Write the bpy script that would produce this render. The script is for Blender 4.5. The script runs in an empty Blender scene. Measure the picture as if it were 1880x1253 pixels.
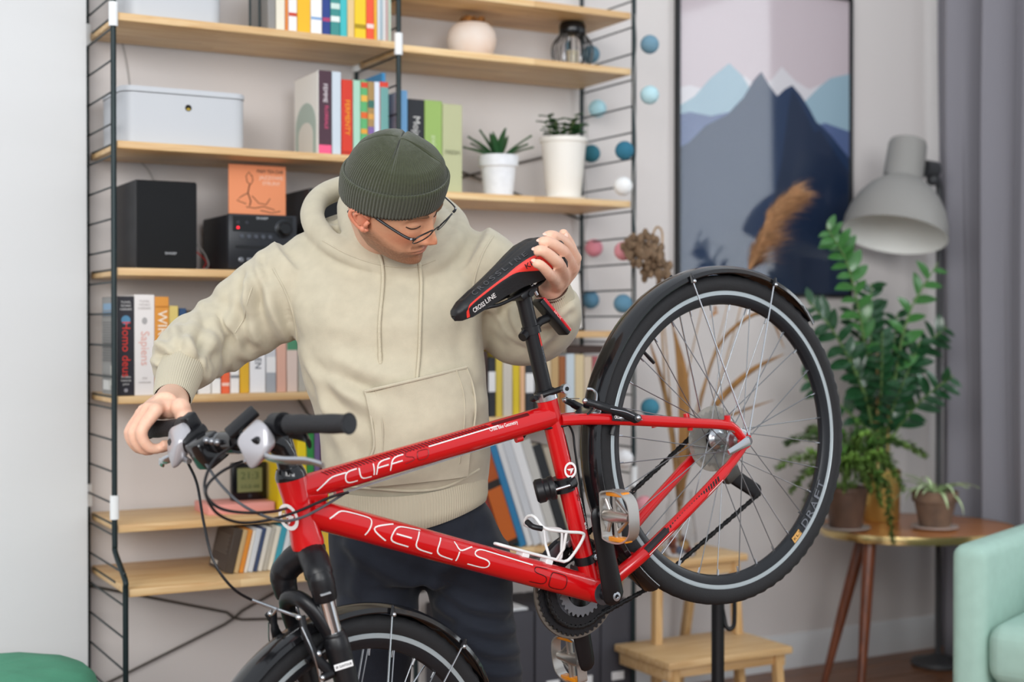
import bpy, bmesh, math, random
from mathutils import Vector, Matrix, Quaternion
from mathutils.bvhtree import BVHTree
import numpy as np
random.seed(7); rng = np.random.default_rng(7)
SC = bpy.context.scene
COL = SC.collection
PI = math.pi
# ------------------------------------------------------------------ camera, world, lights, exposure
TH = math.radians(28.9)                                   # the shelf wall runs away to the right at this angle
U = Vector((math.cos(TH), math.sin(TH), 0)); N = Vector((math.sin(TH), -math.cos(TH), 0))
O = Vector((-1.1512, 3.8421, 0))                          # foot of the wall behind the shelf's left end
def WP(s, n, z): return O + U*s + N*n + Vector((0, 0, z))  # s along the wall, n out from it, z up
cam = bpy.data.cameras.new('camera'); cam_o = bpy.data.objects.new('camera', cam); COL.objects.link(cam_o)
cam.sensor_width = 36; cam.lens = 50.0; cam.clip_start = .05
cam_o.location = (0, 0, 1.2); cam_o.rotation_euler = (PI/2 - .00919, 0, 0)
cam.dof.use_dof = True; cam.dof.focus_distance = 2.78; cam.dof.aperture_fstop = 2.4
SC.camera = cam_o
world = bpy.data.worlds.new('world'); SC.world = world; world.use_nodes = True
bg = world.node_tree.nodes['Background']; bg.inputs[0].default_value = (.86, .92, 1.0, 1); bg.inputs[1].default_value = .85
def area(name, loc, target, sx, sy, power, col=(1, 1, 1)):
    l = bpy.data.lights.new(name, 'AREA'); l.shape = 'RECTANGLE'; l.size = sx; l.size_y = sy; l.energy = power; l.color = col
    o = bpy.data.objects.new(name, l); COL.objects.link(o); o.location = loc
    o.rotation_euler = (Vector(target) - Vector(loc)).to_track_quat('-Z', 'Y').to_euler(); return o
area('daylight_front_window', (-1.6, -2.0, 2.6), (.1, 3.6, 1.0), 3.0, 2.2, 165, (1, .985, .96))
area('fill_light_front_right', (2.0, -2.6, 2.5), (1.0, 5.0, 1.1), 2.2, 2.0, 120, (.97, .985, 1))  # added fill, no window behind it: brightens the right end of the wall
area('daylight_side_window', WP(3.95, 2.36, 2.0), WP(1.2, 1.0, 1.45), 1.1, 2.5, 31, (.9, .96, 1))
SC.view_settings.view_transform = 'Standard'; SC.view_settings.look = 'None'
SC.view_settings.exposure = 0.0; SC.view_settings.gamma = 1.0; SC.view_settings.use_curve_mapping = False

# ------------------------------------------------------------------ helpers: colour, materials
def lin(c):
    if isinstance(c, str):
        c = c.lstrip('#'); c = [int(c[i:i+2], 16)/255 for i in (0, 2, 4)]
    else: c = [v/255 for v in c]
    return tuple(v/12.92 if v <= .04045 else ((v+.055)/1.055)**2.4 for v in c)
MATS = {}
def mat(name, col='#888888', rough=.5, metal=0., noise=0., nscale=20., bump=0., bscale=80., coat=0., trans=0., ior=1.45, sheen=0., stretch=None, spec=.5, emit=None, col2=None):
    if name in MATS: return MATS[name]
    m = bpy.data.materials.new(name); m.use_nodes = True; MATS[name] = m
    nt = m.node_tree; b = nt.nodes['Principled BSDF']
    c = lin(col); b.inputs['Base Color'].default_value = (*c, 1)
    b.inputs['Roughness'].default_value = rough; b.inputs['Metallic'].default_value = metal
    b.inputs['Coat Weight'].default_value = coat; b.inputs['Coat Roughness'].default_value = .06
    b.inputs['Transmission Weight'].default_value = trans; b.inputs['IOR'].default_value = ior
    b.inputs['Sheen Weight'].default_value = sheen; b.inputs['Specular IOR Level'].default_value = spec
    if emit: b.inputs['Emission Color'].default_value = (*lin(emit[0]), 1); b.inputs['Emission Strength'].default_value = emit[1]
    L = nt.links.new
    if noise or bump:
        tc = nt.nodes.new('ShaderNodeTexCoord'); mp = nt.nodes.new('ShaderNodeMapping'); L(tc.outputs['Object'], mp.inputs[0])
        if stretch: mp.inputs['Scale'].default_value = stretch
    if noise:
        n = nt.nodes.new('ShaderNodeTexNoise'); n.inputs['Scale'].default_value = nscale; n.inputs['Detail'].default_value = 5
        L(mp.outputs[0], n.inputs['Vector'])
        r = nt.nodes.new('ShaderNodeValToRGB'); L(n.outputs['Fac'], r.inputs[0])
        c2 = lin(col2) if col2 else tuple(v*(1-noise) for v in c)
        r.color_ramp.elements[0].position = .32; r.color_ramp.elements[0].color = (*c2, 1)
        r.color_ramp.elements[1].position = .68; r.color_ramp.elements[1].color = (*(c if col2 else tuple(min(1, v*(1+noise*.6)) for v in c)), 1)
        L(r.outputs[0], b.inputs['Base Color'])
    if bump:
        n2 = nt.nodes.new('ShaderNodeTexNoise'); n2.inputs['Scale'].default_value = bscale; n2.inputs['Detail'].default_value = 4
        L(mp.outputs[0], n2.inputs['Vector'])
        bp = nt.nodes.new('ShaderNodeBump'); bp.inputs['Strength'].default_value = bump; bp.inputs['Distance'].default_value = .004
        L(n2.outputs['Fac'], bp.inputs['Height']); L(bp.outputs[0], b.inputs['Normal'])
    return m
def wood(name, base, dark, axis=0, grain=26., rough=.45, staves=0.):
    """pale solid wood: grain stretched along one local axis; staves = width of the glued strips, each a little different in tone"""
    if name in MATS: return MATS[name]
    m = bpy.data.materials.new(name); m.use_nodes = True; MATS[name] = m
    nt = m.node_tree; b = nt.nodes['Principled BSDF']; b.inputs['Roughness'].default_value = rough; L = nt.links.new
    tc = nt.nodes.new('ShaderNodeTexCoord'); mp = nt.nodes.new('ShaderNodeMapping'); L(tc.outputs['Object'], mp.inputs[0])
    s = [grain, grain, grain]; s[axis] = grain*.06; mp.inputs['Scale'].default_value = s
    n = nt.nodes.new('ShaderNodeTexNoise'); n.inputs['Scale'].default_value = 3; n.inputs['Detail'].default_value = 6; n.inputs['Distortion'].default_value = .6
    L(mp.outputs[0], n.inputs['Vector'])
    r = nt.nodes.new('ShaderNodeValToRGB'); L(n.outputs['Fac'], r.inputs[0])
    r.color_ramp.elements[0].position = .3; r.color_ramp.elements[0].color = (*lin(dark), 1)
    r.color_ramp.elements[1].position = .62; r.color_ramp.elements[1].color = (*lin(base), 1)
    out = r.outputs[0]
    if staves:
        mp2 = nt.nodes.new('ShaderNodeMapping'); L(tc.outputs['Object'], mp2.inputs[0])
        s2 = [1/staves]*3; s2[axis] = 2.2; s2[2] = 0; mp2.inputs['Scale'].default_value = s2
        v = nt.nodes.new('ShaderNodeTexVoronoi'); v.distance = 'CHEBYCHEV'; v.inputs['Scale'].default_value = 1; v.inputs['Randomness'].default_value = .35
        L(mp2.outputs[0], v.inputs['Vector'])
        mx = nt.nodes.new('ShaderNodeMix'); mx.data_type = 'RGBA'; mx.blend_type = 'MULTIPLY'; mx.inputs[0].default_value = .5
        sp = nt.nodes.new('ShaderNodeSeparateColor'); L(v.outputs['Color'], sp.inputs[0])
        r2 = nt.nodes.new('ShaderNodeValToRGB'); L(sp.outputs[0], r2.inputs[0])
        r2.color_ramp.elements[0].color = (.62, .5, .38, 1); r2.color_ramp.elements[1].color = (1, 1, 1, 1)
        L(out, mx.inputs[6]); L(r2.outputs[0], mx.inputs[7]); out = mx.outputs[2]
    L(out, b.inputs['Base Color']); return m

# ------------------------------------------------------------------ helpers: geometry
class MB:
    """collects verts and faces of one mesh"""
    def __init__(s): s.v = []; s.f = []; s.mi = []; s.sm = []
    def add(s, vs, fs, mi=0, sm=True):
        o = len(s.v); s.v += [tuple(v) for v in vs]
        for f in fs: s.f.append([i+o for i in f]); s.mi.append(mi); s.sm.append(sm)
        return s
    def box(s, x0, x1, y0, y1, z0, z1, mi=0):
        vs = [(x, y, z) for x in (x0, x1) for y in (y0, y1) for z in (z0, z1)]
        return s.add(vs, [(0, 1, 3, 2), (4, 6, 7, 5), (0, 4, 5, 1), (2, 3, 7, 6), (0, 2, 6, 4), (1, 5, 7, 3)], mi, False)
    def rbox(s, x0, x1, y0, y1, z0, z1, r=.004, seg=2, mi=0):
        bm = bmesh.new(); bmesh.ops.create_cube(bm, size=1)
        for v in bm.verts: v.co = Vector(((x0+x1)/2+v.co.x*(x1-x0), (y0+y1)/2+v.co.y*(y1-y0), (z0+z1)/2+v.co.z*(z1-z0)))
        bmesh.ops.bevel(bm, geom=bm.edges[:], offset=r, segments=seg, affect='EDGES', profile=.5)
        bm.verts.index_update()
        s.add([v.co.copy() for v in bm.verts], [[v.index for v in f.verts] for f in bm.faces], mi, True); bm.free(); return s
    def tube(s, path, r, seg=10, closed=False, mi=0, cap=True, flat=None, up=None):
        """round sweep along points; r a number or a list; flat = (a, b) scales the section along its two axes"""
        P = [Vector(p) for p in path]; n = len(P)
        R = [r]*n if not hasattr(r, '__len__') else list(r)
        T = []
        for i in range(n):
            a = P[(i-1) % n] if (closed or i > 0) else P[i]; b = P[(i+1) % n] if (closed or i < n-1) else P[i]
            t = (b-a); T.append(t.normalized() if t.length > 1e-9 else Vector((0, 0, 1)))
        ref = Vector(up) if up is not None else (Vector((0, 0, 1)) if abs(T[0].z) < .9 else Vector((1, 0, 0)))
        x = (ref - T[0]*ref.dot(T[0])).normalized(); vs = []
        for i in range(n):
            if up is not None: x = (Vector(up) - T[i]*Vector(up).dot(T[i])).normalized()
            else:
                x = x - T[i]*x.dot(T[i]); x = x.normalized() if x.length > 1e-6 else T[i].orthogonal().normalized()
            y = T[i].cross(x); fa, fb = flat if flat else (1, 1)
            for k in range(seg):
                a = 2*PI*k/seg; vs.append(P[i] + x*(math.cos(a)*R[i]*fa) + y*(math.sin(a)*R[i]*fb))
        fs = []; m = n if closed else n-1
        for i in range(m):
            for k in range(seg):
                a = i*seg+k; b = i*seg+(k+1) % seg; c = ((i+1) % n)*seg+(k+1) % seg; d = ((i+1) % n)*seg+k
                fs.append((a, b, c, d))
        if cap and not closed: fs += [tuple(range(seg))[::-1], tuple((n-1)*seg+k for k in range(seg))]
        return s.add(vs, fs, mi, True)
    def cyl(s, p0, p1, r0, r1=None, seg=16, mi=0): return s.tube([p0, p1], [r0, r0 if r1 is None else r1], seg, mi=mi)
    def lathe(s, prof, seg=32, c=(0, 0, 0), mi=0, axis=None, sx=1, sy=1, cap=True):
        """profile [(r, z)] turned about z (or about axis through c)"""
        vs = []; n = len(prof); q = Vector((0, 0, 1)).rotation_difference(Vector(axis)) if axis is not None else Quaternion()
        for r, z in prof:
            for k in range(seg):
                a = 2*PI*k/seg; vs.append(Vector(c) + q @ Vector((r*math.cos(a)*sx, r*math.sin(a)*sy, z)))
        fs = [(i*seg+k, i*seg+(k+1) % seg, (i+1)*seg+(k+1) % seg, (i+1)*seg+k) for i in range(n-1) for k in range(seg)]
        if cap and prof[0][0] > 1e-6: fs.append(tuple(range(seg))[::-1])
        if cap and prof[-1][0] > 1e-6: fs.append(tuple((n-1)*seg+k for k in range(seg)))
        return s.add(vs, fs, mi, True)
    def sphere(s, c, r, seg=16, ring=10, sc=(1, 1, 1), mi=0):
        vs = []
        for i in range(ring+1):
            t = PI*i/ring
            for k in range(seg):
                a = 2*PI*k/seg; vs.append((c[0]+r*sc[0]*math.sin(t)*math.cos(a), c[1]+r*sc[1]*math.sin(t)*math.sin(a), c[2]-r*sc[2]*math.cos(t)))
        fs = [(i*seg+k, i*seg+(k+1) % seg, (i+1)*seg+(k+1) % seg, (i+1)*seg+k) for i in range(ring) for k in range(seg)]
        return s.add(vs, fs, mi, True)
    def prism(s, poly, y0, y1, axis=1, mi=0):
        """polygon in two axes extruded along the third"""
        def P(a, b, c): return {0: (c, a, b), 1: (a, c, b), 2: (a, b, c)}[axis]
        n = len(poly); vs = [P(a, b, y0) for a, b in poly]+[P(a, b, y1) for a, b in poly]
        fs = [tuple(range(n))[::-1], tuple(range(n, 2*n))]+[(i, (i+1) % n, n+(i+1) % n, n+i) for i in range(n)]
        return s.add(vs, fs, mi, False)
    def sheet(s, rows, closed=False, mi=0):
        """grid of points: rows of equal length"""
        m = len(rows[0]); vs = [p for r in rows for p in r]
        fs = [(i*m+k, i*m+(k+1) % m, (i+1)*m+(k+1) % m, (i+1)*m+k) for i in range(len(rows)-1) for k in range(m if closed else m-1)]
        return s.add(vs, fs, mi, True)
    def build(s, name, ms, parent=None, fix=True, wn=True):
        me = bpy.data.meshes.new(name); me.from_pydata(s.v, [], s.f)
        if not isinstance(ms, (list, tuple)): ms = [ms]
        for m in ms: me.materials.append(m)
        me.polygons.foreach_set('material_index', s.mi); me.polygons.foreach_set('use_smooth', s.sm)
        me.update()
        if fix:
            bm = bmesh.new(); bm.from_mesh(me); bmesh.ops.remove_doubles(bm, verts=bm.verts, dist=1e-6)
            bmesh.ops.recalc_face_normals(bm, faces=bm.faces); bm.to_mesh(me); bm.free()
        if wn: me.set_sharp_from_angle(angle=math.radians(38))
        return link(name, me, parent)
def link(name, me, parent=None):
    o = bpy.data.objects.new(name, me); COL.objects.link(o)
    if parent is not None: o.parent = parent
    return o
def tag(o, label=None, cat=None, group=None, kind=None):
    if label: o['label'] = label
    if cat: o['category'] = cat
    if group: o['group'] = group
    if kind: o['kind'] = kind
    return o
def empty(name, loc=(0, 0, 0), rz=0., parent=None):
    o = bpy.data.objects.new(name, None); COL.objects.link(o); o.location = loc; o.rotation_euler = (0, 0, rz); o.empty_display_size = .05
    if parent is not None: o.parent = parent
    return o
def thing(name, label, cat, loc, rz=0., group=None): return tag(empty(name, loc, rz), label, cat, group)
def copy_tree(o, parent=None):
    c = o.copy(); COL.objects.link(c)
    if parent is not None: c.parent = parent
    for ch in list(o.children): copy_tree(ch, c)
    return c
TXT = {}
def text_mesh(s, size, depth=.0003):
    k = (s, size)
    if k not in TXT:
        cu = bpy.data.curves.new('t', 'FONT'); cu.body = s; cu.size = size; cu.align_x = 'CENTER'; cu.align_y = 'CENTER'; cu.extrude = depth; cu.resolution_u = 3
        ob = bpy.data.objects.new('t', cu); COL.objects.link(ob); bpy.context.view_layer.update()
        me = bpy.data.meshes.new_from_object(ob.evaluated_get(bpy.context.evaluated_depsgraph_get())); me.name = 'lettering'
        bpy.data.objects.remove(ob); bpy.data.curves.remove(cu); TXT[k] = me
    return TXT[k].copy()
def text(name, s, size, m, parent, M, width=None, bold=0.):
    """flat raised lettering, M places its x-right y-up plane"""
    me = text_mesh(s, size); me.materials.clear(); me.materials.append(m)
    o = link(name, me, parent)
    if width:
        xs = [v.co.x for v in me.vertices]; w = max(xs)-min(xs)
        M = M @ Matrix.Diagonal((width/w, 1, 1, 1))
    o.matrix_basis = M; return o
def fr(ox, xa, ya):
    """matrix from an origin, an x axis and a y axis"""
    x = Vector(xa).normalized(); z = x.cross(Vector(ya)).normalized(); y = z.cross(x)
    return Matrix(((x.x, y.x, z.x, ox[0]), (x.y, y.y, z.y, ox[1]), (x.z, y.z, z.z, ox[2]), (0, 0, 0, 1)))
def spline(pts, n=8, closed=False):
    """Catmull-Rom through points"""
    P = [Vector(p) for p in pts]; out = []; m = len(P)
    for i in range(m if closed else m-1):
        p0 = P[(i-1) % m] if closed or i > 0 else P[i]*2-P[i+1]
        p1 = P[i]; p2 = P[(i+1) % m]
        p3 = P[(i+2) % m] if closed or i+2 < m else P[i+1]*2-P[i]
        for k in range(n):
            t = k/n; out.append(.5*((2*p1)+(p2-p0)*t+(2*p0-5*p1+4*p2-p3)*t*t+(3*p1-p0-3*p2+p3)*t**3))
    if not closed: out.append(P[-1])
    return out
def interp(x, xs, ys): return float(np.interp(x, xs, ys))

# ------------------------------------------------------------------ the room
white = mat('wall_paint', '#d7d1ce', .75, bump=.12, bscale=60)  # slight warm tint in the colour stands in for warm bounced light
lwhite = mat('wall_paint_left', '#dadbdb', .75, bump=.1, bscale=60)
trim_w = mat('trim_paint', '#d9dadb', .45)
def struct(o): o['kind'] = 'structure'; return o
def wall_obj(name, m, s0, s1, n0, n1, z0, z1):
    o = MB().box(s0, s1, -n1, -n0, z0, z1).build(name, m); o.location = O; o.rotation_euler = (0, 0, TH); return struct(o)
wall_obj('wall_back', white, -.012, 3.42, -.15, 0, 0, 2.8)
wall_obj('wall_left', lwhite, -2.6, -.012, -.15, .07, 0, 2.8)
wall_obj('trim_ceiling', trim_w, -2.6, 3.42, -.15, .05, 2.8, 2.95)
# window wall on the right, with its opening beyond the curtain
SR = 3.42
for a, b, z0, z1 in ((-.15, .42, 0, 2.95), (2.3, 3.4, 0, 2.95), (.42, 2.3, 0, .75), (.42, 2.3, 2.9, 2.95)):
    pass
wr = MB()
for a, b, z0, z1 in ((-.15, .42, 0, 2.95), (2.3, 3.4, 0, 2.95), (.42, 2.3, 0, .75), (.42, 2.3, 2.9, 2.95)): wr.box(SR, SR+.16, -b, -a, z0, z1)
o = wr.build('wall_right', white); o.location = O; o.rotation_euler = (0, 0, TH); struct(o)
win = struct(empty('window_1', O, TH))
f = MB()
for a, b, z0, z1 in ((.42, .48, .75, 2.9), (2.24, 2.3, .75, 2.9), (1.33, 1.39, .75, 2.9), (.42, 2.3, .75, .81), (.42, 2.3, 2.84, 2.9)): f.box(SR+.05, SR+.11, -b, -a, z0, z1)
f.build('window_frame', trim_w, win)
MB().box(SR+.077, SR+.083, -2.24, -.48, .81, 2.84).build('pane', mat('window_glass', '#ffffff', .0, trans=1., ior=1.01), win)
MB().rbox(SR-.12, SR+.05, -2.34, -.38, .72, .75).build('window_sill', trim_w, win)
# floor: oak boards, the nearer ones each a board of their own
fl = struct(MB().box(-4, 5, -2, 7.5, -.08, -.012).build('floor', mat('floor_bed', '#3a2415', .8)))
fw_m = wood('floor_oak', '#8a5a38', '#5d3820', 0, 18, .35)
bm_me = None; k = 0
for j in range(24):
    n0 = -.02+j*.15; s = -2.2-(j % 3)*.5
    while s < 3.4:
        L_ = min(1.5, 3.42-s)
        b = MB().rbox(0, L_-.003, -.147, 0, -.012, 0, .0015, 1).build('floor_board', fw_m, fl)
        b.location = WP(s, n0, 0); b.rotation_euler = (0, 0, TH); s += 1.5
def base(name, s0, s1, y):
    prof = [(0, 0), (.022, 0), (.022, .085), (.016, .1), (.012, .112), (0, .118)]
    o = MB().add([(s, -y-p[0], p[1]) for s in (s0, s1) for p in prof], [(0, 1, 2, 3, 4, 5), (11, 10, 9, 8, 7, 6)]+[(i, i+6, i+7, i+1) for i in range(5)], 0, False).build(name, trim_w)
    o.location = O; o.rotation_euler = (0, 0, TH); struct(o)
base('baseboard_back', -.012, 3.42, 0); base('baseboard_left', -2.6, -.012, .07)

# ------------------------------------------------------------------ the shelving unit on the wall
steel = mat('black_green_steel', '#1c2a2c', .4, .3)
pine = wood('pine_shelf', '#f2d4a2', '#dcb077', 0, 30, .45, .045)
clipw = mat('white_plastic', '#eef0f0', .4)
unit = thing('shelving_unit', 'black ladder-sided wall shelving with pale pine boards', 'shelving', O, TH)
def wp_local(s, n, z): return Vector((s, -n, z))
wire = .0038
def panel(s, sleeve, straight=False):
    p = empty('side_panel', (0, 0, 0), 0, unit)
    MB().tube([(s, -.02, .12), (s, -.02, 2.62)], .0065, 10).build('rear_rail', steel, p)
    pts = spline([(s, -.43, 0), (s, -.43, .3), (s, -.43, .54)], 3)+spline([(s, -.43, .565), (s, -.425, .585), (s, -.33, .635), (s, -.322, .655)], 4)+[(s, -.32, .69), (s, -.32, 2.62)]
    if straight: pts = [(s, -.32, 0), (s, -.32, 2.62)]
    MB().tube(pts, .0072, 10).build('front_rail', steel, p)
    z = .12; ms = None
    while z < 2.6:
        nf = .32 if z > .64 or straight else .43
        r = MB().tube([(s, -.018, z), (s, -nf, z)], .0028, 6).build('rung', steel, p); z += .0797
    for z0 in sleeve:
        for n in (.02, .32):
            MB().tube([(s, -n, z0-.055 - (.0 if n > .1 else .0)), (s, -n, z0+.005)], [.0115, .0115], 12).build('joint_sleeve', clipw, p)
    return p
panel(0, (2.01, .775)); panel(.78, (2.01, .775)); panel(1.56, (.775,), True)
def board(s0, s1, n0, n1, z, name='shelf_board'):
    MB().rbox(s0, s1, -n1, -n0, z-.02, z, .0025, 2).build(name, pine, unit)
L0, L1 = .009, .771; R0, R1 = .789, 1.551
for z in (1.992, 1.671, 1.352, 1.028, .704): board(L0, L1, .022, .318, z)
board(L0, L1, .022, .428, .56)
for z in (2.155, 1.992-.006, 1.585, 1.191, .943): board(R0, R1, .022, .318, z)
board(R0, R1, .022, .318, .56)
# small metal carriers under each board end
for s0, s1, zs in ((L0, L1, (1.992, 1.671, 1.352, 1.028, .704, .56)), (R0, R1, (2.155, 1.986, 1.585, 1.191, .943, .56))):
    for z in zs:
        for s in (s0, s1): MB().tube([(s, -.05, z-.004), (s, -.29, z-.004)], .003, 6).build('carrier', steel, unit)
# cross brace behind the lower bays
br = MB()
def bend(a, b, c, d): return spline([a, b, c, d], 8)
br.tube([(0, -.014, .505), (.385, -.014, .395), (.405, -.014, .378), (.43, -.014, .37), (.78, -.014, .345)], .0035, 8)
br.tube([(0, -.014, .215), (.38, -.014, .362), (.405, -.014, .376), (.43, -.014, .395), (.78, -.014, .55)], .0035, 8)
br.tube([(.36, -.012, 1.352), (.56, -.012, 1.05), (.7, -.012, .85)], .0035, 8)
br.tube([(.79, -.012, 1.53), (1.1, -.012, 1.655), (1.56, -.012, 1.78)], .0035, 8)
br.tube([(.79, -.012, 1.82), (1.1, -.012, 1.69), (1.56, -.012, 1.55)], .0035, 8)
br.tube([(.79, -.012, .36), (1.1, -.012, .42), (1.56, -.012, .5)], .0035, 8)
br.tube([(.79, -.012, 1.30), (1.56, -.012, 1.46)], .0035, 8)
br.build('cross_brace', mat('brace_steel', '#4a4640', .5, .3), unit)

# ------------------------------------------------------------------ books
paper = mat('book_pages', '#e9e2d2', .8, noise=.06, nscale=200, stretch=(1, 1, .05))
BM = {}
def bmat(c):
    if c not in BM: BM[c] = mat('book_cover_'+c.lstrip('#'), c, .42)
    return BM[c]
def book(s, n, z, w, d, h, c, label, group, name='book', lean=0., title=None, tc='#222222', tsize=None, bands=(), flip=False, cover_side=None):
    """upright book: spine towards the room; bands = (z0, z1, colour) as shares of the height"""
    m = bmat(c); b = MB()
    b.rbox(0, w, 0, .004, 0, h, .0014, 1); b.box(0, .0022, .003, d, 0, h); b.box(w-.0022, w, .003, d, 0, h)
    o = b.build(name, m); tag(o, label, 'book', group)
    o.location = WP(s, n, z); o.rotation_euler = (0, 0, TH)
    if lean: o.rotation_euler = (Matrix.Rotation(TH, 3, 'Z') @ Matrix.Rotation(lean, 3, 'Y')).to_euler(); o.location.z += max(0, w*math.sin(lean))
    MB().box(.0022, w-.0022, .004, d-.003, .003, h-.003).build('pages', paper, o)
    for z0, z1, bc in bands:
        MB().box(.0006, w-.0006, -.0004, .0005, z0*h, z1*h).build('spine_band', bmat(bc), o)
    if title:
        sz = tsize or w*.8
        M = fr((w/2, -.0009, h*.5), (0, 0, 1) if flip else (0, 0, -1), (-1, 0, 0) if flip else (1, 0, 0))
        text('spine_title', title, sz, bmat(tc), o, M)
    return o
def brow(rows, z, d, group, place, n=.3, first=None):
    """rows = (s, w, h, colour, words, extras)"""
    prev = first
    for r in rows:
        s, w, h, c, words = r[:5]; ex = dict(r[5]) if len(r) > 5 else {}
        lab = words+', '+place + (', right of the '+prev if prev else ', first of its row')
        book(s, ex.pop('n', n), z, w-.0012, ex.pop('d', d), h, c, ex.pop('label', lab), group, **ex); prev = words.split(' with ')[0]
def cover_art(bk, h, d, base, shapes):
    """printed left-hand cover of a book: shapes = (kind, y, z, ry, rz, colour, lift) in shares of depth and height"""
    MB().box(-.0006, 0, .001, d-.001, .001, h-.001).build('back_cover', bmat(base), bk)
    for kd, y, z, ry, rz, c in shapes:
        if kd == 'arch':
            P = [(d*(y+ry*math.cos(a)), h*(z+rz*math.sin(a))) for a in [PI*i/18 for i in range(19)]]+[(d*(y-ry), .004), (d*(y+ry), .004)]
        else: P = [(d*(y-ry), h*(z-rz)), (d*(y+ry), h*(z-rz)), (d*(y+ry), h*(z+rz)), (d*(y-ry), h*(z+rz))]
        lift = .0007+.0002*len([1 for q in bk.children])
        MB().prism(P, -lift, -.0005, axis=0).build('cover_print', bmat(c), bk)
G0 = 'books on the top shelf'; z = 1.992
brow([(.41, .023, .21, '#8d8a86', 'slim grey paperback'), (.433, .026, .24, '#e9e2cf', 'cream paperback'), (.459, .009, .24, '#e2873f', 'thin orange booklet'),
 (.468, .025, .235, '#f1ecea', 'white paperback with red dot', dict(bands=((.18, .22, '#c9472e'),))), (.493, .038, .245, '#efb929', 'wide golden yellow book', dict(title='1', tc='#b07e10', tsize=.02)),
 (.531, .033, .235, '#f4f1ee', 'white book with blue mark', dict(bands=((.17, .2, '#7fa6d2'),))), (.564, .024, .24, '#2b4287', 'navy blue book', dict(bands=((.16, .2, '#b0406a'),))),
 (.588, .028, .25, '#3f8f8b', 'leafy teal and white book', dict(bands=((.16, .22, '#e6efe9'), (.3, .36, '#cfe3da'), (.42, .5, '#e9f0ea'), (.6, .68, '#dfece6')))),
 (.616, .021, .24, '#44bcc0', 'turquoise book'), (.637, .021, .25, '#e4c58e', 'sand coloured book'), (.658, .035, .24, '#f1cb2c', 'bright yellow book', dict(bands=((.12, .17, '#a88a16'),))),
 (.693, .023, .235, '#f0593a', 'orange red book', dict(bands=((.14, .19, '#f4d9d0'),))), (.716, .010, .24, '#eeb43a', 'thin amber booklet'), (.7265, .0085, .23, '#e2e8ee', 'thin icy white booklet'),
 (.7355, .007, .235, '#b9cdd6', 'thin pale blue booklet'), (.743, .0085, .225, '#ecebea', 'thin white booklet'), (.752, .0075, .23, '#d8b9b4', 'thin dusty rose booklet'), (.76, .008, .235, '#c9dac6', 'thin mint grey booklet')], z, .16, G0, 'top left shelf')
# second shelf of the left bay
G1 = 'books on the second shelf of the left bay'; z = 1.671
d_ = .185
pb = book(.553, .3, z, .037, d_, .226, '#4a2f3b', 'thick dark plum book with white arch cover and pink foot, first of its row', G1, bands=((.0, .11, '#ee5c86'),))
cover_art(pb, .226, d_, '#eae8e2', [('arch', .52, .36, .42, .3, '#a9bab0'), ('arch', .52, .26, .3, .16, '#dcd8cf'), ('rect', .02, .5, .02, .5, '#f4f2ec')])
text('spine_title', 'FEMME', .017, bmat('#e9dfe2'), pb, fr((.0185, -.0009, .165), (0, 0, -1), (1, 0, 0)))
text('spine_title', 'FLOREALE', .014, bmat('#e0567f'), pb, fr((.0215, -.0009, .1), (0, 0, -1), (1, 0, 0)))
brow([(.592, .027, .226, '#c9d3dc', 'pale grey blue book'), (.62, .033, .207, '#d33a26', 'red book with a yellow title', dict(bands=((.02, .06, '#b42c1c'),), title='FERMENTY', tc='#f0a92a', tsize=.02)),
 (.654, .022, .208, '#a9d3bd', 'mint green book'), (.676, .021, .21, '#5fae6f', 'green book with orange flowers', dict(bands=((.1, .16, '#e2642c'), (.3, .36, '#e6a23a'), (.5, .58, '#e2642c'), (.72, .8, '#e8b24a'), (.9, .97, '#d9472b')))),
 (.697, .02, .208, '#a98956', 'brown book with many colours', dict(bands=((.3, .4, '#7f63a0'), (.5, .57, '#d9a050'), (.65, .75, '#3c6f63')))), (.717, .016, .208, '#e7e6ec', 'white book with a blue edge', dict(bands=((0, 1, '#dfe5f2'),))),
 (.7335, .0265, .21, '#e24b39', 'red framed teal book', dict(bands=((.05, .93, '#74a9a4'),)))], z, .15, G1, 'second left shelf', first='plum book')
book(.7615, .25, z, .0105, .17, .245, '#3f8fc4', 'tall bright blue album standing just left of the middle rail', G1, bands=((.1, .22, '#c8502f'),))
# right bay, upper middle shelf
G2 = 'books beside the potted succulents'; z = 1.585
book(.803, .285, z, .02, .16, .28, '#dfe7ee', 'slim white and blue album just right of the middle rail', G2, bands=((0, 1, '#6fa2cc'),) )
book(.825, .285, z, .05, .17, .258, '#23252a', 'black cookery book with a white script title', G2, title='Moja Kuchnia', tc='#d7d6d2', tsize=.03)
book(.877, .285, z, .054, .17, .259, '#97b563', 'leaf green cookery book with a pale title', G2, title='zielone', tc='#cfdcb2', tsize=.022)
book(.933, .285, z, .062, .17, .253, '#b9bb92', 'wide sage coloured book left of the spiky aloe', G2, title=None, bands=())
sb = COL.objects[-1] if False else bpy.data.objects[[o.name for o in COL.objects if o.get('label', '').startswith('wide sage')][0]]
text('spine_title', 'FRESH', .017, bmat('#6e7056'), sb, fr((.031, -.0009, .115), (1, 0, 0), (0, 0, 1)))
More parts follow.
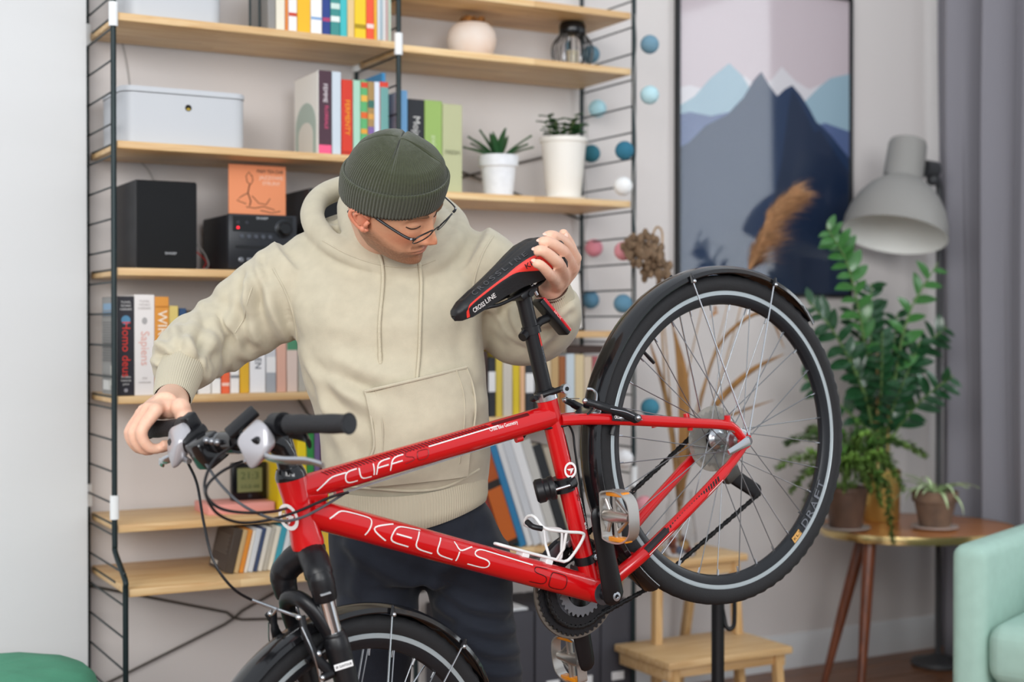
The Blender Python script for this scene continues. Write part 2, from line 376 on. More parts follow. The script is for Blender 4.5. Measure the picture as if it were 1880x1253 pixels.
# fourth shelf of the left bay
G3 = 'books on the fourth shelf of the left bay'; z = 1.028
hd = book(.013, .3, z, .042, .165, .252, '#24232b', 'black paperback with a red vertical title and a globe, first of its row', G3, title=None)
cover_art(hd, .252, .165, '#8b8a87', [('rect', .5, .9, .4, .035, '#7da0bd'), ('rect', .5, .83, .42, .02, '#6d93b4')]+[('rect', .5, .74-.026*i, .42-.05*(i % 3 == 2), .005, '#5f5e5c') for i in range(16)]+[('rect', .2, .2, .12, .1, '#d9d8cc'), ('rect', .62, .1, .2, .05, '#c9c9c5')])
text('spine_title', 'Homo deus', .03, bmat('#d2352c'), hd, fr((.021, -.0009, .118), (0, 0, -1), (1, 0, 0)))
MB().lathe([(0, 0), (.0115, 0), (.0115, .0007), (0, .0008)], 24, (.021, -.0002, .192), axis=(0, -1, 0)).build('spine_globe', bmat('#4f83a3'), hd)
for i, (t, zz) in enumerate((('YUVAL', .237), ('NOAH', .228), ('HARARI', .219), ('Krótka', .048), ('historia', .039), ('jutra', .030))): text('spine_words', t, .0085, bmat('#c9c8c6'), hd, fr((.021, -.0009, zz), (1, 0, 0), (0, 0, 1)))
MB().lathe([(0, 0), (.005, 0), (.005, .0007), (0, .0008)], 16, (.021, -.0002, .014), axis=(0, -1, 0)).build('publisher_mark', bmat('#8b8a90'), hd)
sp = book(.056, .3, z, .051, .165, .257, '#e4dfdc', 'thick white paperback with a faint pink vertical title and thumbprint', G3)
text('spine_title', 'Sapiens', .03, bmat('#e2b0a5'), sp, fr((.0255, -.0009, .12), (0, 0, -1), (1, 0, 0)))
MB().lathe([(0, 0), (.009, 0), (.009, .0007), (0, .0008)], 20, (.0255, -.0002, .19), axis=(0, -1, 0), sx=.75).build('spine_thumbprint', bmat('#a8a5a4'), sp)
for t, zz in (('YUVAL', .24), ('NOAH', .231), ('HARARI', .222), ('Od', .044), ('zwierzat', .034)): text('spine_words', t, .009, bmat('#bfb9b6'), sp, fr((.0255, -.0009, zz), (1, 0, 0), (0, 0, 1)))
wi = book(.108, .3, z, .036, .165, .252, '#d9923d', 'orange paperback with a big white vertical title', G3, bands=((.89, .905, '#b87326'),))
text('spine_title', 'WIRUS', .034, bmat('#f2ead9'), wi, fr((.018, -.0009, .165), (0, 0, -1), (1, 0, 0)))
brow([(.145, .026, .229, '#d8c173', 'straw yellow book', dict(bands=((.5, .56, '#8a7a3a'),))), (.172, .02, .223, '#2e4a6e', 'dark blue book'), (.193, .024, .218, '#5a5246', 'brown grey book'),
 (.222, .035, .2, '#e9e7e4', 'white paperback'), (.258, .025, .2, '#f0efed', 'white book with a black mark', dict(bands=((.2, .23, '#55585c'),))), (.284, .023, .2, '#ec6a44', 'orange paperback', dict(bands=((.1, .14, '#f6cdbd'),))),
 (.308, .025, .2, '#efece9', 'white book with a grey mark', dict(bands=((.2, .24, '#8d8f92'),))), (.334, .026, .21, '#dfae31', 'mustard yellow book'), (.361, .044, .215, '#eaeaec', 'wide white book with vertical title', dict(title='LAUREN', tc='#4c525e', tsize=.024)),
 (.406, .028, .19, '#c8c9cd', 'pale grey book', dict(bands=((.0, .28, '#a2a6ac'), (.28, .5, '#e7e6e5')))), (.435, .028, .2, '#d9aa97', 'peach pink book'), (.464, .031, .205, '#d9c4b9', 'beige pink book', dict(bands=((.55, .8, '#4f8a68'),))), (.496, .024, .195, '#b0aca2', 'stone grey book')],
 z, .16, G3, 'fourth left shelf', n=.295, first='orange paperback')
# right bay, books behind the seat post
G4 = 'books on the right bay shelf behind the seat post'; z = .943
lab = 'behind the seat post'
brow([(1.053, .018, .19, '#3c2620', 'dark brown book'), (1.072, .024, .172, '#27292e', 'first black book with white label', dict(bands=((.42, .76, '#eeedec'),))), (1.097, .022, .2, '#d8bf4c', 'dull yellow book'), (1.12, .032, .197, '#d2cabd', 'wide ivory book'),
 (1.153, .023, .176, '#e0c426', 'vivid yellow book'), (1.177, .017, .178, '#e8b78c', 'peach book'), (1.195, .03, .168, '#2a2c30', 'second black book with white label', dict(bands=((.4, .74, '#eeedec'),))), (1.226, .034, .16, '#3a3630', 'charcoal book'),
 (1.261, .021, .162, '#d8c3a2', 'cream and black book', dict(bands=((.0, .3, '#3a3a3a'),))), (1.283, .026, .175, '#c2a06e', 'tan book'), (1.31, .023, .173, '#9b5a2c', 'rust brown book'), (1.334, .03, .18, '#c9d4da', 'pale blue grey book'),
 (1.365, .031, .178, '#d9c49a', 'cream gold book'), (1.397, .028, .172, '#d0bda5', 'light beige book'), (1.426, .02, .172, '#a4565a', 'faded maroon book'), (1.447, .025, .17, '#d3a98f', 'dusty pink book'), (1.473, .03, .17, '#8c7a63', 'brown grey hardback')], z, .16, G4, lab)
b_ = book(0, 0, 0, .022, .15, .18, '#3a241a', 'dark brown book lying flat on the upright books behind the seat post', G4)
b_.location = WP(1.34, .29, .943+.181); b_.rotation_euler = (Matrix.Rotation(TH, 3, 'Z') @ Matrix.Rotation(PI/2, 3, 'Y')).to_euler(); b_.location.z += .022
b_ = book(0, 0, 0, .016, .14, .11, '#6e2f22', 'red brown notebook lying flat on the yellow books behind the hoodie', G4)
b_.location = WP(1.075, .285, .943+.2015); b_.rotation_euler = (Matrix.Rotation(TH, 3, 'Z') @ Matrix.Rotation(PI/2, 3, 'Y')).to_euler(); b_.location.z += .016
# fifth shelf of the left bay, low: brightly coloured books behind the stem
G5 = 'bright books behind the handlebar stem'; z = .704
brow([(.452, .022, .2, '#e3c51e', 'yellow paperback behind the head tube'), (.506, .027, .215, '#ecd21c', 'tall lemon yellow book'), (.534, .021, .213, '#2f8a44', 'grass green book'), (.556, .017, .213, '#6d5a86', 'violet book'), (.574, .018, .21, '#5e2c2a', 'oxblood book'), (.593, .03, .212, '#e6cf1f', 'second lemon yellow book'), (.625, .03, .21, '#2c6a8a', 'petrol blue book')], z, .15, G5, 'behind the stem', n=.26)
# sixth shelf: thin books leaning to the left
G6 = 'slim books leaning on the lowest left shelf'; z = .56
lean = [(.022, 0.117, '#453b33', 'dark brown album with printed cover'), (.012, 0.114, '#c2a577', 'tan booklet'), (.012, 0.114, '#d88a35', 'orange booklet'), (.008, 0.111, '#e3dfd6', 'off white booklet'), (.014, 0.114, '#cfd3d8', 'silver white booklet'), (.01, 0.116, '#3b4a6b', 'slate blue booklet'), (.012, 0.117, '#d8d4ca', 'chalk white booklet'),
        (.012, 0.114, '#b7b2a6', 'putty grey booklet'), (.012, 0.117, '#e2dccb', 'ivory booklet'), (.016, 0.119, '#3f9db0', 'teal booklet'), (.014, 0.117, '#d9dcde', 'frost white booklet'), (.02, 0.117, '#b9c3c0', 'sea grey booklet')]
s = .278; prev = None
for w, h, c, wd in lean:
    # leaning top to the right: feet slide left along the board
    bk = book(s, .34, z, w, .14, h, c, wd+' leaning on the lowest left shelf'+(', right of the '+prev.split(' with')[0] if prev else ''), G6, lean=.24)
    prev = wd; s += w/math.cos(.24)+.0012
    if c == '#453b33':
        cover_art(bk, h, .14, '#40362f', [('rect', .5, .8-.05*i, .38-.06*(i % 2), .008, '#6f655c') for i in range(9)]+[('rect', .72, .13, .16, .05, '#cfc8bd')])
# lean only rests well when something stops it: a bookend of two tall albums
book(.50, .34, z, .03, .16, .115, '#b0394e', 'raspberry red album standing right of the leaning booklets', G6)
book(.531, .34, z, .04, .16, .118, '#d8b43a', 'ochre album right of the raspberry red one', G6)
# right bay, tall albums leaning to the left behind the seat tube
G7 = 'tall albums leaning behind the seat tube'; z = .56
s = 1.085; prev = None
for w, h, c, wd, ex in [(.03, .31, '#8c3328', 'brick red album', {}), (.05, .325, '#2a211d', 'black and orange box album', dict(bands=((.05, .55, '#c9641f'), (.62, .95, '#b5551c')))), (.022, .325, '#2f7fae', 'blue album', {}),
        (.018, .33, '#e4e3e2', 'white album', {}), (.026, .33, '#d3d5d8', 'light grey album', {}), (.03, .335, '#eeedec', 'wide white album', {}), (.03, .325, '#c9c6bf', 'warm grey album', {}), (.03, .31, '#26282b', 'black strap bound album', {}), (.03, .3, '#b9ad98', 'sand album', {}), (.03, .29, '#46413c', 'umber album', {})]:
    bk = book(s, .31, z, w, .26, h, c, wd+' leaning behind the seat tube'+(', right of the '+prev if prev else ', leftmost of its row'), G7, lean=-.33, **ex)
    prev = wd; s += w/math.cos(.33)+.0015
# ------------------------------------------------------------------ things on the shelves
def on(s, n, z): return WP(s, n, z)
def storage_box(s, n, z, w, d, h, label, hole):
    t = thing('storage_box', label, 'box', on(s, n, z), TH, 'light grey lidded storage boxes')
    m = mat('grey_box', '#c3c6ca', .55, bump=.05, bscale=300)
    def ring(r, zz, e=0):
        P = []
        for cx, cy, a0 in ((w-r+e, r-e, -PI/2), (w-r+e, d-r+e, 0), (r-e, d-r+e, PI/2), (r-e, r-e, PI)):
            for i in range(7): a = a0+PI/2*i/6; P.append((cx+r*math.cos(a), cy+r*math.sin(a), zz))
        return P
    b = MB(); rs = [ring(.035, 0), ring(.035, h-.016)]; b.sheet([r+[r[0]] for r in rs]); b.add(rs[0], [tuple(range(28))[::-1]]); b.add(rs[1], [tuple(range(28))])
    b.build('box_body', m, t)
    b = MB(); rs = [ring(.035, h-.014, .002), ring(.035, h-.003, .002), ring(.033, h, 0)]; b.sheet([r+[r[0]] for r in rs]); b.add(rs[0], [tuple(range(28))[::-1]]); b.add(rs[-1], [tuple(range(28))])
    b.build('lid', m, t)
    if hole:
        o = MB().lathe([(0, .0), (.0085, .0), (.0085, .0012), (0, .0013)], 24, (w*.52, .0002, h-.048), axis=(0, -1, 0)).build('finger_hole', mat('dark_hole', '#14140f', .9), t)
        o = MB().lathe([(0, 0), (.0085, 0), (.0085, .0012), (0, .0013)], 24, (w*.52, -.0006, h-.0515), axis=(0, -1, 0), sx=.6, sy=.35).build('hole_brass_edge', mat('brass_yellow', '#b59a28', .5), t)
        h_ = MB()
        for x in (.3, .7): h_.tube(spline([(w*x-.03, d*.5, h), (w*x-.01, d*.5, h+.006), (w*x+.015, d*.5, h+.006), (w*x+.035, d*.5, h)], 4), .004, 6, flat=(.5, 1.6))
        h_.build('leather_loop', mat('dark_leather', '#3a3633', .7), t)
    return t
storage_box(.03, .285, 1.671, .327, .235, .147, 'light grey lidded box with a finger hole, on the second shelf', True)
storage_box(.045, .28, 1.992, .25, .22, .18, 'light grey box cut by the top of the photo, on the top shelf', False)
t = thing('bookend', 'black wire arch bookend at the left end of the top shelf books', 'bookend', on(.378, .25, 1.992), TH)
MB().tube([(0, 0, 0)]+[(0+.0, 0, .10)]+[(.013-.013*math.cos(a), 0, .13+.02*math.sin(a)) for a in [PI*i/8 for i in range(9)]]+[(.026, 0, .1), (.026, 0, 0)], .003, 8).build('arch', steel, t)
MB().rbox(-.002, .03, -.01, .09, 0, .002, .0005, 1).build('foot', steel, t)
# loudspeakers and stereo
blk = mat('black_vinyl', '#232326', .5, bump=.08, bscale=400); grille = mat('speaker_cloth', '#0c0e11', .85, bump=.15, bscale=900); blk_g = mat('black_gloss', '#0e0f11', .2)
silver_print = mat('silver_print', '#c9cbce', .35, .5)
def speaker(s, label):
    t = thing('loudspeaker', label, 'speaker', on(s, .285, 1.352), TH, 'black bookshelf loudspeakers')
    MB().rbox(0, .16, .012, .225, 0, .228, .004).build('cabinet', blk, t)
    MB().rbox(.002, .158, 0, .0115, .002, .226, .005).build('grille', grille, t)
    text('badge', 'SHARP', .009, silver_print, t, fr((.088, -.0006, .04), (1, 0, 0), (0, 0, 1)), .03)
speaker(.065, 'black loudspeaker at the left end of the third shelf'); speaker(.535, 'black loudspeaker half hidden behind the hood')
t = thing('stereo_receiver', 'compact black stereo with knob and buttons under the orange card', 'stereo', on(.306, .285, 1.352), TH)
MB().rbox(0, .19, .014, .23, .004, .148, .004).build('cabinet', blk, t)
MB().rbox(.0, .19, 0, .0135, .004, .15, .004).build('front_panel', mat('stereo_front', '#1d2026', .35), t)
MB().rbox(.012, .178, -.0012, .001, .103, .144, .001, 1).build('display_window', blk_g, t)
text('badge', 'SHARP', .009, silver_print, t, fr((.092, -.002, .139), (1, 0, 0), (0, 0, 1)), .032)
k = MB().lathe([(.024, 0), (.024, .004), (.017, .005), (.0165, .016), (.014, .0185), (0, .0188)], 32, (.153, -.001, .113), axis=(0, -1, 0)).build('volume_knob', blk_g, t)
MB().lathe([(.0245, 0), (.0245, .002), (.0232, .0025), (.0232, 0)], 32, (.153, -.001, .113), axis=(0, -1, 0)).build('knob_ring', mat('steel_ring', '#6c7078', .3, .8), k)
for i in range(5):
    MB().lathe([(.0058, 0), (.0058, .003), (.0048, .0042), (0, .0044)], 16, (.036+.0195*i, -.0004, .09), axis=(0, -1, 0)).build('button', mat('button_grey', '#4a4f58', .35), t)
MB().lathe([(.0036, 0), (.0036, .001), (0, .0012)], 12, (.026, -.0014, .113), axis=(0, -1, 0)).build('standby_light', mat('red_led', '#ff2030', .4, emit=('#ff2030', 1.6)), t)
for i, x in enumerate((.026, .05)): MB().lathe([(.0042, 0), (.0042, .0015), (0, .0018)], 12, (x, -.0012, .127), axis=(0, -1, 0)).build('small_key', mat('key_dark', '#2c2e36', .4), t)
MB().box(.02, .17, -.0006, .002, .058, .066).build('disc_slot', blk_g, t)
MB().lathe([(.007, 0), (.007, .002), (.0045, .0025), (.0045, .0005)], 16, (.034, -.0002, .028), axis=(0, -1, 0)).build('headphone_socket', mat('socket_metal', '#8b8d92', .3, .9), t)
MB().rbox(.05, .066, -.001, .001, .026, .034, .0008, 1).build('usb_socket', mat('socket_metal'), t)
fo = MB()
for x in (.012, .178):
    for y in (.03, .2): fo.lathe([(.008, 0), (.008, .0045)], 12, (x, y, 0))
fo.build('foot', blk_g, t)
# orange record card on the stereo
t = thing('record_card', 'orange cover with a line drawn figure standing on the stereo', 'card', on(.331, .21, 1.502), TH)
MB().rbox(0, .161, 0, .004, 0, .139, .0008, 1).build('sleeve', mat('orange_card', '#ee9668', .6), t)
ink = mat('dark_ink', '#5c3b2c', .7)
dr = MB()
def stroke(P, r=.0013): dr.tube([(x*.161, -.0003, z*.139) for x, z in P], r, 5, flat=(1, .4))
stroke([(.4, .78), (.35, .86), (.3, .78), (.32, .66), (.38, .62), (.42, .7), (.4, .8)]); stroke([(.36, .62), (.33, .45), (.38, .3), (.36, .2)], .002)
stroke([(.33, .45), (.22, .38), (.14, .3), (.3, .24)]); stroke([(.4, .4), (.52, .26), (.65, .24), (.72, .36)]); stroke([(.3, .18), (.45, .16), (.6, .2), (.8, .14)]); stroke([(.55, .12), (.75, .08), (.9, .12)])
dr.build('line_drawing', ink, t)
for s_, x, z_, w_, c in (('MAM TEN DAR', .72, .88, .075, '#3a2b24'), ('JAZZOWE', .74, .76, .068, '#f3d6c2'), ('STRUNY', .74, .65, .05, '#f3d6c2')):
    text('title', s_, .014, bmat(c), t, fr((x*.161, -.0006, z_*.139), (1, 0, 0), (0, 0, 1)), w_)
t = thing('speaker_cable', 'thin red and grey cable between speaker and stereo', 'cable', on(.25, .1, 1.352), TH)
cb = MB(); cb.tube(spline([(-.005, .05, .09), (.02, .0, .06), (.045, -.02, .03), (.03, -.05, .01), (.05, -.03, .006), (.06, .02, .03)], 6), .0022, 6); cb.build('red_core', mat('red_cable', '#d2433f', .5), t)
cb = MB(); cb.tube(spline([(-.005, .05, .1), (.03, -.01, .07), (.05, -.03, .02), (.02, -.06, .004)], 6), .002, 6); cb.build('grey_core', mat('grey_cable', '#b9b3ae', .5), t)
t = thing('wall_cable', 'thin pale cable hanging on the wall behind the grey boxes', 'cable', on(.075, .004, 1.5), TH)
MB().tube(spline([(-.02, 0, .75), (-.012, 0, .6), (.03, 0, .45), (.05, 0, .3), (.055, -.01, .18), (.1, -.01, .12), (.14, -.01, .0), (.15, -.03, -.14)], 8), .0018, 6).build('cable', mat('pale_cable', '#a9a6a2', .6), t)

# pots, lantern, frame
wp = mat('white_glaze', '#e4e6ea', .35, noise=.05, nscale=60); cream = mat('cream_glaze', '#eeeae2', .4); soil = mat('soil', '#3b2d22', .95, noise=.4, nscale=90, bump=.6, bscale=120)
leaf_d = mat('leaf_dark', '#2f5a34', .35, noise=.35, nscale=25); leaf_m = mat('leaf_mid', '#3d6b3c', .4, noise=.3, nscale=25)
def leafblade(b, p0, d, up, L_, w, fold=.25, droop=.3, n=7, th=.0016, tip=1.0):
    """pointed leaf: a folded blade with thickness, curving down along its length"""
    d = Vector(d).normalized(); side = d.cross(Vector(up)).normalized(); u = side.cross(d).normalized(); p = Vector(p0); rows = []; ang = 0
    for i in range(n+1):
        t = i/n; ww = w*(math.sin(PI*min(1, (t*.86+.14)))**.8 if t < 1 else 0)*(1 if tip else 1)
        if i == n: ww = w*.02
        rows.append([p-side*ww+u*ww*fold, p-u*th*.5+u*0, p+side*ww+u*ww*fold, p+u*th])
        if i < n:
            q = Quaternion(side, -droop/n); d = q @ d; u = q @ u; p = p+d*(L_/n)
    b.sheet(rows, closed=True); m = 4
    o = len(b.v)-len(rows)*m; b.f.append([o, o+3, o+2, o+1]); b.mi.append(0); b.sm.append(True); b.f.append([len(b.v)-4+k for k in range(4)]); b.mi.append(0); b.sm.append(True)
t = thing('round_pot', 'round blush and white pot holding a brown dried head, top right shelf', 'pot', on(1.085, .17, 1.986), TH)
MB().lathe([(0, 0), (.05, 0), (.053, .004), (.05, .008), (.062, .024), (.071, .046), (.074, .066), (.07, .088), (.06, .104), (.05, .112), (.044, .11), (.04, .1), (0, .096)], 40).build('pot_body', mat('blush_clay', '#e6d0c0', .6, noise=1, nscale=9, col2='#e9dfd6', bump=.2, bscale=60), t)
dh = MB()
for i in range(46):
    a = random.uniform(0, 2*PI); r = .034*math.sqrt(random.random()); dh.sphere((r*math.cos(a), r*math.sin(a), .105+random.uniform(0, .024)), random.uniform(.006, .012), 8, 6)
dh.build('dried_head', mat('dried_brown', '#96632f', .9, noise=.4, nscale=60), t)
t = thing('wire_lantern', 'black wire cage lantern on the top right shelf', 'lantern', on(1.415, .2, 1.986), TH)
prof = [(.03, .0), (.045, .006), (.06, .03), (.0645, .055), (.06, .08), (.047, .1), (.036, .112)]
for i in range(26):
    a = 2*PI*i/26; MB().tube(spline([(r*math.cos(a), r*math.sin(a), z_) for r, z_ in prof], 3), .0013, 5).build('cage_wire', blk_g, t)
MB().lathe([(0, 0), (.045, 0), (.046, .006), (0, .007)], 32).build('base_plate', blk_g, t)
MB().lathe([(.038, .108), (.041, .113), (.041, .136), (.036, .145), (.03, .147), (0, .147)], 32).build('cap', blk_g, t)
MB().lathe([(.0, .01), (.026, .01), (.028, .04), (.026, .08), (.02, .1), (.012, .106)], 24).build('glass_cup', mat('clear_glass', '#ffffff', .02, trans=1.), t)
MB().lathe([(.013, .012), (.013, .06), (0, .061)], 16).build('candle', mat('wax', '#eee3c6', .5), t)
# aloe like succulent
t = thing('aloe_pot', 'spiky green succulent in the smaller white pot', 'potted plant', on(1.158, .2, 1.585), TH, 'potted succulents')
MB().lathe([(0, 0), (.046, 0), (.047, .004), (.044, .008), (.052, .09), (.059, .093), (.061, .125), (.056, .127), (.053, .118), (0, .112)], 40).build('pot', wp, t)
MB().lathe([(.053, .113), (.03, .117), (0, .118)], 20).build('soil', soil, t)
for i, (a, el, L_) in enumerate([(3.3, .35, .125), (3.05, .75, .11), (.1, .5, .13), (-.3, .8, .12), (1.4, 1.25, .1), (4.5, 1.1, .1), (5.3, .55, .1), (2.2, .7, .1), (.75, .9, .12), (3.9, .9, .1), (4.9, 1.4, .095), (2.8, 1.2, .1)]):
    b = MB(); leafblade(b, (.008*math.cos(a), .008*math.sin(a), .115), (math.cos(a)*math.cos(el), math.sin(a)*math.cos(el), math.sin(el)), (0, 0, 1), L_, .0115, .4, .25, 8, .004); b.build('leaf', leaf_d, t)
t = thing('jade_pot', 'bushy small leaved succulent in the larger cream pot', 'potted plant', on(1.39, .19, 1.585), TH, 'potted succulents')
MB().lathe([(0, 0), (.06, 0), (.064, .004), (.066, .014), (.058, .015), (.0, .015)], 40).build('saucer', cream, t)
MB().lathe([(0, .012), (.052, .012), (.054, .02), (.069, .178), (.074, .18), (.074, .194), (.069, .195), (.066, .182), (0, .178)], 40).build('pot', cream, t)
MB().lathe([(.066, .179), (.03, .184), (0, .185)], 20).build('soil', soil, t)
for i in range(11):
    a = i*2.4; lean_ = random.uniform(.3, 1.); H = random.uniform(.04, .085)
    tip = Vector((math.cos(a)*lean_*.06, math.sin(a)*lean_*.06, .18+H)); st = MB(); b0 = Vector((math.cos(a)*.02, math.sin(a)*.02, .178)); st.tube([b0, (b0+tip)/2+Vector((0, 0, .006)), tip], [.003, .0025, .0018], 6); sm_ = st.build('stem', mat('stem_green', '#5d6a3c', .6), t)
    for k in range(8):
        b = MB(); aa = a+k*2.1; p = b0.lerp(tip, .35+.65*(k//2)/3.); leafblade(b, p, (math.cos(aa), math.sin(aa), .35), (0, 0, 1), random.uniform(.024, .036), .0105, .15, .3, 5, .003); b.build('leaf', leaf_m if k % 2 else leaf_d, sm_)
t = thing('picture_frame', 'small white picture in a thin black frame leaning behind the seat post', 'picture', on(1.36, .12, 1.191), TH)
t.rotation_euler = (Matrix.Rotation(TH, 3, 'Z') @ Matrix.Rotation(-.1, 3, 'X')).to_euler()
MB().box(.008, .142, .002, .008, .008, .182).build('print', mat('paper_white', '#eeeae6', .7), t)
fb = MB()
for x0, x1, z0, z1 in ((0, .15, 0, .008), (0, .15, .182, .19), (0, .008, .008, .182), (.142, .15, .008, .182)): fb.rbox(x0, x1, -.003, .01, z0, z1, .001, 1)
fb.build('frame', blk_g, t)
# pink box with the weather clock
t = thing('pink_book', 'thick salmon pink book lying under the black weather clock', 'book', on(.262, .25, .704), TH, 'bright books behind the handlebar stem')
MB().rbox(0, .183, 0, .13, 0, .027, .002).build('cover', mat('salmon', '#e3998f', .5), t); MB().box(.004, .181, .004, .1302, .003, .024).build('pages', paper, t)
t = thing('weather_clock', 'black square weather clock standing on the salmon pink book', 'clock', on(.345, .19, .7312), TH)
MB().rbox(0, .1, 0, .022, 0, .103, .004).build('case', blk_g, t)
MB().rbox(.015, .085, -.0012, .001, .022, .088, .001, 1).build('screen', mat('lcd', '#7c8055', .35), t)
lcd = mat('lcd_ink', '#4e5b36', .5)
text('digits', '21:3', .027, lcd, t, fr((.05, -.0016, .066), (1, 0, 0), (0, 0, 1)), .05); text('digits', '23.0 48', .014, lcd, t, fr((.05, -.0016, .037), (1, 0, 0), (0, 0, 1)), .052)
MB().lathe([(.005, 0), (.005, .001), (0, .0012)], 16, (.05, -.0002, .012), axis=(0, -1, 0)).build('mark', mat('key_dark'), t)
# magazine files below the lowest right shelf
fm = mat('graphite_card', '#45444a', .7, bump=.1, bscale=200)
for i, s in enumerate((.992, 1.106, 1.221, 1.336, 1.449)):
    t = thing('magazine_file', ('graphite magazine file, leftmost of the row below the right bay', 'graphite magazine file with a pale rim at its top, second of the row', 'graphite magazine file behind the lower pedal, third of the row', 'graphite magazine file right of the lower pedal, fourth of the row', 'graphite magazine file at the right end of the row by the stool')[i], 'magazine file', on(s, .315, 0), TH, 'graphite magazine files under the right bay')
    MB().rbox(0, .108, 0, .27, 0, .372, .002).build('case', fm, t)
    l = MB().rbox(.036, .08, -.0015, .001, .135, .16, .0006, 1).build('label_holder', mat('label_white', '#e9e9e9', .5), t)
    if i == 1: MB().rbox(.003, .1, .02, .26, 0.3725, .379, .001).build('paper_edge', mat('label_white'), t)
# cotton ball string lights hanging on the right ladder
t = thing('string_lights', 'string of pastel cotton ball lights on the right ladder of the shelving', 'string lights', on(1.56, .32, 1.2), TH)
balls = [(1.604, 2.06, '#6f93a6', .34), (1.604, 1.907, '#b9dbe2', .34), (1.513, 1.733, '#2f6f88', .34), (1.508, 1.626, '#efefee', .34), (1.51, 1.431, '#e2979f', .34), (1.508, 1.273, '#5f8aa2', .34), (1.607, .958, '#3f7f94', .34), (1.512, .806, '#efeeee', .34), (1.585, .662, '#e39aa2', .34),
         (1.56, 2.07, '#5f8598', .075), (1.585, 1.90, '#a9d2dc', .075), (1.562, 1.755, '#2f6f80', .075), (1.572, 1.455, '#cf8390', .075), (1.578, 1.29, '#557f98', .045)]
cord = []
for s, z_, c, n_ in balls:
    MB().sphere((s-1.56, -(n_-.32), z_-1.2), .0285, 20, 14).build('cotton_ball', mat('cotton_'+c[1:], c, .85, bump=.5, bscale=70), t)
f_ = [(0+.006*math.sin(i*1.7), -.03 if False else -.006, .95-i*.083) for i in range(20)]
MB().tube(spline(f_, 4), .0018, 5).build('cord', mat('pale_cable'), t)
MB().tube(spline([(0.006*math.sin(i*2.1), .275, .95-i*.083) for i in range(12)], 4), .0018, 5).build('cord', mat('pale_cable'), t)

# ------------------------------------------------------------------ the bicycle, held nose down by its saddle
# bike axes: x forward, y to the rider's left (towards us), z up, origin at the rear axle
RB = Matrix(((-0.6942352, 0.5598274, -0.4523614), (-0.4800652, -0.8284373, -0.2884945), (-0.5362601, 0.0168799, 0.8438840)))
BK = thing('bicycle', 'red cross bicycle with black mudguards, lifted by its saddle', 'bicycle', (.447, 2.998, .965))
BK.rotation_euler = RB.to_euler()
red = mat('red_paint', '#c70c12', .22, coat=.6, noise=.06, nscale=6); redd = mat('dark_red_print', '#7c1014', .35)
bk_m = mat('bike_black', '#111114', .38); bk_gloss = mat('mudguard_black', '#141416', .16, coat=.4); rub = mat('tyre_rubber', '#1e1e20', .72, bump=.15, bscale=300)
alu = mat('aluminium', '#c9ccd0', .25, .95); alu_d = mat('worn_aluminium', '#8d8f93', .35, .9); chrome = mat('chrome', '#e6e8ea', .08, 1.); white_p = mat('white_print', '#efe9e6', .4); black_p = mat('black_print', '#1c0d10', .3)
rim_m = mat('rim_track', '#b9c3c6', .35, .55); grip_m = mat('grip_rubber', '#232325', .6, bump=.4, bscale=260); white_m = mat('white_enamel', '#e9e9e8', .3)
V = Vector
HBk = V((.8916, 0, .3982)); HD = V((-.3087, 0, .9512)); FW = V((.9512, 0, .3087)); HT = HBk+HD*.123
SM = Matrix.Translation(HBk) @ Matrix.Rotation(math.radians(11.5), 4, HD) @ Matrix.Translation(-HBk)
def steer(o): o.matrix_basis = SM @ o.matrix_basis; return o
BB = V((.4485, 0, -.0514)); ST = V((.3327, 0, .3311)); SC_ = V((.3464, 0, .296))
TT0 = V((.842, 0, .487)); DT0 = V((.8516, 0, .438)); DB = V((.4455, 0, -.0488)); SD = (ST-BB).normalized()
TR, DR_, SR_ = .0222, .0262, .0185
fr_ = MB()
fr_.lathe([(.0285, .0), (.029, .008), (.0262, .03), (.0245, .06), (.0245, .09), (.0262, .112), (.0268, .123)], 32, HBk, axis=HD)
fr_.tube([TT0+(TT0-SC_).normalized()*.012, TT0.lerp(SC_, .5), SC_], TR, 40)
fr_.tube([DT0+(DT0-DB).normalized()*.014, DT0.lerp(DB, .5), DB], DR_, 40)
fr_.tube([BB, BB+SD*.3, ST+SD*.006], [SR_, SR_, SR_+.0005], 24)
fr_.tube([ST-SD*.05, ST-SD*.04, ST+SD*.006], [SR_, SR_+.002, SR_+.002], 24)
fr_.cyl(BB+V((0, -.036, 0)), BB+V((0, .036, 0)), .0215, seg=32)
fr_.tube([HT.lerp(HBk, .28)-FW*.01, TT0.lerp(DT0, .5)-FW*.03+HD*.0], [.02, .012], 16)     # gusset between the tubes
for sg in (1, -1):
    fr_.tube(spline([(.335, .012*sg, .279), (.29, .026*sg, .252), (.22, .044*sg, .203), (.11, .058*sg, .121), (.035, .061*sg, .065), (.012, .062*sg, .042), (.004, .063*sg, .015), (0, .063*sg, 0)], 6), [.0115]*18+[.0105]*12+[.0095]*13, 14)
    fr_.tube(spline([(.43, .022*sg, -.05), (.385, .036*sg, -.044), (.33, .046*sg, -.041), (.2, .058*sg, -.031), (.08, .062*sg, -.021), (.02, .063*sg, -.01), (0, .063*sg, -.002)], 6), [.014]*13+[.0115]*12+[.0095]*12, 14)
    fr_.lathe([(.0, -.0035), (.017, -.0035), (.017, .0035), (0, .0035)], 20, (0, .063*sg, 0), axis=(0, 1, 0))
    fr_.tube([(.021, .062*sg, .052), (.012, .064*sg, .072)], [.008, .0065], 12)           # eyelet
    fr_.tube([(.205, .046*sg, .195), (.215, .057*sg, .207)], [.0085, .007], 12)            # brake boss
    fr_.tube([(.1, .058*sg, .112), (.105, .056*sg, .1)], [.007, .006], 10)
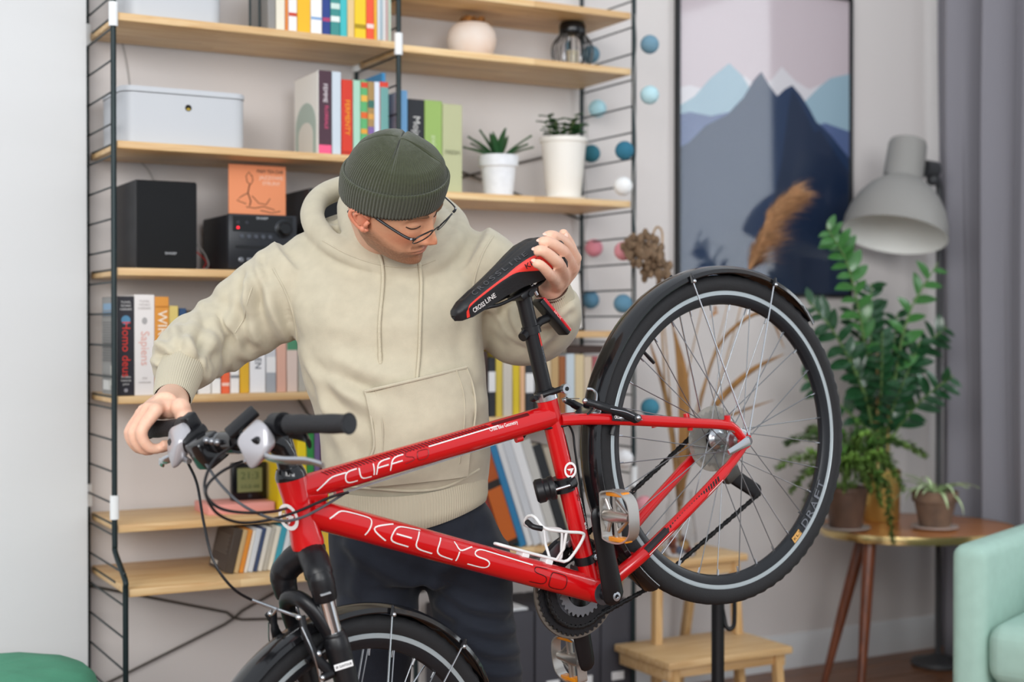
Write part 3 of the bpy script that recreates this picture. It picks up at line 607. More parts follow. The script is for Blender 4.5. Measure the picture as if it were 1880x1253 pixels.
fr_.tube([(.206, -.045, .192), (.206, .045, .192)], .007, 12); fr_.tube([(.345, -.04, -.041), (.345, .04, -.041)], .008, 12)
frame = fr_.build('frame', red, BK); frame['label'] = 'glossy red frame with white and black lettering'
# cable stops welded under the top tube
cs = MB()
for x in (.785, .42):
    p = TT0.lerp(SC_, (TT0.x-x)/(TT0.x-SC_.x)); nrm = V((.36, 0, -.93)); d = (TT0-SC_).normalized()
    cs.tube([p+nrm*(TR+.003)-d*.007, p+nrm*(TR+.003)+d*.007], .0065, 12)
cs.tube([(.36, .0, .19), (.356, 0, .178)], .006, 10)
cs.build('cable_stop', red, frame)
def on_tube(A, Bp, r, x, z, lift=.0009):
    """point on the near side of a tube, straight above the mid-plane point (x, z)"""
    A = V(A); d = (V(Bp)-A).normalized(); q = V((x, 0, z)); w = q-A; w = w-d*w.dot(d); k = min(w.length/r, .97)
    y = r*math.sqrt(1-k*k); n_ = (w+V((0, y, 0))).normalized(); return q+V((0, y, 0))+n_*lift, n_
def snap(A, Bp, r, q, lift=.0009):
    A = V(A); d = (V(Bp)-A).normalized(); w = q-A; n_ = (w-d*w.dot(d)).normalized(); return A+d*w.dot(d)+n_*(r+lift), n_
def letter(name, strokes, A, Bp, r, w, m, cl=(), smooth=()):
    b = MB()
    for k, P in strokes.items():
        pts = [V(q) for q in P]
        if k in cl: pts = pts+[pts[0]]
        out = []                                       # round the corners, then sample finely
        for i in range(len(pts)-1):
            a, c = pts[i], pts[i+1]; nseg = max(2, int((c-a).length/.006)); out += [a.lerp(c, j/nseg) for j in range(nseg)]
        out.append(pts[-1])
        for _ in range(2): out = [out[0]]+[(out[i-1]+out[i]*2+out[i+1])/4 for i in range(1, len(out)-1)]+[out[-1]]
        rows = []
        for i in range(len(out)):
            t = (out[min(i+1, len(out)-1)]-out[max(i-1, 0)]).normalized(); p, n_ = snap(A, Bp, r, out[i]); sd = n_.cross(t).normalized()
            rows.append([p+sd*w, p+n_*.0003, p-sd*w])
        b.sheet(rows)
    return b.build(name, m, frame)
DL = {'kflour': [(0.8425, 0.0261, 0.4234), (0.8156, 0.0204, 0.4204), (0.7963, 0.0196, 0.3989), (0.7757, 0.0198, 0.3739), (0.7773, 0.0231, 0.3682), (0.7905, 0.0261, 0.3604), (0.8014, 0.0225, 0.357)], 'K': [(0.7447, 0.0195, 0.3372), (0.7733, 0.0251, 0.3557), (0.7852, 0.0262, 0.3597), (0.7814, 0.0254, 0.3436), (0.7736, 0.0225, 0.3235)], 'E': [(0.7053, 0.0173, 0.2933), (0.7356, 0.0199, 0.3256), (0.7469, 0.0235, 0.3306), (0.7655, 0.0251, 0.3232), (0.7643, 0.0229, 0.3136), (0.7427, 0.0224, 0.2864)], 'Ebar': [(0.7512, 0.0261, 0.3217), (0.7305, 0.0261, 0.2965)], 'L1': [(0.7097, 0.0202, 0.294), (0.7317, 0.0249, 0.2816), (0.7289, 0.0226, 0.2703), (0.71, 0.022, 0.246)], 'L2': [(0.6798, 0.0204, 0.2576), (0.7018, 0.025, 0.2461), (0.6996, 0.0223, 0.2343), (0.6812, 0.0212, 0.2098)], 'Y1': [(0.6605, 0.0205, 0.2343), (0.6635, 0.0262, 0.2147), (0.6352, 0.021, 0.203)], 'Y2': [(0.6635, 0.0262, 0.2147), (0.6766, 0.0209, 0.2035)], 'S': [(0.546, 0.0227, 0.092), (0.6242, 0.0209, 0.19), (0.6381, 0.0248, 0.1951), (0.6409, 0.0262, 0.1871), (0.6231, 0.0262, 0.1646), (0.6213, 0.0259, 0.1555), (0.6292, 0.0227, 0.1511), (0.6385, 0.021, 0.158), (0.6598, 0.0211, 0.1837)]}
D5 = {'5': [(0.5236, 0.0229, 0.0646), (0.5439, 0.0233, 0.0878), (0.553, 0.0262, 0.0822), (0.5345, 0.0262, 0.0567), (0.5362, 0.0253, 0.0492), (0.5445, 0.0206, 0.0446), (0.5674, 0.0195, 0.0701)], '0': [(0.516, 0.0241, 0.0517), (0.4971, 0.0238, 0.0303), (0.4966, 0.0252, 0.0234), (0.5099, 0.023, 0.0086), (0.5166, 0.0193, 0.0088), (0.535, 0.0183, 0.0293), (0.5379, 0.0212, 0.0379), (0.5246, 0.0258, 0.0535)]}
letter('white_lettering', DL, DT0, DB, DR_, .0013, white_p); letter('black_lettering', D5, DT0, DB, DR_, .0008, black_p, cl=('0',))
TL = {'cflour': [(0.8343, 0.0211, 0.4766), (0.7981, 0.0204, 0.4795), (0.7714, 0.0204, 0.4691)], 'C': [(0.7505, 0.0198, 0.4625), (0.7684, 0.02, 0.469), (0.7757, 0.0216, 0.467), (0.7812, 0.0217, 0.4586), (0.7772, 0.0196, 0.4509), (0.7599, 0.0197, 0.4444)], 'L': [(0.7462, 0.0198, 0.4609), (0.7532, 0.022, 0.4498), (0.7508, 0.0198, 0.4411), (0.7337, 0.0198, 0.4344)], 'I': [(0.7188, 0.0195, 0.4509), (0.7285, 0.0204, 0.434)], 'F1': [(0.724, 0.0201, 0.4314), (0.715, 0.0213, 0.4447), (0.7047, 0.0191, 0.4462), (0.6864, 0.019, 0.4393)], 'F1b': [(0.7177, 0.0222, 0.4407), (0.6957, 0.0221, 0.4325)], 'F2': [(0.6974, 0.02, 0.4209), (0.6891, 0.0216, 0.4335), (0.6775, 0.019, 0.4358), (0.6602, 0.0191, 0.429)], 'F2b': [(0.6912, 0.0222, 0.4303), (0.6684, 0.0221, 0.4221)], 'line': [(0.6093, 0.0187, 0.4101), (0.4633, 0.0175, 0.3557)]}
T5 = {'5': [(0.6346, 0.0164, 0.4231), (0.6553, 0.0169, 0.4305), (0.6621, 0.0217, 0.4226), (0.6457, 0.0218, 0.416), (0.6456, 0.0222, 0.4098), (0.6523, 0.0217, 0.4091), (0.6667, 0.0217, 0.4143)], '0': [(0.6328, 0.0199, 0.4169), (0.6142, 0.0198, 0.41), (0.6134, 0.0211, 0.4063), (0.6211, 0.0218, 0.3971), (0.6253, 0.0212, 0.3964), (0.6401, 0.0212, 0.4022), (0.6423, 0.0219, 0.4064), (0.6363, 0.0209, 0.4158)]}
letter('white_lettering', TL, TT0, SC_, TR, .0012, white_p); letter('dark_red_lettering', T5, TT0, SC_, TR, .0008, redd, cl=('0',))
# slanted ticks along the upper side of the top tube, then a solid black flash
tk = MB(); d = (SC_-TT0).normalized(); up_ = V((-d.z, 0, d.x)); up_ = -up_ if up_.z < 0 else up_
def tube_pt(A, d, up, r, s, a, lift=.0009): return A+d*s+(up*math.sin(a)+V((0, 1, 0))*math.cos(a))*(r+lift)
for i in range(48):
    s = .038+i*.0073; w_ = .0026+.0014*i/48
    rows = [[tube_pt(TT0, d, up_, TR, s-j*.0016, .62+j*.1), tube_pt(TT0, d, up_, TR, s+w_-j*.0016, .62+j*.1)] for j in range(6)]; tk.sheet(rows)
rows = [[tube_pt(TT0, d, up_, TR, .39+j*.005, .78-.0*j), tube_pt(TT0, d, up_, TR, .39+j*.005, .95), tube_pt(TT0, d, up_, TR, .39+j*.005, 1.12)] for j in range(18)]; tk.sheet(rows)
o = tk.build('slanted_tick_print', mat('tick_print', '#5c0d12', .35), frame); o['kind'] = 'stuff'
ss = MB(); d2 = (V((.035, .061, .065))-V((.22, .044, .203))).normalized(); u2 = V((-d2.z, 0, d2.x)); u2 = -u2 if u2.z < 0 else u2
P0 = V((.22, .044, .203))
for i in range(20): ss.sheet([[tube_pt(P0, d2, u2, .0112, .07+i*.006+j*.0012, .1+j*.16), tube_pt(P0, d2, u2, .0112, .073+i*.006+j*.0012, .1+j*.16)] for j in range(5)])
ss.sheet([[tube_pt(P0, d2, u2, .0117, -.045+j*.008, a) for a in (-.25, .1, .5, .85)] for j in range(9)])
d3 = (V((.08, .062, -.021))-V((.33, .046, -.041))).normalized(); u3 = V((-d3.z, 0, d3.x)); u3 = -u3 if u3.z < 0 else u3; P3 = V((.33, .046, -.041))
for i in range(22): ss.sheet([[tube_pt(P3, d3, u3, .0128, .06+i*.0075+j*.0014, .05+j*.17), tube_pt(P3, d3, u3, .0128, .0642+i*.0075+j*.0014, .05+j*.17)] for j in range(5)])
ss.sheet([[tube_pt(P3, d3, u3, .0139, .0+j*.008, a) for a in (.1, .4, .75, 1.05)] for j in range(9)])
o = ss.build('stay_print', black_p, frame); o['kind'] = 'stuff'
wl = MB(); wl.sheet([[tube_pt(P3, d3, u3, .0132, .0+j*.01, -.32), tube_pt(P3, d3, u3, .0132, .0+j*.01, -.18)] for j in range(24)]); wl.build('white_pinstripe', white_p, frame)
bs = MB(); us = V((-SD.z, 0, SD.x))
bs.sheet([[tube_pt(BB, SD, us, SR_, .05+j*.01, a) for a in (.55, .85, 1.15)] for j in range(14)]); bs.sheet([[tube_pt(BB, SD, us, SR_, .27+j*.01, a) for a in (.65, .9, 1.15)] for j in range(6)])
bs.build('black_flash', black_p, frame)
def wrap_text(s_, size, m, A, d, up, r, s0, a0, width, name='small_lettering'):
    nrm = (V(up)*math.sin(a0)+V((0, 1, 0))*math.cos(a0)); c = V(A)+V(d)*s0+nrm*(r+.0007)
    return text(name, s_, size, m, frame, fr(c, d, nrm.cross(V(d))), width)
wrap_text('Cross Bike Geometry', .011, white_p, TT0, d, up_, TR, .4105, .5, .064)
wrap_text('CROSS BIKE GEOMETRY', .009, white_p, P0, d2, u2, .0117, -.012, .3, .055); wrap_text('CROSS BIKE GEO', .009, white_p, BB, -SD, us, SR_, -.165, .9, .05)
def ring_logo(c, nrm, up, r):
    b = MB(); nrm = V(nrm).normalized(); x = V(up).cross(nrm).normalized(); y = nrm.cross(x)
    A_ = [2*PI*i/28 for i in range(29)]; b.sheet([[V(c)+(x*math.cos(a)+y*math.sin(a))*q+nrm*.0006 for a in A_] for q in (r*.7, r)])
    for pts in (((-.55, .3), (.62, .05), (-.2, -.05)), ((.0, .05), (-.15, -.55), (.6, .02))): b.add([V(c)+x*(px*r)+y*(py*r)+nrm*.0007 for px, py in pts], [(0, 1, 2)])
    return b.build('ring_logo', white_p, frame, fix=False)
q_, n_ = on_tube(BB, ST, SR_, .374, .19, .0012); ring_logo(q_, n_, SD, .0155)
nn = (V((0, 1, 0))*.30+FW*.95).normalized(); ring_logo(HBk+HD*.062+nn*.0268, nn, HD, .024)
# two plain bolts on the seat tube and the printed size mark
wrap_text('50', .012, redd, BB, -SD, us, SR_, -.195, .35, .014); wrap_text('8G', .010, white_p, BB, -SD, us, SR_, -.135, .45, .014)

# --- wheels
spoke_me = MB().cyl((0, 0, 0), (0, 0, 1), .0011, seg=6).build('spoke', alu_d).data; bpy.data.objects.remove(bpy.data.objects['spoke'])
nip_me = None
def wheel(name, front):
    w = empty(name, (0, 0, 0), 0, BK)
    NT = 300; prof = [(.3105, .012), (.316, .0165), (.326, .0192), (.336, .0185), (.3425, .013), (.3455, .006), (.3465, 0)]
    prof = prof+[(r, -y) for r, y in prof[-2::-1]]; rows = []
    for i in range(NT):
        a = 2*PI*i/NT; row = []
        for k, (r, y) in enumerate(prof):
            e = .0022 if (k in (4, 8) and i % 4 < 2) else (.001 if (k in (5, 7) and i % 4 >= 2) else 0); row.append(((r+e)*math.cos(a), y, (r+e)*math.sin(a)))
        rows.append(row)
    b = MB(); b.sheet(rows+[rows[0]]); b.build('tyre', rub, w)
    b = MB(); rp = [(.3195, .0125), (.3195, .0142), (.3125, .0142), (.312, .0136), (.3115, .0142), (.3045, .0138), (.3045, .0128)]
    for sg in (1, -1): b.lathe([(r, y*sg) for r, y in rp], 120, axis=(0, 1, 0), cap=False)
    rim = b.build('rim', rim_m, w, wn=True); rim['label'] = 'pale machined braking track'
    b = MB(); b.lathe([(.3044, .0132), (.296, .0125), (.287, .007), (.2845, 0), (.287, -.007), (.296, -.0125), (.3044, -.0132), (.3075, 0), (.3044, .0132)], 120, axis=(0, 1, 0), cap=False); b.build('rim_well', mat('rim_black', '#191b1f', .35), w)
    b = MB()
    yl, yr = (.034, -.034) if front else (.034, -.022)
    b.lathe([(.006, -.05), (.006, yr-.006), (.022, yr-.004), (.024, yr), (.022, yr+.004), (.014, yr+.008), (.012, 0), (.014, yl-.008), (.022, yl-.004), (.024, yl), (.022, yl+.004), (.010, yl+.007), (.009, .05), (.006, .052)], 32, axis=(0, 1, 0))
    b.build('hub', alu, w)
    for i in range(32):
        a = 2*PI*(i+.5)/32; sg = 1 if i % 2 == 0 else -1; fy = yl if sg > 0 else yr
        a2 = a+(1 if (i//2) % 2 == 0 else -1)*1.25
        p0 = V((.022*math.cos(a2), fy, .022*math.sin(a2))); p1 = V((.2865*math.cos(a), .003*sg, .2865*math.sin(a)))
        o = link('spoke', spoke_me, w); v = p1-p0; o.matrix_basis = Matrix.Translation(p0) @ v.to_track_quat('Z', 'Y').to_matrix().to_4x4() @ Matrix.Diagonal((1, 1, v.length, 1))
    b = MB()
    for i in range(32):
        a = 2*PI*(i+.5)/32; c_ = V((math.cos(a), 0, math.sin(a))); b.cyl(c_*.285, c_*.273, .0022, .0016, 6)
    b.build('spoke_nipple', alu, w)['kind'] = 'stuff'
    av = 1.33 if not front else 1.2; c_ = V((math.cos(av), 0, math.sin(av))); MB().tube([c_*.284, c_*.262, c_*.25], [.0035, .0042, .0036], 8).build('valve', bk_m, w)
    return w
rw = wheel('rear_wheel', False)
rw.rotation_euler = (0, .05, 0)
FA = HBk-HD*.486+FW*.03
fwh = wheel('front_wheel', True); fwh.location = FA; bpy.context.view_layer.update(); steer(fwh)
# rim lettering (lower right of the rear wheel)
def rim_text(s_, size, m, a, r, w_=None, par=rw, up_in=True):
    c = V((r*math.cos(a), .0136, r*math.sin(a))); rad = V((math.cos(a), 0, math.sin(a))); x = V((0, 1, 0)).cross(rad)
    # reads anticlockwise seen from the left side
    o = text('rim_lettering', s_, size, m, par, fr(c, x, V((0, 1, 0)).cross(x)), w_); return o
for i, ch in enumerate('DRAFT'): rim_text(ch, .026, mat('rim_grey_print', '#6d7178', .4), math.radians(-104-i*4.6), .2955, .018)
b = MB(); A_ = [math.radians(-94-i*.8) for i in range(8)]
b.sheet([[V((r*math.cos(a), .0134, r*math.sin(a))) for a in A_] for r in (.288, .303)]); b.build('rim_sticker', mat('sticker_tan', '#d9a65f', .5), rw, fix=False)
for i, ch in enumerate('KLS'): rim_text(ch, .009, bk_m, math.radians(-95.4-i*2.0), .2955, .008)
# cassette and spoke protector on the rear hub
b = MB()
for i, r in enumerate((.058, .05, .043, .037, .031, .026, .022)):
    y = -.034-i*.0044; n_t = int(r*500)
    P = []
    for k in range(n_t*2): a = 2*PI*k/(n_t*2); q = r+(.0025 if k % 2 else -.0025); P.append((q*math.cos(a), q*math.sin(a)))
    b.prism(P, y-.001, y+.001)
b.cyl((0, -.03, 0), (0, -.064, 0), .016, seg=20); b.build('cassette', mat('cassette_steel', '#6f6f70', .35, .9), rw)
b = MB(); b.lathe([(.024, -.0295), (.05, -.0305), (.068, -.031), (.07, -.0325), (.05, -.032), (.024, -.031)], 48, axis=(0, 1, 0), cap=False); b.build('spoke_protector', mat('smoky_plastic', '#c9c6bd', .15, trans=.7), rw)
# --- mudguards
def guard(name, a0, a1, c, tail=0.):
    rows = []; n = 64
    sec = [(.349, .0285), (.351, .0295), (.359, .027), (.3645, .018), (.3668, .007), (.367, 0), (.3668, -.007), (.3645, -.018), (.359, -.027), (.351, -.0295), (.349, -.0285), (.357, -.0255), (.362, -.017), (.3645, 0), (.362, .017), (.357, .0255)]
    for i in range(n+1):
        a = a0+(a1-a0)*i/n; k = 1.
        if tail: k = 1-.55*max(0, (i-n+7)/7)**2
        rows.append([V(c)+V((r*math.cos(a), y*k, r*math.sin(a))) for r, y in sec])
    b = MB(); b.sheet(rows, closed=True); m = len(sec)
    b.add(rows[0], [tuple(range(m))]); b.add(rows[-1], [tuple(range(m))[::-1]])
    return b.build(name, bk_gloss, BK)
g1 = guard('rear_mudguard', math.radians(-22), math.radians(169), (0, 0, 0), 1); g2 = guard('front_mudguard', math.radians(52), math.radians(184), FA, 1)
def strut(par, c, a, drop, sy):
    rad = V((math.cos(a), 0, math.sin(a))); p = V(c)+rad*.35+V((0, .032*sy, 0))
    MB().tube([p+rad*.012, p-rad*.008, V(drop)], .0017, 8).build('strut', alu, par)
    b = MB(); tn = V((0, 1, 0)).cross(rad); b.tube([p+rad*.014+V((0, -.001*sy, 0)), p-rad*.004+V((0, .002*sy, 0))], [.003, .0075], 10, flat=(1, .6)); b.build('strut_clip', bk_m, par)
    MB().sphere(p-rad*.002+V((0, .005*sy, 0)), .0042, 10, 8).build('strut_bolt', alu, par)
for a in (104, 142.5):
    for sy in (1, -1): strut(g1, (0, 0, 0), math.radians(a), (-.012, .068*sy, .006), sy)
for a in (133, 164):
    for sy in (1, -1): strut(g2, FA, math.radians(a), FA+V((-.012, .058*sy, .02)), sy)
MB().rbox(.255, .285, -.03, .03, .245, .257, .002).build('bridge_bracket', alu, g1)
steer(g2)
# --- fork
def leg_pt(t, y, f=.03): return HBk+HD*t+FW*f+V((0, y, 0))
b = MB()
b.lathe([(.027, -.002), (.0285, -.006), (.0285, -.012), (.024, -.022), (.02, -.03)], 24, HBk, axis=HD)
for sg in (1, -1):
    b.tube(spline([leg_pt(-.012, .008*sg, .004), leg_pt(-.024, .032*sg, .016), leg_pt(-.04, .049*sg, .027), leg_pt(-.06, .055*sg, .03)], 5), [.0255]*6+[.0245]*5+[.0225]*5, 18)
    b.tube([leg_pt(-.04, .055*sg), leg_pt(-.05, .055*sg), leg_pt(-.078, .055*sg), leg_pt(-.084, .055*sg)], [.0205, .0222, .0205, .019], 20)
    b.tube([leg_pt(-.03, .055*sg), leg_pt(-.037, .055*sg), leg_pt(-.042, .055*sg)], [.016, .0195, .021], 20)
VN = V((.52, .85, 0)); VN = (VN-HD*VN.dot(HD)).normalized()          # the side of the legs that faces us
crown = steer(b.build('fork_crown', bk_m, BK))
MB().rbox(-.009, .009, -.0007, .0007, -.007, .007, .0005, 1).build('crown_sticker', mat('sticker_silver', '#a9abae', .4), crown).matrix_basis = fr(leg_pt(-.066, .055)+VN*.0224, HD.cross(VN), HD)
for sg in (1, -1): steer(MB().tube([leg_pt(-.06, .055*sg), leg_pt(-.17, .055*sg)], .0142, 20).build('stanchion', chrome, BK))
b = MB()
for sg in (1, -1):
    b.tube([leg_pt(-.146, .055*sg), leg_pt(-.15, .055*sg), leg_pt(-.17, .055*sg), leg_pt(-.3, .057*sg), leg_pt(-.44, .057*sg), leg_pt(-.47, .055*sg)], [.0178, .0205, .0215, .020, .017, .014], 20)
    b.tube([leg_pt(-.455, .055*sg), leg_pt(-.490, .053*sg)], [.014, .012], 14, flat=(1, .6))
    b.tube([leg_pt(-.2, .054*sg, .048), leg_pt(-.2, .055*sg, .03)], [.009, .012], 12)
b.tube(spline([leg_pt(-.165, .05, .032), leg_pt(-.125, .047, .04), leg_pt(-.085, .03, .05), leg_pt(-.075, 0, .052), leg_pt(-.085, -.03, .05), leg_pt(-.125, -.047, .04), leg_pt(-.165, -.05, .032)], 6), .0125, 14, flat=(1, 1.25))
low = steer(b.build('fork_lowers', bk_m, BK))
for sg in (1, -1): steer(MB().lathe([(.0182, 0), (.0185, .004), (.0165, .007), (.0148, .007)], 20, leg_pt(-.147, .055*sg), axis=HD).build('dust_seal', bk_m, BK))
c_ = leg_pt(-.195, .056)+VN*.0222
nrm = VN; M = fr(c_, -nrm.cross(HD), HD)
st_ = MB().rbox(-.016, .016, -.0055, .0055, -.0005, .0003, .0003, 1).build('fork_sticker', mat('label_white'), low); st_.matrix_basis = M
text('fork_lettering', 'SR SUNTOUR', .006, bk_m, low, M @ Matrix.Translation((0, 0, .0008)), .028)
# --- front brake
def vbrake(par_fn, piv, tip, out, lab):
    b = MB(); b.tube(spline([piv, V(piv).lerp(V(tip), .35)+V(out)*.012, V(piv).lerp(V(tip), .75)+V(out)*.008, tip], 5), [.008]*5+[.0068]*6+[.0055]*5, 10, flat=(1.25, .8)); b.cyl(V(piv)-V((0, .0, 0)), V(piv)+V(out)*.018, .0085, .0075, 12)
    a = b.build('brake_arm', bk_m, BK); par_fn(a)
    MB().sphere(V(piv)+V(out)*.019, .0052, 10, 8).build('pivot_bolt', alu, a); MB().sphere(V(tip)+V(out)*.006, .0055, 10, 8).build('tip_bolt', alu, a); return a
idn = lambda o: o
for sg in (1, -1):
    a = vbrake(steer, leg_pt(-.205, .055*sg, .055), leg_pt(-.095, .04*sg, .075), FW*1.0, '')
    pd = leg_pt(-.168, .028*sg, .05); MB().tube([pd+HD*.0+V((0, 0, 0))-V((.025, 0, .0)), pd+V((.03, 0, .0))], .007, 10, flat=(1, .8)).build('brake_pad', bk_m, a)
    MB().sphere(leg_pt(-.165, .05*sg, .068), .0068, 12, 8).build('pad_bolt', alu, a)
    MB().tube(spline([leg_pt(-.11, .047*sg, .085), leg_pt(-.15, .06*sg, .085), leg_pt(-.19, .055*sg, .08), leg_pt(-.215, .045*sg, .075)], 5), .0013, 6).build('return_spring', alu, a)
steer(MB().tube(spline([(0.9988, -.01, 0.3461), (1.002, -.03, 0.335), leg_pt(-.09, -.04, .078)], 5), .0022, 8).build('brake_noodle', alu, BK))
steer(MB().rbox(.995, 1.004, -.052, -.045, .285, .335, .002).build('cable_hook', bk_m, BK))
# --- rear brake
for sg in (1, -1):
    a = vbrake(idn, (.208, .056*sg, .198), (.279, .03*sg, .287), V((.1, .55*sg, .2)), '')
    MB().tube([(.215, .026*sg, .225), (.255, .026*sg, .19)], .008, 10, flat=(1, .8)).build('brake_pad', bk_m, a); MB().sphere((.235, .05*sg, .218), .0075, 12, 8).build('pad_bolt', alu_d, a)
    MB().tube(spline([(.2, .06*sg, .19), (.225, .062*sg, .225), (.25, .055*sg, .25)], 5), .0013, 6).build('return_spring', alu, a)
MB().tube([(.288, .034, .299), (.281, -.04, .292)], .0011, 6).build('brake_wire', alu, BK)
RC = [(0.4003, 0.0, 0.3001), (0.3689, 0.01, 0.2839), (0.328, 0.02, 0.2651), (0.2928, 0.03, 0.2605), (0.2626, 0.03, 0.2655)]
MB().tube(spline([(.42, .004, .299)]+RC, 6), .0024, 8).build('brake_cable', bk_m, BK)
MB().tube(spline([(0.27, .03, 0.264), (0.2626, 0.03, 0.2655), (0.2415, 0.02, 0.2766), (0.2378, 0.01, 0.2855), (.245, .004, .292)], 6), .0028, 8).build('brake_noodle', alu, BK)
MB().tube(spline([(0.3203, 0.0, 0.2717), (0.318, 0.0, 0.2383), (0.338, 0.0, 0.1929), (.4, 0, .04)], 6), .0022, 8).build('shift_cable', bk_m, BK)
for yy in (.004, -.006): MB().tube([(.778, yy, .432), (.425, yy, .304)], .0009, 6).build('bare_cable', alu, BK)
# --- seat post, clamp, saddle
clamp = MB().tube([ST-SD*.004, ST+SD*.012], .0225, 24).build('seat_clamp', alu, BK)
MB().tube([ST+SD*.011, ST+SD*.015], [.0225, .019], 24).build('clamp_lip', bk_m, clamp)
MB().tube([(.345, .012, .345), (.318, .024, .338), (.306, .022, .334)], [.007, .006, .006], 10).build('clamp_ears', bk_m, clamp)
lv = MB().lathe([(.0, -.005), (.0095, -.005), (.0095, .005), (0, .005)], 20, (.306, .034, .334), axis=(0, 1, 0)).build('quick_release_nut', alu, clamp); MB().lathe([(0, 0), (.0042, 0), (.0042, .001), (0, .0012)], 14, (.306, .039, .334), axis=(0, 1, 0)).build('nut_recess', bk_m, clamp)
MB().tube(spline([(.31, .0, .335), (.345, -.016, .338), (.362, .0, .346), (.36, .012, .349)], 5), .0055, 10).build('quick_release_lever', bk_m, clamp)
PT = V((.272, 0, .524)); post = MB().tube([ST-SD*.02, PT-SD*.02, PT], [.0152, .0152, .0165], 24).build('seat_post', bk_m, BK)
pst = MB(); pu = V((-SD.z, 0, SD.x)); pst.sheet([[tube_pt(ST, SD, pu, .0154, .10+j*.007, a) for a in (.35, .65, .95)] for j in range(6)]); pst.build('red_print', mat('saddle_red', '#e0362c', .45), post)
wrap_text('SUNRACE', .006, mat('rim_grey_print'), ST, SD, -pu, .0153, .085, -.55, .035)
sad_m = mat('saddle_vinyl', '#1b1b1d', .48, bump=.12, bscale=250); SX = [.427, .421, .40, .36, .32, .28, .245, .215, .19, .172, .165]
def sprof(x):
    w_ = interp(-x, [-v for v in SX], [.006, .015, .0215, .0245, .03, .0405, .0545, .0665, .0705, .058, .04]); zt = interp(-x, [-v for v in SX], [.577, .585, .592, .5965, .600, .6035, .607, .6085, .605, .594, .585]); zb = interp(-x, [-v for v in SX], [.57, .563, .556, .553, .552, .548, .54, .534, .535, .55, .57])
    return w_, zt, zb
def saddle_pt(x, v, lift=0.):
    """v from -1 (right skirt edge) over 0 (top middle) to 1 (left skirt edge)"""
    w_, zt, zb = sprof(x); s_ = abs(v); a = s_*1.9
    if a < 1.25: t = a/1.25; y = w_*math.sin(t*PI/2)**.95; z_ = zt-(zt-zb)*.42*(1-math.cos(t*PI/2))**1.15
    else: t = (a-1.25)/.65; y = w_*(1-.16*t); z_ = zt-(zt-zb)*(.42+.58*t)
    z_ -= .0035*math.exp(-(y/.006)**2)*(1 if .2 < x < .39 else .2)
    z_ -= .002*math.exp(-((y-w_*.42)/.004)**2)*(1 if .19 < x < .36 else 0)
    return V((x, math.copysign(y+lift*(1 if s_ > .5 else .3), v), z_+lift*(.25 if s_ > .6 else 1)))
xs = np.concatenate([np.linspace(.427, .40, 8), np.linspace(.395, .19, 40), np.linspace(.186, .165, 8)])
b = MB(); rows = [[saddle_pt(x, v) for v in np.linspace(-1, 1, 41)] for x in xs]; b.sheet(rows)
inner = [[p+V((0, -.003 if p.y > 0 else .003, .001 if abs(i-20) > 18 else -.006)) for i, p in enumerate(r)] for r in rows]; b.sheet(inner)
for e in (0, -1): b.sheet([[r[e] for r in rows], [r[e] for r in inner]])
b.sheet([rows[0], [V((.424, p.y*.5, .571)) for p in rows[0]]]); b.sheet([rows[-1], [V((.168, p.y*.9, .572)) for p in rows[-1]]])
sad = b.build('saddle', sad_m, BK)
# moulded red flash along the left flank, spreading at the tail
st_ = MB(); path = [(.408, .97, .05), (.4055, .8, .05), (.401, .66, .045), (.385, .6, .035), (.35, .585, .035), (.31, .58, .035), (.29, .57, .06), (.265, .61, .13), (.245, .65, .17), (.225, .70, .17), (.205, .74, .14)]
pp = spline([(x, v, w_) for x, v, w_ in path], 5); rows = []
for i, q in enumerate(pp):
    t = (pp[min(i+1, len(pp)-1)]-pp[max(i-1, 0)]); tx, tv = t.x, t.y*.06; L_ = math.hypot(tx, tv) or 1; nx, nv = -tv/L_, tx/L_
    rows.append([saddle_pt(max(.166, min(.425, q.x+nx*k*q.z*.06)), min(.995, max(.05, q.y-nv*k*q.z)), .0006) for k in (-1, -.33, .33, 1)])
st_.sheet(rows); st_.build('red_flash', mat('saddle_red'), sad)
def sad_text(s_, size, m, x, v, w_):
    p = saddle_pt(x, v, .0009); dx = (saddle_pt(x-.01, v)-saddle_pt(x+.01, v)).normalized(); dv = (saddle_pt(x, v-.03)-saddle_pt(x, v+.03)).normalized()
    return text('saddle_lettering', s_, size, m, sad, fr(p, dx, dv), w_)
sad_text('CROSS', .013, white_p, .381, .84, .028); sad_text('LINE', .013, white_p, .352, .82, .024); sad_text('KLS', .014, bk_m, .254, .63, .026)
for i, ch in enumerate('CROSSLINE'): sad_text(ch, .016, mat('saddle_grey_print', '#4a4a4c', .6), .372-i*.0152, .34, .0025 if ch == 'I' else .0095)
b = MB()
for sg in (1, -1): b.tube(spline([(.385, .008*sg, .562), (.36, .018*sg, .553), (.33, .021*sg, .543), (.25, .022*sg, .531), (.215, .026*sg, .538), (.19, .03*sg, .56)], 5), .0036, 8)
b.build('saddle_rail', bk_m, sad)
b = MB(); b.rbox(.25, .292, -.026, .026, .523, .537, .004); b.cyl((.271, -.03, .527), (.271, .03, .527), .006, seg=12); b.build('rail_clamp', bk_m, sad)
MB().cyl((.256, .02, .538), (.256, .02, .515), .004, seg=10).build('clamp_bolt', alu, sad)
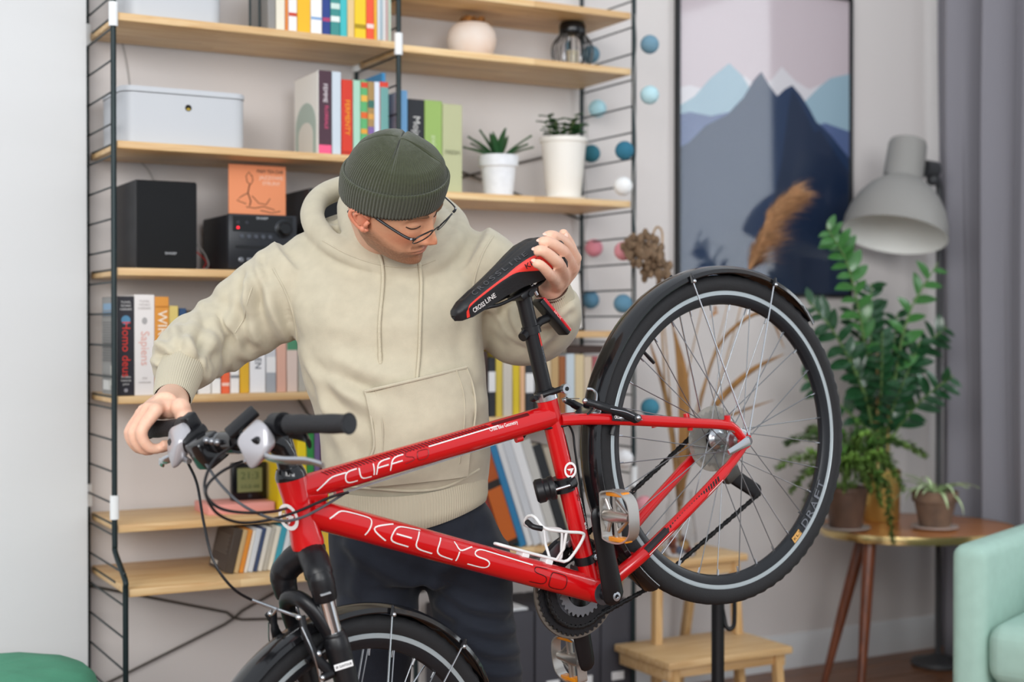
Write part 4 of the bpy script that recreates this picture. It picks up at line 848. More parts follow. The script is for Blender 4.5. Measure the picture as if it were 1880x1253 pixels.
# --- rear light on the seat post
LT, LB = V((.247, -.004, .494)), V((.228, -.004, .412)); ld = (LB-LT).normalized(); ln = V((-ld.z, 0, ld.x)); ln = ln if ln.x < 0 else -ln
M = fr((LT+LB)/2, ld, V((0, 1, 0)))
h = MB().rbox(-.046, .046, -.016, .016, -.008, .004, .003).build('rear_light', bk_m, BK); h.matrix_basis = M
zs = 1 if (M.to_3x3() @ V((0, 0, 1))).dot(ln) > 0 else -1
lens = MB().rbox(-.045, .045, -.0165, .0165, -.004, .004, .003).build('light_lens', mat('red_lens', '#c3141c', .2, coat=.5), h); lens.location = (0, 0, .008*zs)
# lettering on the near edge of the light
o = text('light_lettering', 'PROX', .008, mat('pale_red_print', '#e9a4a0', .5), h, fr((0.0, .0168, .008*zs), (1, 0, 0), (0, 0, 1) if zs < 0 else (0, 0, -1)) , .022)
b = MB(); b.tube([PT-SD*.075, PT-SD*.06], .0185, 20); b.cyl(PT-SD*.067+V((.012, 0, 0)), PT-SD*.067+V((.028, .004, .0)), .011, .009, 14); b.tube([PT-SD*.067-V((.012, 0, 0)), V((.265, 0, .462)), V((.246, -.002, .457))], .0085, 10); b.build('light_bracket', bk_m, BK)
# --- round pump clip on the seat tube
q = V((.392, .0, .168)); fo = (SD.cross(V((0, 1, 0)))).normalized(); fo = fo if fo.x > 0 else -fo
b = MB(); b.tube([q-SD*.014, q+SD*.014], .0225, 24); b.tube([q-fo*.018+V((0, .012, 0)), q+fo*.004+V((0, .0245, 0))], [.013, .009], 12, flat=(1, .6)); b.tube([q+fo*.02, q+fo*.03], .012, 12)
b.build('clip_band', bk_m, BK)
b = MB(); b.lathe([(0, -.016), (.019, -.016), (.0235, -.012), (.0235, .0), (.021, .003), (.021, .01), (.0235, .013), (.0235, .02), (.02, .023), (0, .023)], 32, q+fo*.047+SD*.004, axis=(-fo*.85+V((0, .5, 0))))
b.build('clip_disc', bk_m, BK); MB().cyl(q+fo*.03+V((0, .016, 0)), q+fo*.002+V((0, .026, 0)), .003, seg=10).build('clip_screw', alu, BK)
# --- front derailleur band
q = BB+SD*.068; b = MB(); b.tube([q-SD*.008, q+SD*.008], .0215, 24); b.tube([q+V((-.02, .005, 0)), q+V((-.026, .008, 0))], .007, 10); b.build('derailleur_band', bk_m, BK)
MB().lathe([(0, 0), (.006, 0), (.006, .004), (.003, .0045), (.003, .002), (0, .002)], 14, q+V((-.012, .0185, -.002)), axis=(0, 1, 0)).build('band_bolt', alu, BK)
b = MB()
for y in (-.036, -.052): b.sheet([[BB+V((r*math.cos(a), y, r*math.sin(a))) for r in (.092, .112)] for a in [math.radians(58+i*6) for i in range(10)]]); b.sheet([[BB+V((r*math.cos(a), y-.001, r*math.sin(a))) for r in (.092, .112)] for a in [math.radians(58+i*6) for i in range(10)]])
b.rbox(.395, .44, -.05, -.015, .045, .06, .003); b.build('front_derailleur', alu_d, BK)
# --- cranks, chainrings, pedals, chain
ca = math.atan2(.118+.0514, .402-.4485); cd = V((math.cos(ca), 0, math.sin(ca)))
def crank(sg, y0, y1):
    A_ = BB+V((0, y0*sg, 0)); E_ = BB+cd*.172*sg+V((0, y1*sg, 0)); b = MB()
    dirv = (E_-A_).normalized(); P = [A_-dirv*.016, A_-dirv*.008, A_, A_.lerp(E_, .2), A_.lerp(E_, .6), E_-dirv*.004, E_+dirv*.008, E_+dirv*.014]
    b.tube(P, [.012, .021, .0245, .0235, .0215, .0195, .0165, .010], 16, flat=(1, .42), up=V((0, 1, 0)).cross(dirv)); b.cyl(BB+V((0, .034*sg, 0)), A_, .012, .015, 16)
    return b.build('crank_arm', bk_m, BK), E_
lc, le = crank(1, .066, .088); rc, re_ = crank(-1, .066, .088)
MB().lathe([(0, 0), (.009, 0), (.009, .0015), (.0045, .002), (.0045, -.002), (0, -.002)], 20, BB+V((0, .0755, 0)), axis=(0, 1, 0)).build('crank_bolt', alu, lc)
MB().lathe([(.0, .0), (.0225, 0), (.0225, .001), (.019, .002), (.0, .002)], 28, BB+V((0, .0355, 0)), axis=(0, 1, 0)).build('bearing_cup', mat('steel_ring'), BK)
def ring_gear(R0, R1, y, n_t, m, name, arms=False):
    b = MB(); out = []; N_ = n_t*4
    for k in range(N_): a = 2*PI*k/N_; q = R1+(.0028 if k % 4 in (1, 2) else -.0022); out.append((q, a))
    for yy, sgn in ((y+.0012, 1), (y-.0012, -1)): b.sheet([[BB+V((q*math.cos(a), yy, q*math.sin(a))) for q, a in out+out[:1]], [BB+V((R0*math.cos(a), yy, R0*math.sin(a))) for q, a in out+out[:1]]])
    for rr in (0, 1): b.sheet([[BB+V(((q if rr == 0 else R0)*math.cos(a), yy, (q if rr == 0 else R0)*math.sin(a))) for q, a in out+out[:1]] for yy in (y+.0012, y-.0012)])
    return b.build(name, m, BK)
ring_gear(.078, .094, -.05, 48, bk_m, 'chainring'); ring_gear(.058, .0745, -.043, 38, bk_m, 'chainring'); ring_gear(.036, .0535, -.036, 28, alu_d, 'chainring')
b = MB(); b.lathe([(.094, -.053), (.1015, -.053), (.1025, -.056), (.1015, -.059), (.09, -.059), (.09, -.0575), (.099, -.057), (.099, -.055), (.094, -.0545)], 80, BB, axis=(0, 1, 0), cap=False); b.build('chain_guard', mat('guard_steel', '#7c746b', .4, .7), BK)
b = MB()
for k in range(4): a = ca+.6+k*PI/2; v_ = V((math.cos(a), 0, math.sin(a))); b.tube([BB+V((0, -.048, 0)), BB+v_*.08+V((0, -.047, 0))], [.016, .008], 10, flat=(1, .35), up=V((0, 1, 0)).cross(v_))
b.build('crank_spider', bk_m, BK)
def pedal(E_, sg, name, lean_):
    p = empty(name, E_+V((0, .006*sg, 0)), 0, BK); p.rotation_euler = (0, lean_, 0)
    b = MB(); b.tube([(0, 0, 0), (0, .012*sg, 0), (0, .085*sg, 0)], [.007, .009, .0075], 14); b.build('pedal_axle', alu_d, p)
    # platform lies in the y-z plane; a boss, cross webs and two toothed cage plates
    b = MB(); b.tube([(0, .018*sg, 0), (0, .04*sg, 0), (0, .09*sg, 0)], [.0115, .0135, .009], 16); b.tube([(0, .05*sg, -.04), (0, .05*sg, .04)], .006, 10, flat=(1.3, .8)); b.tube([(0, .05*sg, .03), (0, .09*sg, .0), (0, .05*sg, -.03)], .0045, 10)
    b.tube([(0, .02*sg, .03), (0, .035*sg, .0), (0, .02*sg, -.03)], .0045, 10); b.build('pedal_body', mat('pedal_alloy', '#b7b2ac', .28, .85), p)
    loop = [(.02, -.046), (.014, -.03), (.014, .03), (.02, .046), (.06, .05), (.088, .04), (.1, .02), (.1, -.02), (.088, -.04), (.06, -.05)]
    b = MB(); lp = spline([(0, y*sg, z_) for y, z_ in loop], 5, closed=True)
    rows = [[q+V((x_, 0, 0)) for q in lp+[lp[0]]] for x_ in (-.012, .012)]; rin = [[V((x_, q.y*.955+.0027*sg, q.z*.94)) for q in lp+[lp[0]]] for x_ in (-.012, .012)]
    b.sheet([rows[0], rows[1]]); b.sheet([rin[0], rin[1]]); b.sheet([rows[0], rin[0]]); b.sheet([rows[1], rin[1]])
    for s_ in (1, -1):
        for i in range(8): y = (.026+i*.009)*sg; b.add([(-.012*s_*1., y-.002*sg, .0475), (-.012*s_, y+.002*sg, .0475), (-.0155*s_, y, .0495)], [(0, 1, 2)])
    b.build('pedal_cage', mat('cage_steel', '#c4c0ba', .32, .8), p)
    for s_ in (1, -1): MB().rbox(-.0085, .0085, min(.03*sg, .082*sg), max(.03*sg, .082*sg), .042*s_-.004 if s_ > 0 else -.047, .047 if s_ > 0 else .042*s_+.004, .002).build('reflector', mat('amber_reflector', '#e08a1a', .25, coat=.5), p)
    return p
pedal(le, 1, 'pedal', -.5); pedal(re_, -1, 'pedal', -.45)
def chain(name, P, n, par):
    P = [V(p) for p in P]; ln_ = [0]
    for i in range(1, len(P)): ln_.append(ln_[-1]+(P[i]-P[i-1]).length)
    b = MB(); step = ln_[-1]/n
    def at_(s): i = max(k for k in range(len(ln_)) if ln_[k] <= s+1e-9); i = min(i, len(P)-2); t = (s-ln_[i])/(ln_[i+1]-ln_[i]); return P[i].lerp(P[i+1], t), (P[i+1]-P[i]).normalized()
    for k in range(n):
        p, t = at_((k+.5)*step); o_ = .0035 if k % 2 else .0022; sd = V((0, 1, 0)).cross(t)
        for yy in (o_, -o_): b.tube([p-t*step*.62+V((0, yy, 0)), p-t*step*.4+V((0, yy, 0)), p+V((0, yy, 0)), p+t*step*.4+V((0, yy, 0)), p+t*step*.62+V((0, yy, 0))], [.0022, .0044, .003, .0044, .0022], 6, flat=(1, .22), up=sd)
    o = b.build(name, mat('oily_chain', '#2b2a2a', .35, .7), par); o['kind'] = 'stuff'; return o
Rm = .078; rp_ = [BB+V((Rm*math.cos(a), -.044, Rm*math.sin(a))) for a in [math.radians(95-i*12) for i in range(17)]]
chain('chain', [(.008, -.042, .034), BB+V((Rm*math.cos(math.radians(97)), -.044, Rm*math.sin(math.radians(97))))]+rp_+[V((.3, -.045, -.165)), V((-.056, -.05, -.188))], 92, BK)
b = MB(); b.tube([(-.002, -.066, -.02), (-.012, -.07, -.055), (-.01, -.06, -.095)], [.011, .015, .013], 12, flat=(1, .8)); b.rbox(-.03, .012, -.064, -.038, -.115, -.088, .005); b.build('rear_derailleur', mat('derailleur_grey', '#55534f', .4, .6), BK)
b = MB()
for y in (-.045, -.056): b.tube([(-.012, y, -.105), (-.05, y, -.175)], [.016, .015], 12, flat=(1, .1), up=V((0, 1, 0)).cross(V((-.48, 0, -.87))))
for c_ in ((-.014, -.0505, -.108), (-.05, -.0505, -.175)): b.cyl(V(c_)-V((0, .004, 0)), V(c_)+V((0, .004, 0)), .0155, seg=20)
b.build('derailleur_cage', bk_m, BK)
MB().tube([(0, .068, 0), (.002, .076, 0)], [.011, .01], 14).build('quick_release_cap', alu, BK); MB().tube([(0, .074, 0), (.03, .079, .008), (.06, .077, .013)], [.008, .006, .005], 10, flat=(1.3, .6)).build('quick_release_lever', alu, BK)
b = MB()
for sg in (1, -1): b.tube([(-.006, .068*sg, .012), (.03, .066*sg, .062)], .007, 8, flat=(1, .25))
for k in range(5): pass
b.build('rack_tab', alu, BK)
# --- bottle cage: one bent white wire on the down tube
b = MB(); dd = (DB-DT0).normalized(); un = V((-dd.z, 0, dd.x)); un = un if un.z > 0 else -un
def cg(x, z_, y): return V((x, y, z_))
b.tube(spline([cg(.478, .046, .011), cg(.53, .106, .011), cg(.572, .156, .011), cg(.579, .165, 0), cg(.572, .156, -.011), cg(.53, .106, -.011), cg(.478, .046, -.011)], 6), .0031, 10)
for sg in (1, -1):
    b.tube(spline([cg(.478, .046, .011*sg), cg(.466, .044, .014*sg), cg(.446, .056, .026*sg), cg(.428, .07, .035*sg), cg(.427, .08, .037*sg), cg(.455, .104, .037*sg), cg(.485, .132, .036*sg), cg(.492, .145, .03*sg), cg(.487, .158, .014*sg), cg(.485, .161, 0)], 6), .0031, 10)
    b.tube([cg(.456, .104, .037*sg), cg(.474, .078, .03*sg), cg(.49, .06, .011*sg)], .0029, 8)
cage = b.build('bottle_cage', white_m, BK)
MB().tube(spline([cg(.498, .144, .037), cg(.509, .156, .03), cg(.506, .163, .012)], 4), .0055, 10).build('cage_tip', bk_m, cage)
for x, z_ in ((.541, .112), (.505, .067)):
    p = V((x, 0, z_)); MB().rbox(-.008, .008, -.012, .012, -.006, .004, .001, 1).build('cage_lug', white_m, cage).matrix_basis = fr(p-un*.002, dd, V((0, 1, 0)))
    MB().cyl(p-un*.016, p-un*.004, .006, seg=12).build('cage_boss', bk_m, cage)
# --- stem, bar, grips, levers
b = MB(); b.lathe([(.0272, 0), (.0275, .006), (.025, .014), (.022, .02)], 28, HT, axis=HD); steer(b.build('headset_cap', bk_gloss, BK))
BC = HT+HD*.095+FW*.099
b = MB(); b.tube([HT+HD*.018, HT+HD*.085], [.019, .0175], 20); b.tube(spline([HT+HD*.04, HT+HD*.066+FW*.012, HT+HD*.082+FW*.05, BC], 5), [.02]*6+[.018]*5+[.017]*5, 16); b.cyl(BC-V((0, .022, 0)), BC+V((0, .022, 0)), .0195, seg=20)
steer(b.build('stem', bk_gloss, BK))
def bar(y):
    s_ = abs(y); t = min(1, max(0, (s_-.06)/.06)); r_ = .0295*t*t*(3-2*t); bk_ = max(0, s_-.06); return BC+HD*(r_-.044*bk_)-FW*(bk_*.104)+V((0, y, 0))
bar_o = steer(MB().tube([bar(y) for y in np.linspace(-.285, .285, 58)], [.0125+.003*math.exp(-(y/.035)**2) for y in np.linspace(-.285, .285, 58)], 16).build('handlebar', bk_m, BK))
for sg in (1, -1):
    ys = np.linspace(.157, .29, 16)*sg; rr = [.0165]+[.0152+.0006*math.sin(i*.8) for i in range(14)]+[.0172]
    steer(MB().tube([bar(y) for y in ys], rr, 24).build('grip', grip_m, BK)); e = bar(.2905*sg); steer(MB().lathe([(0, -.0004), (.0125, -.0004), (.0135, .001), (.009, .0015), (0, .001)], 24, e, axis=(0, sg, 0)).build('bar_plug', bk_gloss, BK))
sil = mat('shifter_silver', '#b9b7bb', .3, .35)
def lever(sg):
    c = bar(.135*sg); y = .135*sg
    b = MB(); b.cyl(c-V((0, .012*sg, 0)), c+V((0, .012*sg, 0)), .0195, seg=20); b.rbox(c.x-.006, c.x+.05, min(y-.055*sg, y+.0*sg), max(y-.055*sg, y), c.z-.022, c.z+.006, .007); body = steer(b.build('brake_lever_body', bk_m, BK))
    # silver three-cornered shifter cover in front of the bar
    p = c+V((.022, -.022*sg, -.004)); v = [p+V((.004, .03*sg, .022)), p+V((.034, -.03*sg, .014)), p+V((.056, .0, -.036)), p+V((.03, .034*sg, -.012)), p+V((-.014, -.01*sg, .026)), p+V((.004, -.034*sg, -.006)), p+V((.02, .004*sg, -.034)), p+V((.0, .03*sg, -.014))]
    b = MB(); b.add(v, [(0, 4, 1), (0, 1, 3), (1, 2, 3), (4, 5, 1), (1, 5, 2), (5, 6, 2), (2, 6, 3), (3, 6, 7), (0, 3, 7), (0, 7, 4), (4, 7, 5), (5, 7, 6)])
    o = b.build('shifter_cover', sil, body, wn=False); m_ = o.modifiers.new('b', 'BEVEL'); m_.width = .006; m_.segments = 3; m_.limit_method = 'NONE'
    k_ = 1 if sg > 0 else .45
    MB().tube(spline([c+V((.03, -.03*sg, -.018)), c+V((.05, .0, -.026)), c+V((.056, .05*sg*k_, -.03)), c+V((.05, .1*sg*k_, -.036)), c+V((.048, .13*sg*k_, -.045))], 5), [.007]*6+[.006]*10+[.005]*5, 10, flat=(1.3, .7)).build('brake_lever_blade', alu, body)
    MB().tube([c+V((.02, -.06*sg, -.012)), c+V((.02, -.085*sg, -.012))], [.0065, .005], 12).build('barrel_adjuster', alu, body); MB().tube([c+V((.05, -.028*sg, -.03)), c+V((.056, -.052*sg, -.032))], [.0062, .005], 12).build('barrel_adjuster', alu, body)
    MB().tube(spline([c+V((.0, .012*sg, -.018)), c+V((-.005, .04*sg, -.03)), c+V((.006, .058*sg, -.034))], 4), .007, 10, flat=(1.4, .6)).build('thumb_lever', bk_m, body)
lever(1); lever(-1)
# lamp holder, bell and a tilted mount by the stem
c = bar(-.055); steer(MB().rbox(c.x-.008, c.x+.04, c.y-.022, c.y+.022, c.z-.03, c.z+.022, .006).build('bell', bk_gloss, BK))
c = bar(-.02); b = MB()
for k in range(3): b.sphere((c.x+.02, c.y-.012+k*.014, c.z+.018-.002*k), .0065, 10, 8)
b.tube([c+V((.0, -.02, 0)), c+V((.0, .02, 0))], .018, 14); steer(b.build('clamp_bolt', alu_d, BK))
c = bar(.045); o = MB().rbox(-.03, .03, -.014, .014, -.005, .005, .003).build('device_mount', bk_m, BK); o.matrix_basis = SM @ fr(c+HD*.034, (-.808, .402, .19), (.35, .85, -.3)); MB().cyl(c, c+HD*.03, .009, seg=12).build('mount_post', bk_m, BK)
c = bar(-.105); steer(MB().rbox(c.x-.012, c.x+.012, c.y-.01, c.y+.012, c.z+.002, c.z+.03, .004).build('bar_clip', bk_m, BK))
CB = [[(0.9599, -0.109, 0.6152), (0.9771, -0.0721, 0.5848), (1.0145, -0.029, 0.5372), (1.0425, -0.002, 0.4824), (1.0427, 0.0046, 0.4287), (1.0236, -0.005, 0.384), (0.9988, -0.0016, 0.3461), (0.9774, 0.0098, 0.3144)],
 [(0.9384, 0.084, 0.6167), (0.981, 0.1032, 0.6293), (1.0132, 0.1093, 0.6276), (1.0273, 0.1175, 0.6154), (1.0199, 0.1196, 0.5868), (0.9855, 0.1037, 0.551), (0.9308, 0.0542, 0.507), (0.8934, 0.0123, 0.4815)],
 [(0.9261, 0.0593, 0.6388), (0.977, 0.0978, 0.6515), (1.0171, 0.126, 0.6424), (1.0332, 0.136, 0.6216), (1.0301, 0.1265, 0.5845), (1.0001, 0.0985, 0.5417), (0.9506, 0.0674, 0.5053), (0.8933, 0.0495, 0.4787), (0.8217, 0.03, 0.4545), (0.782, 0.008, 0.4334)],
 [(0.9476, -0.0746, 0.6409), (0.9579, -0.0281, 0.6288), (0.9719, 0.0234, 0.5964), (0.9747, 0.071, 0.559), (0.9577, 0.0812, 0.5234), (0.9294, 0.0733, 0.4891), (0.8913, 0.055, 0.4664), (0.8438, 0.035, 0.4511), (0.783, 0.0, 0.4325)]]
for i, P in enumerate(CB): MB().tube(spline(P, 8), .0025, 8).build('cable', bk_m if i < 3 else mat('grey_housing', '#4a4c50', .4), BK)
MB().tube(spline(CB[0][5:], 5), .0031, 8).build('brake_noodle', alu, BK)

# ------------------------------------------------------------------ the man
PB = Vector((-.19, 2.93, 0))
man = thing('person', 'man in a beige hoodie and green beanie bending over the red bicycle', 'person', PB)
def wpart(o, name=None, parent=None):
    """a part whose mesh is in world axes: hang it under the man"""
    o.parent = parent or man; o.matrix_basis = Matrix.Translation(-PB) if parent is None else Matrix.Identity(4); return o
def apply_mods(o):
    dg = bpy.context.evaluated_depsgraph_get(); me = bpy.data.meshes.new_from_object(o.evaluated_get(dg)); old = o.data; o.modifiers.clear(); o.data = me; bpy.data.meshes.remove(old); return me
def fuse(b, name, m, vox, smooth=4, fac=.5):
    """one continuous skin from overlapping closed sweeps"""
    o = b.build(name, m, fix=False, wn=False); md = o.modifiers.new('r', 'REMESH'); md.mode = 'VOXEL'; md.voxel_size = vox; md.use_smooth_shade = True
    sm = o.modifiers.new('s', 'SMOOTH'); sm.factor = fac; sm.iterations = smooth; bpy.context.view_layer.update(); me = apply_mods(o)
    me.polygons.foreach_set('use_smooth', [True]*len(me.polygons)); return o
def co_of(me): a = np.empty(len(me.vertices)*3); me.vertices.foreach_get('co', a); return a.reshape(-1, 3)
def no_of(me): a = np.empty(len(me.vertices)*3); me.vertices.foreach_get('normal', a); return a.reshape(-1, 3)
def set_co(me, a): me.vertices.foreach_set('co', a.ravel()); me.update()
def ell_loft(b, rows, seg=40, p=2.3):
    """rows = (x, y, z, half width, half depth): stacked rounded sections"""
    R = []
    for x, y, z, a, d in rows:
        r = []
        for k in range(seg):
            t = 2*PI*k/seg; c, s_ = math.cos(t), math.sin(t); r.append((x+a*math.copysign(abs(c)**(2/p), c), y+d*math.copysign(abs(s_)**(2/p), s_), z))
        R.append(r)
    b.sheet(R, closed=True); o = len(b.v)-len(R)*seg
    b.f.append([o+k for k in range(seg)][::-1]); b.mi.append(0); b.sm.append(True); b.f.append([len(b.v)-seg+k for k in range(seg)]); b.mi.append(0); b.sm.append(True)
def sections(L): return [(((x0+x1)/2), y, z, (x1-x0)/2, d) for x0, x1, z, y, d in L]
def noise3(P, s, seed=0):
    """cheap smooth noise from a few random sines"""
    r = np.random.default_rng(seed); v = np.zeros(len(P))
    for i in range(10): k = r.normal(size=3); k = k/np.linalg.norm(k)*s*r.uniform(.5, 1.6); v += np.sin(P@k+r.uniform(0, 6.28))
    return v/10
# ---- hoodie
fleece = mat('hoodie_fleece', '#c1b8a1', .9, noise=.06, nscale=40, bump=.22, bscale=900, sheen=.25)
rib_m = mat('hoodie_rib', '#c0b7a0', .9, bump=.1, bscale=900, sheen=.2)
def S_(a, b_, d, hd): pass
TS = []
for A_, B_, hd_ in (((-0.367, 2.920, 0.839), (-0.060, 2.920, 0.839), .118), ((-0.373, 2.920, 0.867), (-0.053, 2.920, 0.867), .122), ((-0.384, 2.920, 0.898), (-0.047, 2.920, 0.898), .134), ((-0.392, 2.920, 0.940), (-0.044, 2.920, 0.940), .14), ((-0.397, 2.920, 0.990), (-0.045, 2.920, 0.990), .14), ((-0.414, 2.920, 1.052), (-0.048, 2.920, 1.052), .138), ((-0.430, 2.920, 1.102), (-0.053, 2.920, 1.102), .138),
  ((-0.443, 2.930, 1.158), (-0.058, 2.930, 1.158), .14), ((-0.454, 2.930, 1.203), (-0.061, 2.930, 1.203), .142), ((-0.471, 2.940, 1.248), (-0.053, 2.940, 1.248), .14), ((-0.491, 2.950, 1.293), (-0.040, 2.950, 1.293), .125), ((-0.499, 2.960, 1.327), (-0.028, 2.960, 1.327), .108), ((-0.487, 2.970, 1.360), (-0.032, 2.970, 1.364), .09), ((-0.451, 2.980, 1.389), (-0.054, 2.980, 1.397), .07), ((-0.395, 2.990, 1.415), (-0.103, 2.990, 1.423), .055), ((-0.339, 2.950, 1.431), (-0.158, 2.950, 1.434), .05)):
    z_ = (A_[2]+B_[2])/2; TS.append((A_[0], B_[0], z_, A_[1], hd_))
b = MB(); ell_loft(b, sections(TS), 48, 2.4)
armR = [(-0.429, 2.950, 1.316), (-0.472, 2.950, 1.276), (-0.517, 2.950, 1.246), (-0.567, 2.960, 1.212), (-0.604, 2.950, 1.186), (-0.635, 2.920, 1.167), (-0.649, 2.870, 1.150), (-0.648, 2.810, 1.134), (-0.647, 2.780, 1.122), (-0.647, 2.765, 1.114)]
b.tube(spline(armR, 4), np.interp(np.linspace(0, 9, 37), range(10), [.09, .098, .092, .084, .078, .074, .071, .066, .056, .044])*(1+.028*np.sin(np.arange(37)*1.25)*(np.arange(37) > 8)), 28)
armL = [(-0.102, 2.950, 1.338), (-0.066, 2.960, 1.310), (-0.040, 2.990, 1.272), (-0.017, 3.000, 1.228), (0.011, 2.990, 1.196), (0.050, 2.930, 1.195), (0.075, 2.880, 1.216), (0.084, 2.840, 1.244), (0.083, 2.825, 1.261)]
b.tube(spline(armL, 4), np.interp(np.linspace(0, 8, 33), range(9), [.09, .094, .086, .08, .076, .07, .064, .055, .044]), 28)
# hood lying behind the neck, its rim meeting under the chin
hood = [(-0.216, 2.845, 1.312), (-0.273, 2.850, 1.328), (-0.328, 2.860, 1.351), (-0.378, 2.890, 1.382), (-0.411, 2.940, 1.422), (-0.413, 3.000, 1.465), (-0.383, 3.050, 1.495), (-0.324, 3.080, 1.509), (-0.236, 3.090, 1.504), (-0.158, 3.060, 1.470), (-0.112, 2.990, 1.429), (-0.112, 2.920, 1.384), (-0.137, 2.870, 1.346), (-0.169, 2.850, 1.321)]
b.tube(spline(hood, 4, closed=True), [.021+.008*max(0, math.sin((i/56)*2*PI-1.2)) for i in range(56)], 16, closed=True, flat=(1.1, .9))
inner = [(-0.224, 2.860, 1.328), (-0.268, 2.860, 1.343), (-0.302, 2.860, 1.371), (-0.326, 2.900, 1.411), (-0.340, 2.960, 1.458), (-0.328, 3.010, 1.489), (-0.255, 3.030, 1.490), (-0.172, 3.000, 1.455), (-0.137, 2.940, 1.405), (-0.157, 2.880, 1.352)]
b.tube(spline(inner, 4, closed=True), .022, 14, closed=True, flat=(1.2, .9))
b.tube(spline([(-0.369, 2.920, 1.368), (-0.390, 3.000, 1.387), (-0.355, 3.090, 1.410), (-0.263, 3.120, 1.418), (-0.165, 3.080, 1.409), (-0.116, 2.980, 1.380)], 5), .042, 16)
b.tube(spline([(-0.278, 2.900, 1.325), (-0.221, 2.890, 1.308), (-0.167, 2.900, 1.325)], 4), .03, 14)
hd_o = fuse(b, 'hoodie', fleece, .0046, 8)
me = hd_o.data; P = co_of(me); Nn = no_of(me)
FOLDS = [  # ((x, z) polyline on the front, height, width)
 ([(-0.428, 1.150), (-0.371, 1.104), (-0.306, 1.063), (-0.240, 1.028)], .009, .016), ([(-0.431, 1.128), (-0.388, 1.061), (-0.328, 0.995)], .007, .015), ([(-0.415, 1.159), (-0.328, 1.128), (-0.240, 1.104), (-0.164, 1.104)], .005, .02),
 ([(-0.065, 1.246), (-0.079, 1.181), (-0.066, 1.104)], .006, .014), ([(-0.098, 1.290), (-0.111, 1.203)], .005, .02), ([(-0.371, 0.919), (-0.284, 0.906), (-0.175, 0.910), (-0.076, 0.935)], .010, .022), ([(-0.273, 0.930), (-0.175, 0.946), (-0.098, 0.984)], .006, .02),
 ([(-0.218, 0.984), (-0.131, 1.017), (-0.055, 1.050)], .005, .016), ([(-0.382, 1.028), (-0.350, 0.984), (-0.317, 0.930)], .007, .014), ([(-0.262, 1.246), (-0.196, 1.203), (-0.164, 1.148)], .004, .03), ([(-0.349, 1.290), (-0.371, 1.203)], .004, .025),
 ([(-0.513, 1.312), (-0.529, 1.246), (-0.522, 1.181)], .010, .012), ([(-0.546, 1.290), (-0.562, 1.235), (-0.557, 1.159), (-0.529, 1.128)], .009, .012), ([(-0.480, 1.290), (-0.480, 1.225), (-0.458, 1.159)], .006, .014),
 ([(-0.642, 1.222), (-0.606, 1.203), (-0.579, 1.159), (-0.576, 1.104)], .012, .011), ([(-0.666, 1.197), (-0.631, 1.172), (-0.603, 1.135), (-0.598, 1.094)], .011, .010), ([(-0.686, 1.168), (-0.650, 1.146), (-0.620, 1.104)], .010, .009), ([(-0.703, 1.137), (-0.666, 1.124), (-0.631, 1.091)], .009, .008), ([(-0.611, 1.246), (-0.576, 1.214), (-0.555, 1.170)], .008, .012),
 ([(-0.038, 1.246), (-0.016, 1.203), (0.027, 1.159)], .010, .011), ([(-0.005, 1.246), (0.011, 1.203), (0.049, 1.172)], .010, .010), ([(0.115, 1.246), (0.087, 1.214), (0.055, 1.203)], .009, .009), ([(0.109, 1.214), (0.076, 1.190), (0.049, 1.159)], .008, .009), ([(-0.038, 1.203), (0.000, 1.168)], .008, .01)]
FOLDS += [([(-0.517, 1.347), (-0.504, 1.306), (-0.487, 1.246), (-0.458, 1.181)], .009, .011), ([(-0.537, 1.321), (-0.533, 1.279), (-0.539, 1.235)], .011, .012), ([(-0.642, 1.251), (-0.595, 1.214), (-0.563, 1.183)], .010, .012), ([(-0.589, 1.230), (-0.546, 1.203), (-0.513, 1.159)], .006, .014), ([(-0.699, 1.159), (-0.666, 1.170), (-0.631, 1.148), (-0.620, 1.094)], .008, .010), ([(-0.431, 1.150), (-0.393, 1.102), (-0.365, 1.039)], .006, .012), ([(-0.387, 1.366), (-0.327, 1.336), (-0.262, 1.312)], .005, .014)]
VALLEYS = [([(-0.633, 1.240), (-0.609, 1.193), (-0.605, 1.147), (-0.614, 1.100)], .010, .0055), ([(-0.563, 1.198), (-0.572, 1.174), (-0.580, 1.147), (-0.593, 1.115)], .012, .0065), ([(-0.508, 1.347), (-0.505, 1.329), (-0.489, 1.290)], .008, .005), ([(-0.546, 1.312), (-0.549, 1.290), (-0.546, 1.268)], .009, .006), ([(-0.655, 1.214), (-0.642, 1.175), (-0.644, 1.137)], .007, .005), ([(-0.681, 1.179), (-0.657, 1.159), (-0.638, 1.120)], .006, .005),
 ([(-0.440, 1.158), (-0.413, 1.135), (-0.347, 1.102), (-0.273, 1.077)], .006, .010), ([(-0.428, 1.137), (-0.404, 1.094), (-0.380, 1.028)], .006, .007), ([(-0.038, 1.219), (-0.005, 1.175), (0.035, 1.148)], .009, .006), ([(0.009, 1.230), (0.024, 1.203), (0.055, 1.183)], .008, .006), ([(0.109, 1.230), (0.082, 1.203), (0.061, 1.186)], .008, .006), ([(-0.022, 1.246), (-0.013, 1.214), (0.011, 1.181)], .006, .005), ([(-0.262, 0.897), (-0.175, 0.901), (-0.098, 0.923)], .006, .008)]
